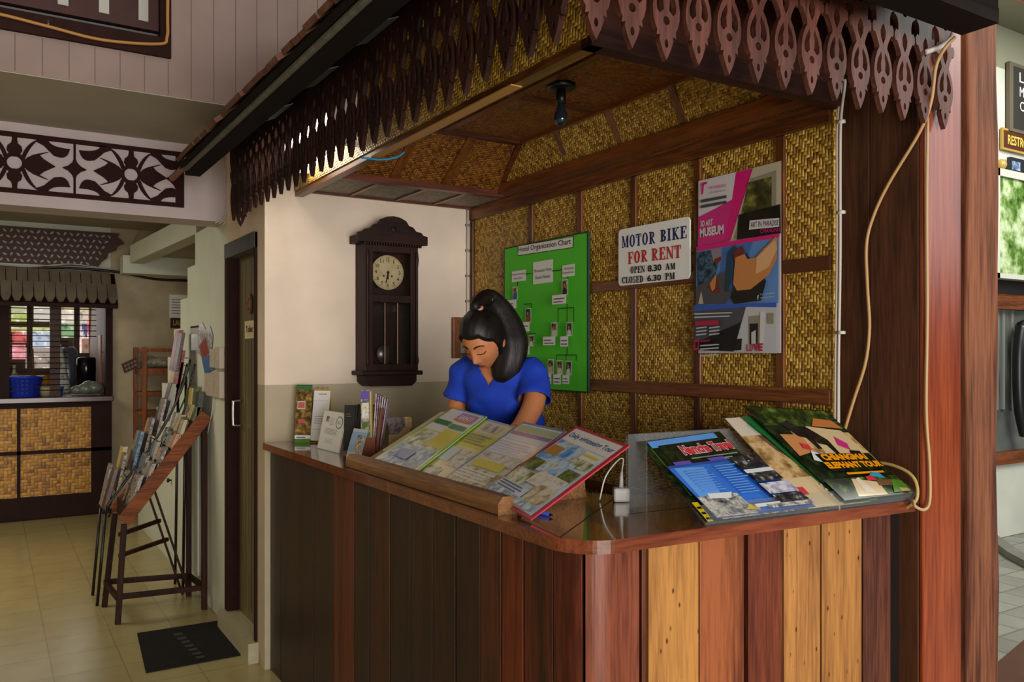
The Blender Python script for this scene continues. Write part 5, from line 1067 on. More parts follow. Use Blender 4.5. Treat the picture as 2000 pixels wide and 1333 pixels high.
mb.tube(spline(P, 6), .005, mat('yellow_cord', '#b09a5a', .5), 8); tag(mb.build('cable', None, True, base=P[2]), 'yellowish cord loop over the right end of the counter', 'cable')
mb = MB(); P = [PY(1808, 102, 1.385), PY(1835, 92, 1.382), PY(1855, 78, 1.375), PY(1864, 62, 1.36)]
mb.tube(spline(P, 5), .008, M_wc, 8); tag(mb.build('cable', None, True, base=P[0]), 'thick white cable at the top corner of the fretwork', 'cable')
mb = MB(); P = [PY(706, 308, 2.9), PY(745, 312, 2.9), PY(775, 307, 2.9), PY(790, 297, 2.9)]
mb.tube(spline(P, 5), .004, mat('blue_cord', '#2f86b0', .5), 8); tag(mb.build('cable', None, True, base=P[0]), 'short blue wire loop hanging under the kiosk beam', 'cable')
# ================================================================== LEFT: BEAM FRETWORK, DOORMAT, RACKS, KITCHEN HATCH
M_fp = mat('fret_panel_wood', '#2a130e', .7, .1, noise=.15, nscale=20)
YP = 4.82
U = 4.68/1628*.3375            # metres per unit of the measured drawing
def f1c(x, y): return PY(x*.3375, y*.3375, YP)
fp = thing('carved_frieze', 'dark cut-out flower panel on the pale beam', 'panel', f1c(520, 1180))
tl_, br_ = f1c(0, 755), f1c(1062, 1210)
zt = (f1c(0, 755).z+f1c(1062, 890).z)/2; zb = (f1c(0, 1105).z+f1c(1062, 1210).z)/2; xr_ = f1c(1062, 1000).x; xl_ = xr_-1064*U*1.02
mb = MB(); t_ = .018
cw = .53
_lay = [0]
def addcut(outer, holes, cx, cz, mb_, sx=1, sz=1, th_=.014):
    _lay[0] += 1; th_ = th_+.00025*(_lay[0] % 17)
    v, f = cutout([(x*sx, y*sz) for x, y in outer], [[(x*sx, y*sz) for x, y in h] for h in holes], th_)
    mb_.add([(cx+p.x, YP-.012+p.z, cz+p.y) for p in v], [q[::-1] for q in f], M_fp)
H2 = (zt-zb)/2; zc = (zt+zb)/2
mb.box((xl_-1.1, YP-.02, zt-.022), (xr_, YP-.002, zt), M_fp); mb.box((xl_-1.1, YP-.02, zb), (xr_, YP-.002, zb+.022), M_fp); mb.box((xr_-.042, YP-.0201, zb), (xr_, YP-.002, zt), M_fp); mb.build('panel_frame', fp)
hh = H2-.02
leaf = [(.035, .006), (.055, .030), (.085, .050), (.098, .040), (.106, .052), (.128, .030), (.178, 0)]; leaf = leaf+[(x, -y) for x, y in reversed(leaf[:-1])]
tre = [(0, .03), (.022, .042), (.034, .062), (.030, .082), (.014, .096), (.012, .115), (.012, hh), (-.010, hh), (-.010, .115), (-.014, .096), (-.030, .082), (-.034, .062), (-.022, .042)]
k_ = hh/.145
scr = [(x, y*k_) for x, y in bez((.030, .036), (.050, .115), (.105, .143))+bez((.145, .150), (.150, .105), (.245, .108))+bez((.236, .080), (.222, .052), (.196, .056), 5)+bez((.172, .062), (.150, .085), (.128, .112), 5)+bez((.095, .130), (.066, .095), (.046, .030), 7)]
scr2 = [(x, y*k_) for x, y in bez((.052, .032), (.085, .060), (.148, .078))+bez((.118, .062), (.085, .045), (.060, .026), 6)]
for ci, cx in enumerate((xr_-.265, xr_-.265-cw, xr_-.265-2*cw)):
    mb = MB(); ring = circ(0, 0, .05, 24); addcut(ring, [circ(0, 0, .033, 24)], cx, zc, mb)
    for sx in (1, -1):
        addcut(leaf, [], cx, zc, mb, sx)
        for sz in (1, -1): addcut(scr, [], cx, zc, mb, sx, sz); addcut(scr2, [], cx, zc, mb, sx, sz)
    for sz in (1, -1): addcut(tre, [], cx, zc, mb, 1, sz)
    mb.build('flower_motif', fp)
    mb = MB(); dx = cx-.265; mb.box((dx-.005, YP-.018, zb), (dx+.005, YP-.004, zt), M_fp)
    addcut([(0, .06), (.012, .03), (.03, .012), (.055, 0), (.03, -.012), (.012, -.03), (0, -.06), (-.012, -.03), (-.03, -.012), (-.055, 0), (-.03, .012), (-.012, .03)], [], dx, zc, mb); mb.build('divider_ornament', fp)
mb = MB(); addcut([(0, .05), (-.012, .03), (-.03, .012), (-.05, 0), (-.03, -.012), (-.012, -.03), (0, -.05)], [], xr_-.042, zc, mb); mb.build('divider_ornament', fp)
# cable bundle on the beam end
for i, dx in enumerate((0, 4, 8)):
    mb = MB(); P = [PY(443+dx, 345, 4.80), PY(443+dx, 400, 4.80), PY(438+dx, 425, 4.80), PY(420+dx*2, 436+dx*.4, 4.80)]
    mb.tube(spline(P, 5), .004, M_cable if False else mat('old_white_cable', '#b0a698', .6), 8); tag(mb.build('cable', None, True, base=P[1]), ['left', 'middle', 'right'][i]+' one of three old pale cables bent at the beam end', 'cable')
# ---- doormat
q = [PZ(*p, .0) for p in ((268, 1240), (430, 1215), (472, 1281), (285, 1316))]
mb = MB(); mb.prism(q, (0, 0, .008), mat('grey_mat', '#1d1a18', .9, .2, noise=.3, nscale=60, bump=.6, bscale=200))
o = thing('doormat', 'dark grey rubber doormat on the tiles before the door', 'mat', (q[0]+q[2])/2)
mb.build('mat_base', o, bevel=.003, fix=True)
pr = Print(Plane(q[3]+Vector((0, 0, .0083)), q[2]-q[3], q[0]-q[3]), .0004); 
A = PZ(385, 1290, .008); mt = mat('mat_print', '#39342c', .9)
for k in range(7):
    u, v = 338+k*7.2, 1239+k*7.6; pr.poly([(u, v), (u+3, v+4.5), (u+20, v+1.5), (u+17, v-3)], mt, True)
pr.mb.build('mat_lettering', o)

# ---- near brochure rack
M_rk = wood('rack_dark_wood', '#1c0d08', '#38190f', 'z', .6, .15, 1, 70, .15); M_rkr = wood('rack_rail_wood', '#4a240f', '#8a4a22', 'x', .6, .2, 1, 71, .2)
A = Vector((.64, 5.16, .575)); B = Vector((1.095, 5.16, 1.165)); YN, YF = 5.16, 5.54
rk = thing('brochure_rack', 'dark wooden sloped brochure rack standing beside the door', 'rack', (.86, 5.35, 0))
sl = (B-A).normalized(); sn = Vector((-sl.z, 0, sl.x))
for y in (YN, YF):
    mb = MB(); mb.bar(A+Vector((0, y-YN, 0)), B+Vector((0, y-YN, 0)), .02, .075, M_rkr, up=sn); mb.build('side_rail', rk, bevel=.003)
mb = MB(); mb.prism([A+sn*-.02+Vector((0, .012, 0)), A+sn*-.02+Vector((0, YF-YN-.012, 0)), B+sn*-.02+Vector((0, YF-YN-.012, 0)), B+sn*-.02+Vector((0, .012, 0))], sn*.008, M_rk); mb.build('tray', rk)
for k in range(8):
    c = A+(B-A)*(.0+k/7.6); mb = MB(); mb.prism([c+Vector((0, .012, 0))+sn*-.012, c+Vector((0, YF-YN-.012, 0))+sn*-.012, c+Vector((.012, YF-YN-.012, .085)), c+Vector((.012, .012, .085))], sl*.006, M_rk); mb.build('divider', rk)
for (x0, y0, x1, y1, zt_) in ((.612, 5.165, .645, 5.17, .56), (.585, 5.56, .64, 5.53, .56), (1.085, 5.19, 1.085, 5.19, 1.13), (1.06, 5.52, 1.06, 5.52, 1.12)):
    mb = MB(); mb.bar((x0, y0, 0), (x1, y1, zt_), .03, .03, M_rk, up=(1, 0, 0)); mb.build('leg', rk, bevel=.002)
for a, b in (((.615, 5.175, .15), (1.085, 5.19, .13)), ((.60, 5.55, .15), (1.06, 5.52, .13)), ((.61, 5.17, .15), (.59, 5.55, .15)), ((1.085, 5.19, .13), (1.06, 5.52, .13))):
    mb = MB(); mb.bar(a, b, .022, .03, M_rk, up=(0, 0, 1)); mb.build('stretcher', rk)
for dx in (0, .04):
    mb = MB(); mb.bar((.80+dx, 5.50, .74), (1.02+dx, 5.50, .02), .012, .022, M_rk, up=(0, 1, 0)); mb.build('brace', rk)
for z_, x1 in ((.50, .885), (.38, .93)):
    mb = MB(); mb.bar((.625, 5.185, z_), (x1, 5.49, z_), .02, .022, M_rk, up=(0, 0, 1)); mb.build('brace', rk)
# far wire rack
wr_ = thing('wire_rack', 'black wire brochure rack with curved rails behind the wooden rack', 'rack', (.85, 5.75, 0))
M_wire = mat('black_wire', '#120d0c', .4, .5)
CV = [(.58, .56), (.72, .76), (.85, .94), (.96, 1.13), (1.04, 1.32), (1.085, 1.49)]
for y in (5.60, 5.86):
    mb = MB(); mb.tube(spline([(x, y, z) for x, z in CV], 6), .007, M_wire, 8); mb.tube(spline([(x+.03, y, z-.03) for x, z in CV], 6), .005, M_wire, 8); mb.build('side_wire', wr_, True)
SP = spline([(x, 0, z) for x, z in CV], 8)
for k in range(3, len(SP), 5):
    mb = MB(); mb.tube([SP[k]+Vector((0, 5.60, 0)), SP[k]+Vector((0, 5.86, 0))], .003, M_wire, 6); mb.tube([SP[k]+Vector((0, 5.60, .05)), SP[k]+Vector((0, 5.86, .05))], .003, M_wire, 6); mb.build('cross_wire', wr_, True)
for a, b in (((.55, 5.60, 0), (.60, 5.60, .6)), ((.55, 5.86, 0), (.60, 5.86, .6)), ((1.04, 5.60, 0), (1.06, 5.60, 1.38)), ((1.04, 5.86, 0), (1.06, 5.86, 1.38))):
    mb = MB(); mb.tube([a, b], .009, M_wire, 8); mb.build('leg', wr_, True)
TN = [('red', '#9c1c18'), ('yellow', '#c4a018'), ('white', '#9c988e'), ('black', '#1c1a1a'), ('olive', '#5a6418'), ('mauve grey', '#6c5a62'), ('pale blue', '#5f88ac'), ('orange', '#c06a20'), ('brown', '#5a2e1c'), ('cream', '#b8a67c'), ('dark green', '#2a3a20'), ('silver', '#7c7a74')]
TM = {n: photo('rackprint_'+n.replace(' ', '_'), [c, c, '#1c1815' if i % 2 == 0 else '#a49a88', c, c], 34, .35) for i, (n, c) in enumerate(TN)}
CB_ = mat('paper_edges', '#6a6258', .6, noise=.3, nscale=200)
def rackleaf(base, wy, h, th_, lean, cname, label, grp):
    mb = MB(); up = Vector((lean, 0, 1)).normalized()*h; p = Vector(base)
    mb.add([p, p+Vector((0, wy, 0)), p+Vector((0, wy, 0))+up, p+up], [(3, 2, 1, 0)], TM[cname])
    P = [p, p+Vector((0, wy, 0)), p+Vector((0, wy, 0))+up, p+up]; o_ = Vector((th_, 0, 0))
    mb.add(P+[q+o_ for q in P], [(4, 5, 6, 7)], TM[cname]); mb.add(P+[q+o_ for q in P], [(0, 1, 5, 4), (2, 3, 7, 6)], CB_); mb.add(P+[q+o_ for q in P], [(1, 2, 6, 5), (3, 0, 4, 7)], TM[cname])
    return tag(mb.build('rack_brochure', base=base), label, 'brochure', grp)
ORD = ['lowest', 'second', 'third', 'fourth', 'fifth', 'sixth', 'topmost']; CO = ['nearest the door edge', 'second from the near side', 'third from the near side', 'on the far side']
PALN = [['mauve grey', 'black', 'brown', 'white'], ['mauve grey', 'silver', 'black', 'pale blue'], ['white', 'orange', 'silver', 'pale blue'], ['orange', 'silver', 'white', 'black'], ['cream', 'black', 'yellow', 'silver'], ['olive', 'yellow', 'black', 'dark green'], ['dark green', 'olive', 'yellow', 'olive']]
for r_ in range(7):
    for c_ in range(4):
        s_ = .035+r_/7.4; p = A+(B-A)*s_+Vector((.0, .018+c_*.089, .004)); cn = PALN[r_][c_]
        rackleaf(p+Vector((rng.uniform(0, .008), 0, 0)), .084, .235+rng.uniform(-.02, .02), rng.uniform(.014, .034), rng.uniform(.26, .40) if r_ < 6 else .1, cn, '%s leaflets in the %s row of the wooden rack, %s' % (cn, ORD[r_], CO[c_]), 'leaflets in the wooden rack')
PAL2 = [['brown', 'white'], ['black', 'yellow'], ['pale blue', 'white'], ['black', 'orange'], ['mauve grey', 'dark green'], ['silver', 'brown'], ['red', 'white'], ['red', 'yellow'], ['brown', 'red']]
ORD2 = ['lowest', 'second', 'third', 'fourth', 'fifth', 'sixth', 'seventh', 'eighth', 'topmost']
for r_ in range(9):
    for c_ in range(2):
        k = min(len(SP)-1, int(1+r_*(len(SP)-5)/8)); p = SP[k]+Vector((-.012, 5.615+c_*.125, -.01)); cn = PAL2[r_][c_]
        if p.x > 1.0: p.x = 1.0
        rackleaf(p, .118, .25+rng.uniform(-.02, .02), rng.uniform(.014, .03), rng.uniform(.2, .32) if r_ < 6 else .16, cn, '%s leaflets in the %s row of the wire rack, %s side' % (cn, ORD2[r_], ['near', 'far'][c_]), 'leaflets in the wire rack')
# switch boxes and plain card by the door
M_sw = mat('switch_box', '#b8a898', .5); swl = ['upper left', 'upper right', 'lower left', 'lower right']
for i, (u0, v0, u1, v1) in enumerate(((421, 682, 429, 718), (431, 679, 441, 720), (411, 730, 426, 772), (428, 726, 441, 776))):
    a = PX(u0, v1, XD); b = PX(u1, v0, XD); sb = thing('switch_box', '%s of four pale switch boxes on the wall by the door' % swl[i], 'switch', a, 'switch boxes by the door')
    mb = MB(); mb.box((XD-.035, b.y, a.z), (XD-.0005, a.y, b.z), M_sw); mb.build('box_body', sb, bevel=.004)
    mb = MB(); m_ = (a.y+b.y)/2; mb.box((XD-.040, m_-.009, (a.z+b.z)/2-.015), (XD-.035, m_+.009, (a.z+b.z)/2+.015), mat('switch_key', '#a39280', .4)); mb.build('switch_key', sb)
mb = MB(); P = [PX(417, 775, XD-.01), PX(415, 800, XD-.012), PX(409, 830, XD-.01), PX(405, 850, XD-.01)]; mb.tube(spline(P, 5), .004, M_wc, 8); tag(mb.build('cable', None, True, base=P[0]), 'white cable drooping from the switch boxes', 'cable')
pl = Plane(PX(372, 690, XD-.004), (0, -1, 0), (0, 0, 1)); pr = Print(pl, .0005); a = pl.ab(pl.hit(388, 636)); pr.slab(0, 0, a[0], a[1], .003, mat('grey_card', '#a8aca0', .6)); pr.rect(0, a[1]*.93, a[0], a[1], M_dark); pr.rect(a[0]*.1, a[1]*.1, a[0]*.9, a[1]*.7, photo('faint_card', ['#8a8e84', '#b4b6aa', '#c4c4b8'], 30)); tag(pr.mb.build('wall_card', base=pl.p), 'grey card with dark top edge on the stair side', 'card')
pl = Plane(PX(386, 712, XD-.004), (0, -1, 0), (0, 0, 1)); pr = Print(pl, .0005)
stick = [(388, 640), (394, 628), (402, 645), (410, 636), (416, 655), (414, 684), (420, 690), (420, 722), (400, 732), (394, 700), (388, 690)]
q = [pl.ab(pl.hit(*p)) for p in stick]; pr.poly(q, photo('sticker_print', ['#b8b4ac', '#9a8f8a', '#4a4442', '#c4beb4'], 30)); pr.poly([(386+3, 676), (402, 660), (408, 690), (396, 704)], mat('sticker_red', '#8a2c1c', .5), True); pr.poly([(394, 700), (418, 690), (419, 722), (400, 730)], mat('sticker_blue', '#3c66a0', .5), True)
tag(pr.mb.build('wall_sticker', base=pl.p), 'cut-out red and blue sticker on the wall above the rack', 'sticker')
# cupboard under the stairs
cp = thing('stair_cupboard', 'pale cupboard door with round knob under the stairs', 'cupboard', PX(345, 1120, XD))
a = PX(300, 1085, XD); b = PX(388, 905, XD)
mb = MB(); mb.box((XD-.014, PX(390, 1000, XD).y, .12), (XD-.0005, PX(318, 1000, XD).y, 1.02), M_white); mb.build('cupboard_door', cp, bevel=.003)
mb = MB(); k = PX(339, 938, XD); mb.lathe(k+Vector((-.014, 0, 0)), [(.006, 0), (.006, .012), (.016, .018), (.016, .03), (.0, .034)], M_blk, 12, (-1, 0, 0)); mb.build('knob', cp, True)

# ---- kitchen hatch
M_kw = woven('kitchen_weave', '#6b430f', '#a5701c', '#c48c2c', .03, .45, .6)
M_kd = mat('kitchen_dark_wood', '#28130e', .6, .12, noise=.2, nscale=8)
kc = thing('kitchen_counter', 'kitchen hatch counter faced with bamboo panels at far left', 'counter', (.3, 8.85, 0))
YC = 8.78
xa = PY(218, 900, YC).x; ztop = PY(100, 776, YC).z
mb = MB(); mb.box((-1.4, YC-.06, ztop-.05), (xa+.01, YK-.002, ztop), mat('kitchen_top', '#4a2a20', .25, .5, noise=.2, nscale=10)); mb.box((-1.4, YK-.002, ztop-.05), (kx1-.004, 9.75, ztop), MATS['kitchen_top']); mb.build('worktop', kc, bevel=.006)
def kz(v): return PY(100, v, YC).z
mb = MB(); mb.box((-1.4, YC+.012, 0), (xa, YC+.05, ztop-.05), M_kd); mb.build('counter_body', kc)
for (u0, u1) in ((-150, -50), (-45, 33), (40, 178)):
    for (v0, v1) in ((797, 879), (886, 968)):
        p = PY(u0, v1, YC); q = PY(u1, v0, YC); mb = MB(); mb.box((p.x, YC+.004, kz(v1)), (q.x, YC+.012, kz(v0)), M_kw); mb.build('woven_panel', kc)
for (u0, u1, v0, v1) in ((-200, 218, 788, 797), (-200, 218, 879, 886), (-200, 218, 968, 1010), (33, 40, 797, 968), (178, 218, 797, 968), (-50, -45, 797, 968)):
    mb = MB(); mb.box((PY(u0, 900, YC).x, YC-.006, kz(v1)), (PY(u1, 900, YC).x, YC+.012, kz(v0)), M_kd); mb.build('batten', kc)
# hatch posts, grille
gx0, gx1 = PY(18, 680, YK).x, PY(190, 680, YK).x
w2 = thing('window_2', 'barred kitchen hatch opening above the bamboo counter', 'window', (gx1, YK, ztop)); w2['kind'] = 'structure'
def ky(v): return PY(100, v, YK).z
mb = MB(); mb.box((PY(-5, 680, YK).x, YK-.03, ztop), (gx0, YK+.08, ky(590)), M_kd); mb.build('post', w2)
mb = MB(); mb.box((PY(205, 680, YK).x, YK-.05, ztop), (PY(219, 680, YK).x, YK+.10, ky(585)), M_kd); mb.build('post', w2)
mb = MB(); mb.box((PY(98, 680, YK).x, YK+.02, ztop), (PY(118, 680, YK).x, YK+.08, ky(590)), mat('hatch_mullion', '#42241c', .6)); mb.build('post', w2)
for k in range(17):
    v = 593+k*10.6; x1 = 188 if k < 7 else 134; mb = MB(); mb.tube([(gx0-.3 if k > 12 else gx0, YK-.01, ky(v)), (PY(x1, v, YK).x, YK-.01, ky(v))], .0045, M_wire, 6); mb.build('bar', w2, True)
for u, v1 in ((57, 690), (155, 660)): mb = MB(); mb.tube([PY(u, 590, YK-.015), PY(u, v1, YK-.015)], .0045, M_wire, 6); mb.build('bar', w2, True)
# shingled hatch roof
hr = thing('hatch_roof', 'shingled little roof over the kitchen hatch', 'roof', (.3, 8.7, ky(590)))
M_sh = mat('grey_shingle', '#6a5f50', .85, .2, noise=.2, nscale=8)
YS = 8.62; sw = PY(121, 560, YS).x-PY(100, 560, YS).x
def sy(v): return PY(110, v, YS).z
x_r = PY(231, 560, YS).x
mb = MB(); mb.prism([(-1.4, YS+.01, sy(592)), (-1.4, YK, sy(525)), (-1.4, YK, sy(535)-.03), (-1.4, YS+.01, sy(600))], (x_r+1.4, 0, 0), M_kd); mb.build('roof_board', hr)
for row, (vb, vt) in enumerate(((590, 552), (562, 525))):
    n_ = 0; x = x_r-.003-(.5*sw if row else 0)
    while x > -.75:
        z0, z1 = sy(vb), sy(vt); y0 = YS-.006*(row == 0)+(.0 if row == 0 else .09); y1 = y0+.1
        P = [(x, y0+.022, z0+.045), (x-sw*.28, y0, z0), (x-sw*.72, y0, z0), (x-sw, y0+.022, z0+.045), (x-sw, y1, z1), (x, y1, z1)]
        mb = MB(); mb.prism([(min(px_, x-.003) if px_ > x-.01 else max(px_, x-sw+.003), py_, pz_) for px_, py_, pz_ in P], (0, -.012, .01), M_sh); mb.build('shingle', hr, fix=True); x -= sw
# carved board above
cbp = thing('carved_board', 'brown openwork carved board on the wall above the hatch', 'board', PY(120, 520, YK))
x1, x0 = PY(236, 480, YK-.02).x, -1.0; zb_, zt_ = PY(120, 519, YK-.02).z, PY(120, 449, YK-.02).z
out = [(x0, zb_), (x1-.2, zb_), (x1-.17, zb_+.05), (x1-.12, zb_+.09), (x1-.11, zb_+.14), (x1-.04, zb_+.17), (x1-.03, zb_+.21), (x1+.03, zb_+.24), (x1, zb_+.28), (x1-.03, zb_+.30), (x1-.01, zt_), (x0, zt_)]
holes = []; r2 = random.Random(5); hgt = zt_-zb_
for i in range(36):
    for j in range(6):
        cx = x0+.06+i*.054+(.027 if j % 2 else 0); cz = zb_+hgt*(.09+.16*j)
        if cx > x1-.26+.05*j: continue
        a = .8*(1 if (i+j) % 2 else -1)+r2.uniform(-.3, .3); L_ = .021; w_ = .0098
        holes.append([(cx+L_*math.cos(t)*math.cos(a)-w_*math.sin(t)*(1+.4*math.cos(t))*math.sin(a), cz+L_*math.cos(t)*math.sin(a)+w_*math.sin(t)*(1+.4*math.cos(t))*math.cos(a)) for t in [k*2*math.pi/8 for k in range(8)]])
v, f = cutout(out, holes, .02); mb = MB(); mb.add([(p.x, YK-.025+p.z, p.y) for p in v], [q[::-1] for q in f], mat('carved_board_wood', '#4a2e26', .6)); mb.build('carved_panel', cbp)
mb = MB(); mb.tube(spline([PY(-20, 520, YK-.05), PY(60, 523, YK-.05), PY(140, 524, YK-.05), PY(225, 531, YK-.05), PY(300, 545, YK-.05), PY(372, 549, YK-.05)], 5), .012, M_wire, 8); tag(mb.build('cable', None, True, base=PY(225, 531, YK)), 'thick dark cable strung along the wall above the hatch roof', 'cable')
mb = MB(); mb.tube(spline([PY(-20, 516, YK-.07), PY(60, 521, YK-.06), PY(140, 516, YK-.06), PY(232, 524, YK-.06), PY(255, 480, YK-.02), PY(275, 440, YK-.02)], 5), .006, M_wc, 8); tag(mb.build('cable', None, True, base=PY(225, 524, YK)), 'pale wire running along then climbing the wall corner', 'cable')
# kitchen behind the hatch
M_ktile = mat('kitchen_wall', '#5a4436', .7, noise=.2, nscale=6)
mb = MB(); mb.box((-2.2, 11.6, 0), (2.4, 11.7, 2.74), M_ktile); struct(mb.build('wall_kitchen')); mb = MB(); mb.box((-2.2, 9.02, 2.74), (2.4, 11.7, 2.80), M_soffit); struct(mb.build('ceiling_kitchen')); mb = MB(); mb.box((-2.2, 9.2, -.1), (2.4, 11.7, 0), M_tile); struct(mb.build('floor_kitchen'))
mb = MB(); mb.box((kx1+.05, 9.02, 0), (kx1+.15, 11.6, 2.74), M_ktile); mb.box((-2.3, 9.02, 0), (-2.2, 11.6, 2.74), M_ktile); struct(mb.build('wall_kitchen_side'))
w3 = thing('window_3', 'bright kitchen window seen through the hatch', 'window', (.2, 11.55, 1.2)); w3['kind'] = 'structure'
YW3 = 11.55
pcols = [((22, 592), (57, 615), '#b0b48c'), ((66, 592), (98, 628), '#c0bcb0'), ((22, 616), (57, 628), '#aab45a'), ((22, 640), (98, 648), '#b8b87c'), ((24, 648), (52, 670), '#c25a5a'), ((55, 644), (98, 680), '#a8b4c4'), ((24, 674), (50, 702), '#d88a90'), ((50, 680), (98, 720), '#9a8a80'), ((120, 592), (186, 606), '#a89a70'), ((120, 606), (186, 632), '#c8bcac'), ((120, 632), (145, 660), '#7a9a70'), ((145, 632), (160, 690), '#dcd0cc'), ((160, 632), (170, 662), '#4a4a70'), ((170, 618), (182, 664), '#c05a58'), ((145, 660), (180, 690), '#8a6a5a')]
for i, ((u0, v0), (u1, v1), c) in enumerate(pcols):
    a = PY(u0, v1, YW3); b = PY(u1, v0, YW3); l = lin(c); cc = '#%02x%02x%02x' % tuple(int(int(c[1+2*k:3+2*k], 16)*.6) for k in range(3))
    mb = MB(); mb.box((a.x, YW3, a.z), (b.x, YW3+.02, b.z), photo('pane_%d' % i, [cc, c, c, '#e8e4dc'], 9, .5, 2, emit=.75)); mb.build('pane', w3)
for u in (58, 103, 150):
    a = PY(u, 700, YW3-.02); mb = MB(); mb.box((a.x-.03, YW3-.03, 1.2), (a.x+.03, YW3-.005, 2.5), M_ktile); mb.build('mullion', w3)
# back bench and items
mb = MB(); mb.box((-1.5, 10.2, 1.02), (kx1, 10.9, 1.06), M_rail); mb.box((-1.5, 10.25, 0), (kx1, 10.3, 1.02), M_ktile); tag(mb.build('kitchen_bench', base=(0, 10.2, 0)), 'brown kitchen bench behind the hatch with pots on it', 'bench')
def onK(u, Y): return Vector((PY(u, 770, Y).x, Y, ztop))
b = onK(47, 9.0); bk = thing('plastic_basket', 'blue plastic basket on the kitchen hatch counter', 'basket', b)
M_bb = mat('basket_blue', '#1c36b8', .35, .5); wv_ = .155
mb = MB(); mb.lathe(b, [(.12, .0), (.125, .004), (.155, .175), (.168, .18), (.168, .19), (.150, .188), (.118, .01), (0, .01)], M_bb, 28); mb.build('basket_body', bk, True)
mb = MB()
for r_ in range(4):
    for k in range(26):
        t = 2*math.pi*k/26; rr = .127+.027*(r_+.5)/4; mb.obox(b+Vector((rr*math.cos(t), rr*math.sin(t), .035+r_*.038)), (-math.sin(t), math.cos(t), 0), (math.cos(t), math.sin(t), 0), (0, 0, 1), .009, .004, .010, mat('basket_slot', '#0c1a60', .6))
o = mb.build('basket_slots', bk)
o['kind'] = 'stuff'
def lat(nm, label, cat, u, Y, prof, m, dz=0): p = onK(u, Y)+Vector((0, 0, dz)); mb = MB(); mb.lathe(p, prof, m, 20); return tag(mb.build(nm, None, True, base=p), label, cat)
lat('food_bowl', 'cream bowl beside the blue basket', 'bowl', 90, 9.0, [(.04, 0), (.045, .01), (.07, .06), (.075, .09), (.065, .085), (.04, .02), (0, .015)], mat('bowl_cream', '#9a8c70', .4))
lat('jar_lid_tub', 'small blue lidded tub right of the cream bowl', 'tub', 111, 9.12, [(.05, 0), (.055, .06), (.06, .06), (.06, .085), (.0, .088)], mat('tub_blue', '#2c6cb0', .4))
lat('rice_jar', 'glass jar of yellow oil behind the basket', 'jar', 84, 9.4, [(.08, 0), (.085, .02), (.085, .14), (.06, .17), (.06, .2), (0, .2)], mat('oil_yellow', '#a87410', .2, .5))
lat('kitchen_tin', 'white square looking tub at the left end of the hatch', 'tub', -3, 9.12, [(.1, 0), (.105, .14), (.1, .17), (0, .172)], mat('tub_white', '#b4b8b8', .4))
lat('glass_bottle', 'slim clear bottle behind the blue basket', 'bottle', 28, 9.5, [(.03, 0), (.032, .18), (.012, .24), (.012, .29), (0, .29)], mat('bottle_glass', '#8a8c7c', .15))
lat('paper_cone', 'white patterned cone shape in the hatch middle', 'cone', 117, 9.6, [(.10, 0), (.105, .02), (.03, .42), (.012, .50), (0, .5)], photo('cone_print', ['#7a7a74', '#c4c4bc', '#d4d4cc', '#8a8478'], 18))
lat('coffee_jug', 'black and steel jug on the back bench', 'jug', 168, 10.4, [(.09, 0), (.10, .02), (.10, .20), (.102, .21), (.102, .36), (.09, .38), (0, .38)], mat('jug_black', '#101012', .15), -.02)
lat('steel_canister', 'grey steel canister left of the black jug', 'canister', 132, 10.65, [(.11, 0), (.12, .03), (.10, .45), (.06, .5), (0, .5)], mat('canister_steel', '#747880', .3, .5, .6), -.02)
mb = MB(); p = onK(168, 9.02)+Vector((0, 0, .06)); 
for k, (dx, dz, r_) in enumerate(((0, 0, .07), (.07, .01, .075), (-.07, -.01, .055), (.03, .03, .06), (.12, -.01, .055))): mb.ball(p+Vector((dx, .01*k, dz)), (r_*1.2, r_, r_*.8), mat('plastic_bag', '#6a7064', .25, .5), 12, 8)
tag(mb.build('plastic_bag', None, True, base=p), 'grey plastic bag of food at the right of the hatch', 'bag')
for u, v0, v1, nm in ((100, 660, 738, 'dark handled ladle hanging in the hatch'), (63, 682, 735, 'wooden spatula leaning left of the ladle'), (107, 668, 735, 'steel skimmer hanging right of the ladle')):
    mb = MB(); a = PY(u, v0, 9.2); c = PY(u+3, v1, 9.2); mb.tube([a, c], .010, M_blk if 'dark' in nm else mat('spat_wood', '#6a4426', .6) if 'wood' in nm else MATS['chrome'], 8); mb.ball(c, (.03, .012, .03), MATS['chrome'] if 'wood' not in nm else MATS['spat_wood'], 12, 8); tag(mb.build('utensil', None, True, base=c), nm, 'utensil')
mb = MB(); a = PY(196, 770, 9.3); b = PY(212, 655, 9.3); mb.box((a.x, 9.3, ztop), (a.x+.015, 9.5, b.z), mat('orange_wood', '#8a4418', .5)); mb.box((b.x-.015, 9.3, ztop), (b.x, 9.5, b.z), MATS['orange_wood'])
for v in (690, 712, 745, 768): z_ = PY(200, v, 9.3).z; mb.box((a.x+.015, 9.3, z_), (b.x-.015, 9.5, z_+.015), MATS['orange_wood'])
tag(mb.build('small_shelf', base=a), 'narrow orange wooden shelf inside the hatch right side', 'shelf')

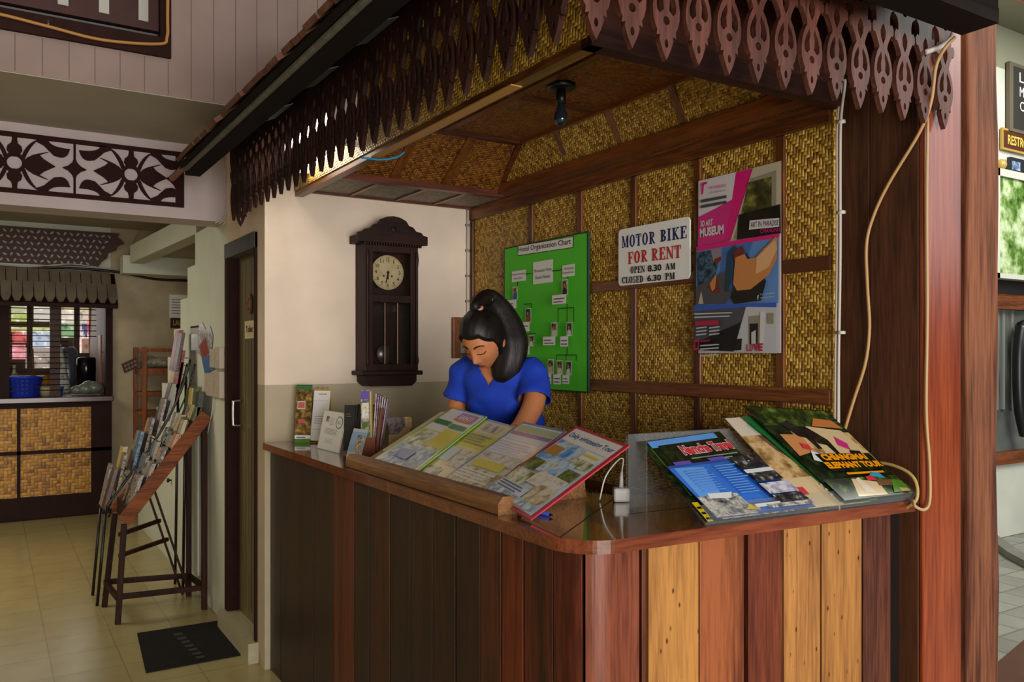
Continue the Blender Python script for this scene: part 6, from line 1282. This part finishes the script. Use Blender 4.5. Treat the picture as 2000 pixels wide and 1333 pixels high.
# ---- shelf, paper notice and plate on the beige wall
M_sho = wood('shelf_orange_wood', '#6a3414', '#a05a28', 'z', .45, .4, 1, 80, .1)
YH = 8.6; sh = thing('wooden_shelf', 'orange brown wooden shelf rack against the beige wall', 'shelf', Vector((PY(280, 860, YH).x, YH, 0)))
xs0, xs1 = PY(270, 700, YH).x, 2.0
for x, y in ((PY(272, 700, YH).x, YH+.24), (PY(282, 700, YH).x, YH), (2.0, YH), (2.0, YH+.24)): mb = MB(); mb.box((x-.02, y-.02, 0), (x+.02, y+.02, PY(282, 679, YH).z), M_sho); mb.build('shelf_post', sh, bevel=.004)
for v, h_ in ((688, .035), (720, .06), (766, .03), (803, .03), (850, .03)):
    z_ = PY(300, v, YH).z; mb = MB()
    if v == 688: mb.box((xs0, YH-.01, z_), (xs1, YH+.01, z_+h_), M_sho)
    else: mb.box((xs0, YH-.01, z_-h_), (xs1, YH+.25, z_), M_sho)
    mb.build('shelf_board', sh)
mb = MB(); z_ = PY(300, 720, YH).z
for k in range(6): mb.ball((PY(290+k*10, 700, YH+.1).x, YH+.1, z_+.055), (.09, .09, .05+.02*(k == 0)), photo('bag_clutter', ['#5a5248', '#8a8478', '#aca89c', '#6a5a3a'], 9), 12, 8)
tag(mb.build('plastic_bag', None, True, base=(PY(310, 720, YH).x, YH+.1, z_)), 'clear crumpled plastic bag lying on the orange shelf', 'bag')
mb = MB(); a, b, c, d = PY(240, 712, YH-.05), PY(266, 700, YH-.05), PY(268, 718, YH-.05), PY(246, 729, YH-.05)
mb.prism([a, b, c, d], (0, .10, 0), mat('lattice_maroon', '#3e1c18', .6))
for i in range(4):
    for j in range(2): u_, v_ = (i+.5)/4, (j+.6)/2.4; p = (a*(1-u_)+b*u_)*(1-v_)+(d*(1-u_)+c*u_)*v_; mb.obox(p+Vector((0, -.001, 0)), (1, 0, 0), (0, 1, 0), (0, 0, 1), .010, .001, .012, mat('lattice_hole', '#7a6a58', .8))
tag(mb.build('wall_basket', base=a), 'small dark lattice basket tilted beside the orange shelf', 'basket')
pl = Plane(PY(331, 622, YK-.004), (1, 0, 0), (0, 0, 1)); pr = Print(pl, .001); a = pl.ab(pl.hit(372, 577)); pr.slab(0, 0, a[0], a[1], .003, M_paper); pr.lines(a[0]*.1, a[1]*.2, a[0]*.9, a[1]*.9, 6, M_scrib, .25); tag(pr.mb.build('paper_notice', base=pl.p), 'white paper notice on the beige wall above the brown plate', 'notice')
pl = Plane(PY(333, 641, YK-.01), (1, 0, 0), (0, 0, 1)); pr = Print(pl, .001); a = pl.ab(pl.hit(385, 622)); pr.slab(0, 0, a[0], a[1], .012, mat('plate_brown', '#3a120a', .5)); pr.trect('LAUNDRY', a[0]*.10, a[1]*.25, a[0]*.92, a[1]*.75, mat('plate_gold', '#b8944a', .5), .02); tag(pr.mb.build('wall_sign', base=pl.p), 'brown plate with gold LAU lettering under the paper notice', 'sign')
mb = MB(); p = PY(354, 668, 8.7); mb.loft([[p+Vector((r_*math.cos(t)+dx, r_*.5*math.sin(t), z_)) for t in [k*math.pi/6 for k in range(12)]] for z_, r_, dx in ((-.16, .11, .05), (-.05, .11, .04), (.06, .09, .04), (.13, .04, .06))], mat('dark_jacket', '#16171c', .9)); tag(mb.build('jacket', None, True, base=p), 'dark jacket hanging by the stairs on the beige wall', 'jacket')

# ================================================================== RIGHT: GARDEN SIDE
YG = 3.7
def g(u, v, dy=0): return PY(u, v, YG+dy)
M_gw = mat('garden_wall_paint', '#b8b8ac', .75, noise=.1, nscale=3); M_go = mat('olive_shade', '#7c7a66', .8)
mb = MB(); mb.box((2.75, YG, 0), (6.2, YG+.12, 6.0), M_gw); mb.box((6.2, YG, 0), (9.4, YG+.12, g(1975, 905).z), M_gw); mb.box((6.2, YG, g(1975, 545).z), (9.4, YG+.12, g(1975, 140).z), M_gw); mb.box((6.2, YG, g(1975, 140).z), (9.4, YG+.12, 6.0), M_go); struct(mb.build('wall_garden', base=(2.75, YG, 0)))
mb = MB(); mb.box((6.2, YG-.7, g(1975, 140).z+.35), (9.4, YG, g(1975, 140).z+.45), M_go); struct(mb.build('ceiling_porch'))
w4 = thing('window_4', 'lower garden window with brown sill at right edge', 'window', (7.0, YG, g(1975, 880).z)); w4['kind'] = 'structure'
mb = MB(); mb.box((6.2, YG-.03, g(1975, 905).z), (9.4, YG+.1, g(1975, 882).z), wood('sill_brown', '#4a2614', '#7a4424', 'x', .4)); mb.box((6.2, YG-.02, g(1975, 605).z), (9.4, YG+.1, g(1975, 575).z), MATS['sill_brown']); mb.box((6.2, YG-.03, g(1975, 575).z), (9.4, YG+.1, g(1975, 545).z), mat('dark_band', '#1c1714', .5)); mb.build('window_frame', w4)
mb = MB(); mb.box((6.2, YG+.05, g(1975, 882).z), (9.4, YG+.06, g(1975, 605).z), photo('window_dim', ['#3a3c3a', '#5a5c58', '#74766e'], 2, .1, 1)); mb.build('pane', w4)
for u in (1955, 1968, 1985): mb = MB(); q = g(u, 700); mb.box((q.x-.02, YG+.03, g(1975, 800).z), (q.x+.02, YG+.05, g(1975, 605).z), mat('mullion_grey', '#6a6c68', .5)); mb.build('mullion', w4)
mb = MB(); P = [g(1996, 635, -.06), g(1990, 680, -.06), g(1989, 740, -.06), g(1992, 800, -.06), g(2002, 850, -.06)]; mb.tube(spline(P, 6), [.045]*25, M_blk, 10); P = [g(1994, 640, -.06), g(2030, 625, -.06)]; mb.tube(P, .05, M_blk, 10); tag(mb.build('chair_back', None, True, base=P[0]), 'black curved chair back at the right edge by the window', 'chair')
cbn = thing('glass_cabinet', 'white framed glass cabinet reflecting green trees at right', 'cabinet', g(1975, 545, -.1))
x0, x1, z0, z1 = g(1947, 540, -.12).x, 9.0, g(1975, 545, -.12).z, g(1975, 333, -.12).z
mb = MB(); mb.box((x0, YG-.12, z0), (x0+.05, YG-.005, z1), M_gw); mb.box((x0, YG-.12, z1-.06), (x1, YG-.005, z1), M_gw); mb.box((x0, YG-.12, z0), (x1, YG-.005, z0+.04), M_gw); mb.build('cabinet_frame', cbn)
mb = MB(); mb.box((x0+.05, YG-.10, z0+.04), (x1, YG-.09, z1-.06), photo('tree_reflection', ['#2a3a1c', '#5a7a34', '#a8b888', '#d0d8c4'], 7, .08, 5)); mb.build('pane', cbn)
mb = MB(); c = g(1955, 322, -.06); mb.ball(c, .045, mat('amber_globe', '#a88a4a', .1), 14, 10); tag(mb.build('glass_globe', None, True, base=c), 'amber glass globe on top of the white cabinet', 'ornament')
mb = MB(); mb.box(g(1974, 334, -.06), g(1994, 314, -.03), mat('photo_frame', '#22262c', .4)); mb.box(g(1977, 331, -.062), g(1992, 318, -.058), photo('frame_pic', ['#2c3a5a', '#6a7a9a', '#c0c4c8'], 30)); tag(mb.build('picture_frame', base=g(1984, 333, -.05)), 'little dark picture frame on top of the white cabinet', 'frame')
pl = Plane(g(1958, 291, -.03), (1, 0, 0), (0, 0, 1)); pr = Print(pl, .002); a = pl.ab(pl.hit(2030, 268)); pr.slab(0, 0, a[0], a[1], .02, mat('restroom_gold', '#a8843c', .5)); pr.rect(a[0]*.03, a[1]*.10, a[0]*.97, a[1]*.90, mat('restroom_brown', '#4a2612', .5)); pr.trect('RESTROOM', a[0]*.13, a[1]*.28, a[0]*.9, a[1]*.72, mat('restroom_text', '#d8b450', .5), .02); tag(pr.mb.build('restroom_sign', base=pl.p), 'brown and gold RESTROOM sign at the right edge', 'sign')
pl = Plane(g(1972, 255, -.04), (1, 0, 0), (0, 0, 1)); pr = Print(pl, .002); a = pl.ab(pl.hit(2060, 150)); pr.slab(0, 0, a[0], a[1], .03, mat('board_frame', '#5a5040', .6)); pr.rect(a[0]*.08, a[1]*.05, a[0]*.97, a[1]*.95, mat('chalk_board', '#26241e', .7))
for k, s in enumerate('LMC'): pr.trect(s, a[0]*.20, a[1]*(.74-.21*k), a[0]*.29, a[1]*(.88-.21*k), M_paper, .0)
tag(pr.mb.build('chalkboard', base=pl.p), 'dark board with white letters above the RESTROOM sign', 'board')
mb = MB(); a = [PZ(1936, 1304, .06), PZ(2000, 1250, .06), PZ(2080, 1250, .06), PZ(2080, 1400, .06), PZ(1936, 1400, .06)]; a = [Vector((p.x, p.y, 0)) for p in a]; mb.prism(a, (0, 0, .06), mat('polished_brown_step', '#5a3a2c', .25, .5, noise=.15, nscale=6)); struct(mb.build('trim_8', base=a[0]))
mb = MB(); q = [PZ(1940, 1052, 0), PZ(2000, 1095, 0)]; q = [Vector((p.x, p.y, 0)) for p in q]; d_ = (q[1]-q[0]); mb.prism([q[0]-d_*.4, q[1]+d_, q[1]+d_+Vector((.5, .6, 0)), q[0]-d_*.4+Vector((.5, .6, 0))], (0, 0, .05), mat('stone_kerb', '#77756c', .8, noise=.2, nscale=6)); struct(mb.build('trim_9', base=q[0]))
# ================================================================== THE WOMAN
PO = Vector((1.815, 2.89, .14)); PF_ = Vector((-.825, -.563, 0)).normalized(); PL = Vector((0, 0, 1)).cross(PF_); ZZ = Vector((0, 0, 1))
def Wp(a, b, c): return PO+PL*a+PF_*b+ZZ*c
M_skin = mat('skin', '#bc784e', .5, .35, noise=.06, nscale=30)
M_lip = mat('lips', '#8a4a40', .45, .4)
M_hair = wood('black_hair', '#060403', '#181110', 'z', .47, .35, 1.2, 90, .6, fine=1.6)
M_shirt = mat('royal_blue_jersey', '#1b3db2', .75, .25, noise=.06, nscale=14, bump=.35, bscale=9)
def bake(o, voxel, smooth=8, factor=.5):
    m = o.modifiers.new('r', 'REMESH'); m.mode = 'VOXEL'; m.voxel_size = voxel
    s = o.modifiers.new('s', 'SMOOTH'); s.iterations = smooth; s.factor = factor
    dg = bpy.context.evaluated_depsgraph_get(); dg.update(); me = bpy.data.meshes.new_from_object(o.evaluated_get(dg)); o.modifiers.clear(); old = o.data; mats = list(old.materials); o.data = me
    me.materials.clear()
    for k in mats: me.materials.append(k)
    for p in me.polygons: p.use_smooth = True; p.material_index = 0
    bpy.data.meshes.remove(old); return o
def ering(c, ax, ay, rx, ry, n=28, sq=2.3):
    out = []
    for k in range(n):
        t = 2*math.pi*k/n; cc, ss = math.cos(t), math.sin(t)
        out.append(Vector(c)+ax*rx*math.copysign(abs(cc)**(2/sq), cc)+ay*ry*math.copysign(abs(ss)**(2/sq), ss))
    return out
TOR = [(.80, -.01, .165, .115), (.90, .0, .160, .112), (1.00, .015, .136, .098), (1.08, .045, .134, .100), (1.15, .075, .135, .112), (1.21, .098, .138, .114), (1.27, .12, .142, .098), (1.315, .135, .138, .078), (1.35, .148, .100, .060), (1.372, .158, .060, .050)]
def torso(mb, m, g_=0, z0=None):
    rings = [ering(Wp(0, b, z), PL, PF_, w_+g_, d_+g_) for z, b, w_, d_ in TOR if z0 is None or z >= z0]
    mb.loft(rings, m)
# head frame
YAW = math.radians(-6); PIT = math.radians(37)
fy = (PF_*math.cos(YAW)+PL*math.sin(YAW)); HX = ZZ.cross(fy); HY = fy*math.cos(PIT)-ZZ*math.sin(PIT); HZv = fy*math.sin(PIT)+ZZ*math.cos(PIT)
HC = Wp(-.006, .268, 1.442)
def hw(x, y, z): return HC+HX*x+HY*y+HZv*z
def gs(v, s): return math.exp(-(v/s)**2)
def facedisp(x, z):
    d = gs(x, .0105)*(.021*gs(z+.036, .015)+.010*gs(z+.012, .022))
    d += .006*gs(abs(x)-.013, .007)*gs(z+.043, .008)
    d -= .0075*gs(abs(x)-.031, .016)*gs(z-.002, .012)
    d += .0048*gs(abs(x)-.031, .012)*gs(z+.001, .0075)
    d += .003*gs(z-.024, .010)*gs(abs(x)-.025, .025)
    d += .0065*gs(x, .020)*gs(z+.066, .0055)+.0065*gs(x, .017)*gs(z+.079, .006)-.002*gs(x, .02)*gs(z+.0725, .0022)
    d += .006*gs(x, .022)*gs(z+.102, .012)+.004*gs(abs(x)-.042, .018)*gs(z+.03, .02)
    return d
def headpt(d, hair=False):
    x, y, z = d; px_, py_, pz_ = x*.074, y*.094, z*.114
    if z < -.05:
        k = min(1, (-z-.05)/.95); px_ *= 1-.36*k**1.2; 
        if y < 0: py_ *= 1-.35*k
    if y > 0 and not hair: py_ = py_*.97+facedisp(px_, pz_)*min(1, y/.25)
    return px_, py_, pz_
def sph(n, k):
    for i in range(k+1):
        t = math.pi*(i+.01)/(k+.02); yield [(math.sin(t)*math.cos(2*math.pi*j/n), math.sin(t)*math.sin(2*math.pi*j/n), -math.cos(t)) for j in range(n)]
pe = thing('person', 'woman in royal blue V-neck shirt bending over papers behind the counter', 'person', PO)
mb = MB(); torso(mb, M_skin)
mb.loft([[hw(*headpt(d)) for d in r] for r in sph(96, 72)], M_skin)
for sx in (1, -1): mb.ball(hw(.073*sx, -.008, -.012), (.010, .020, .031), M_skin, 12, 10, (HX, HY, HZv))
nk0, nk1 = Wp(0, .150, 1.345), hw(0, -.018, -.060); nd = (nk1-nk0).normalized(); nu = HX; nv = nd.cross(nu)
mb.loft([ering(nk0+(nk1-nk0)*t, nu, nv, r_, r_*1.02, 20, 2) for t, r_ in ((-.25, .07), (0, .060), (.35, .052), (.7, .050), (1.1, .050))], M_skin)
def limb(pts, rs, m, n=16):
    mb.tube(spline(pts, 5), [rs[min(int(i/5), len(rs)-2)]*(1-(i % 5)/5)+rs[min(int(i/5)+1, len(rs)-1)]*((i % 5)/5) for i in range(5*(len(pts)-1)+1)], m, n)
ARM = {1: [(.118, .135, 1.325), (.152, .142, 1.303), (.176, .205, 1.20), (.155, .295, 1.10)], -1: [(-.118, .135, 1.325), (-.152, .14, 1.303), (-.184, .125, 1.20), (-.210, .11, 1.09)]}
FOR = {1: [(.155, .295, 1.10), (.06, .285, 1.03), (-.015, .262, .945)], -1: [(-.210, .11, 1.09), (-.19, .15, 1.0), (-.165, .185, .94)]}
for s in (1, -1):
    limb([Wp(*p) for p in ARM[s]], [.050, .050, .042, .037], M_skin); limb([Wp(*p) for p in FOR[s]], [.038, .036, .024], M_skin)
    w_ = Wp(*FOR[s][-1]); d = (Wp(*FOR[s][-1])-Wp(*FOR[s][1])).normalized(); d.z = min(d.z, 0)*.25; d.normalize(); side = ZZ.cross(d).normalized()
    w_ = w_ + d*.01
    palm = w_+d*.045; mb.ball(palm, (.050, .040, .015), M_skin, 16, 10, (d, side, ZZ)); mb.ball(w_, (.03, .026, .020), M_skin, 12, 8, (d, side, ZZ))
    for i, (o_, l_) in enumerate(((-.031, .062), (-.0105, .074), (.0105, .070), (.031, .054))):
        k0 = palm+d*.038+side*o_; dd = (d+side*o_*3).normalized(); P = [k0-dd*.015, k0, k0+dd*l_*.42+ZZ*.006, k0+dd*l_*.74-ZZ*.004, k0+dd*l_*.95-ZZ*.018]; mb.tube(spline(P, 3), [.0088]*7+[.008]*3+[.0072]*2+[.0055], M_skin, 10)
    th0 = palm-d*.015+side*(-.033)*s*-1; td = (d*.75+side*s*.7).normalized(); mb.tube(spline([th0, th0+td*.03, th0+td*.052+d*.008-ZZ*.006, th0+td*.062+d*.026-ZZ*.010], 3), [.013]*4+[.0105]*4+[.008, .006], M_skin, 10)
for s in (1, -1):
    limb([Wp(s*.085, -.01, .84), Wp(s*.088, .0, .62), Wp(s*.088, .015, .44), Wp(s*.088, -.005, .26), Wp(s*.088, -.01, .06)], [.086, .074, .054, .050, .036], M_skin)
    mb.ball(Wp(s*.09, .055, .032), (.040, .11, .030), M_skin, 16, 10, (PL, PF_, ZZ))
body = bake(mb.build('body', pe), .0042, 5, .5)
body.data.materials.append(M_lip)
inv = lambda p: ((p-HC).dot(HX), (p-HC).dot(HY), (p-HC).dot(HZv))
for p in body.data.polygons:
    x, y, z = inv(p.center+PO)
    if y > .068 and abs(x) < .0225 and -.0855 < z < -.0605 and abs(z+.073) < .0125*(1-(x/.0235)**2)+.0005: p.material_index = 1
def fpt(x, z, up=.0):
    k = 1-(x/.074)**2-(z/.114)**2; return hw(x, .094*.97*math.sqrt(max(.05, k))+facedisp(x, z)+up, z)
for s in (1, -1):
    mb = MB(); P = [fpt(s*x, z, .0012) for x, z in ((.012, .0215), (.022, .0265), (.034, .0275), (.047, .021))]; mb.tube(spline(P, 4), [.0018]+[.0030]*8+[.0024]*3+[.001], M_hair, 8); mb.build('eyebrow', pe, True)
    mb = MB(); P = [fpt(s*x, z, .0012) for x, z in ((.015, -.004), (.022, -.0075), (.031, -.009), (.040, -.0075), (.047, -.002))]; mb.tube(spline(P, 4), [.0009]+[.0017]*15+[.0009], M_hair, 8); mb.build('eyelashes', pe, True)
# hair
def sst(a, b, v): t = max(0, min(1, (v-a)/(b-a))); return t*t*(3-2*t)
mb = MB(); rings = []
for r in sph(96, 72):
    row = []
    for d in r:
        x, y, z = headpt(d, True)
        front = z-(.062-1.2*max(0, abs(x)-.034))
        back = z+.075
        t = sst(.004, .038, y); s_ = back*(1-t)+front*t
        k = .93+.20*sst(-.012, .006, s_)+.006*math.sin(38*math.atan2(x, z+.2)*2)*sst(0, .02, s_)
        row.append(hw(x*k, y*k, z*k))
    rings.append(row)
mb.loft(rings, M_hair); mb.build('hair', pe, True)
RI = RT
tie = hw(.002, -.030, .122)
def pt(px_, up_, back): return HC+RT*px_+ZZ*up_+Vector((0, 0, 0))-(-FW)*0+FW*back
PP = [tie-HZv*.012, tie+HZv*.016, pt(.016, .160, .040), pt(.052, .118, .055), pt(.086, .052, .055), pt(.102, -.012, .045), pt(.098, -.070, .035), pt(.085, -.118, .032), pt(.078, -.150, .034), pt(.075, -.168, .034), pt(.074, -.176, .034)]
mb = MB(); S = spline(PP, 6); n_ = len(S); rad = [.019, .020, .034, .052, .063, .068, .064, .056, .044, .026, .006]
rr = [rad[min(int(i/6), 10)]*(1-(i % 6)/6)+rad[min(int(i/6)+1, 10)]*((i % 6)/6) for i in range(n_)]
rings = []
for i, p in enumerate(S):
    d = (S[min(i+1, n_-1)]-S[max(i-1, 0)]).normalized(); v_ = FW-d*FW.dot(d); v_.normalize(); u_ = d.cross(v_)
    rings.append([p+u_*rr[i]*math.cos(t)*(1+.05*math.sin(9*t))+v_*rr[i]*.75*math.sin(t)*(1+.05*math.sin(7*t)) for t in [2*math.pi*k/36 for k in range(36)]])
mb.loft(rings, M_hair); mb.build('ponytail', pe, True)
mb = MB(); mb.lathe(tie-HZv*.003, [(.0205, -.006), (.0245, -.003), (.0245, .003), (.0205, .006)], mat('hair_tie', '#c08a78', .6), 20, HZv); mb.build('hair_tie', pe, True)
# shirt
mb = MB(); torso(mb, M_shirt, .014, .80)
hem = {}
for s in (1, -1):
    A4 = [Wp(*p) for p in ARM[s]]; sh_, el = A4[1], A4[3]; d = (A4[2]-A4[1]).normalized(); e = sh_+(A4[2]-A4[1])*.92
    mb.tube([A4[0]-PL*s*.02, A4[0]+PL*s*.01, sh_+ZZ*.0, sh_+(e-sh_)*.5, e], [.055, .060, .062, .063, .066], M_shirt, 24); hem[s] = (e, d)
    mb.ball(Wp(s*.08, .135, 1.335), (.062, .055, .036), M_shirt, 16, 10, (PL, PF_, ZZ))
for s in (1, -1): mb.ball(Wp(s*.060, .155, 1.20), (.068, .062, .065), M_shirt, 16, 12, (PL, PF_, ZZ))
mb.loft([ering(Wp(0, b, z), PL, PF_, w_, d_) for z, b, w_, d_ in ((.74, -.01, .185, .135), (.84, 0, .180, .132), (.95, .01, .165, .122), (1.02, .03, .155, .118))], M_shirt)
so = bake(mb.build('shirt', pe), .0065, 10, .5)
bm = bmesh.new(); bm.from_mesh(so.data); kill = []
loc = lambda p: ((p-PO).dot(PL), (p-PO).dot(PF_), (p-PO).z)
for f in bm.faces:
    p = f.calc_center_median()+PO; a, b, z = loc(p)
    if any(abs((p-e).dot(d)) < .014 and (p-e).length < .064 and f.normal.dot(d) > .55 for e, d in hem.values()): kill.append(f); continue
    if b > .10+(.16-.10)*0 and abs(a) < .078 and z > 1.262+1.45*abs(a) and b > .135: kill.append(f); continue
    if z > 1.362 and abs(a) < .075: kill.append(f); continue
    if z < .752: kill.append(f)
bmesh.ops.delete(bm, geom=kill, context='FACES')
rr_ = random.Random(2)
for v in bm.verts:      # drapery: soft diagonal creases
    a, b, z = loc(v.co+PO); v.co += v.normal*(.0035*math.sin(38*z+26*a)+.0025*math.sin(60*z-35*a+2))
bm.to_mesh(so.data); bm.free()
sd = so.modifiers.new('solid', 'SOLIDIFY'); sd.thickness = .003; sd.offset = -1
# trousers and shoes
M_trou = mat('dark_trousers', '#17171c', .85)
mb = MB(); mb.loft([ering(Wp(0, -.01, z), PL, PF_, w_, d_) for z, w_, d_ in ((.72, .180, .130), (.80, .176, .126), (.9, .168, .120))], M_trou)
for s in (1, -1): limb([Wp(s*.085, -.01, .80), Wp(s*.088, .0, .62), Wp(s*.088, .015, .44), Wp(s*.088, -.005, .26), Wp(s*.088, -.01, .09)], [.098, .086, .068, .062, .055], M_trou)
bake(mb.build('trousers', pe), .008, 5)
for s in (1, -1):
    mb = MB(); mb.ball(Wp(s*.09, .055, .036), (.046, .122, .036), M_blk, 18, 10, (PL, PF_, ZZ)); mb.build('shoe', pe, True)
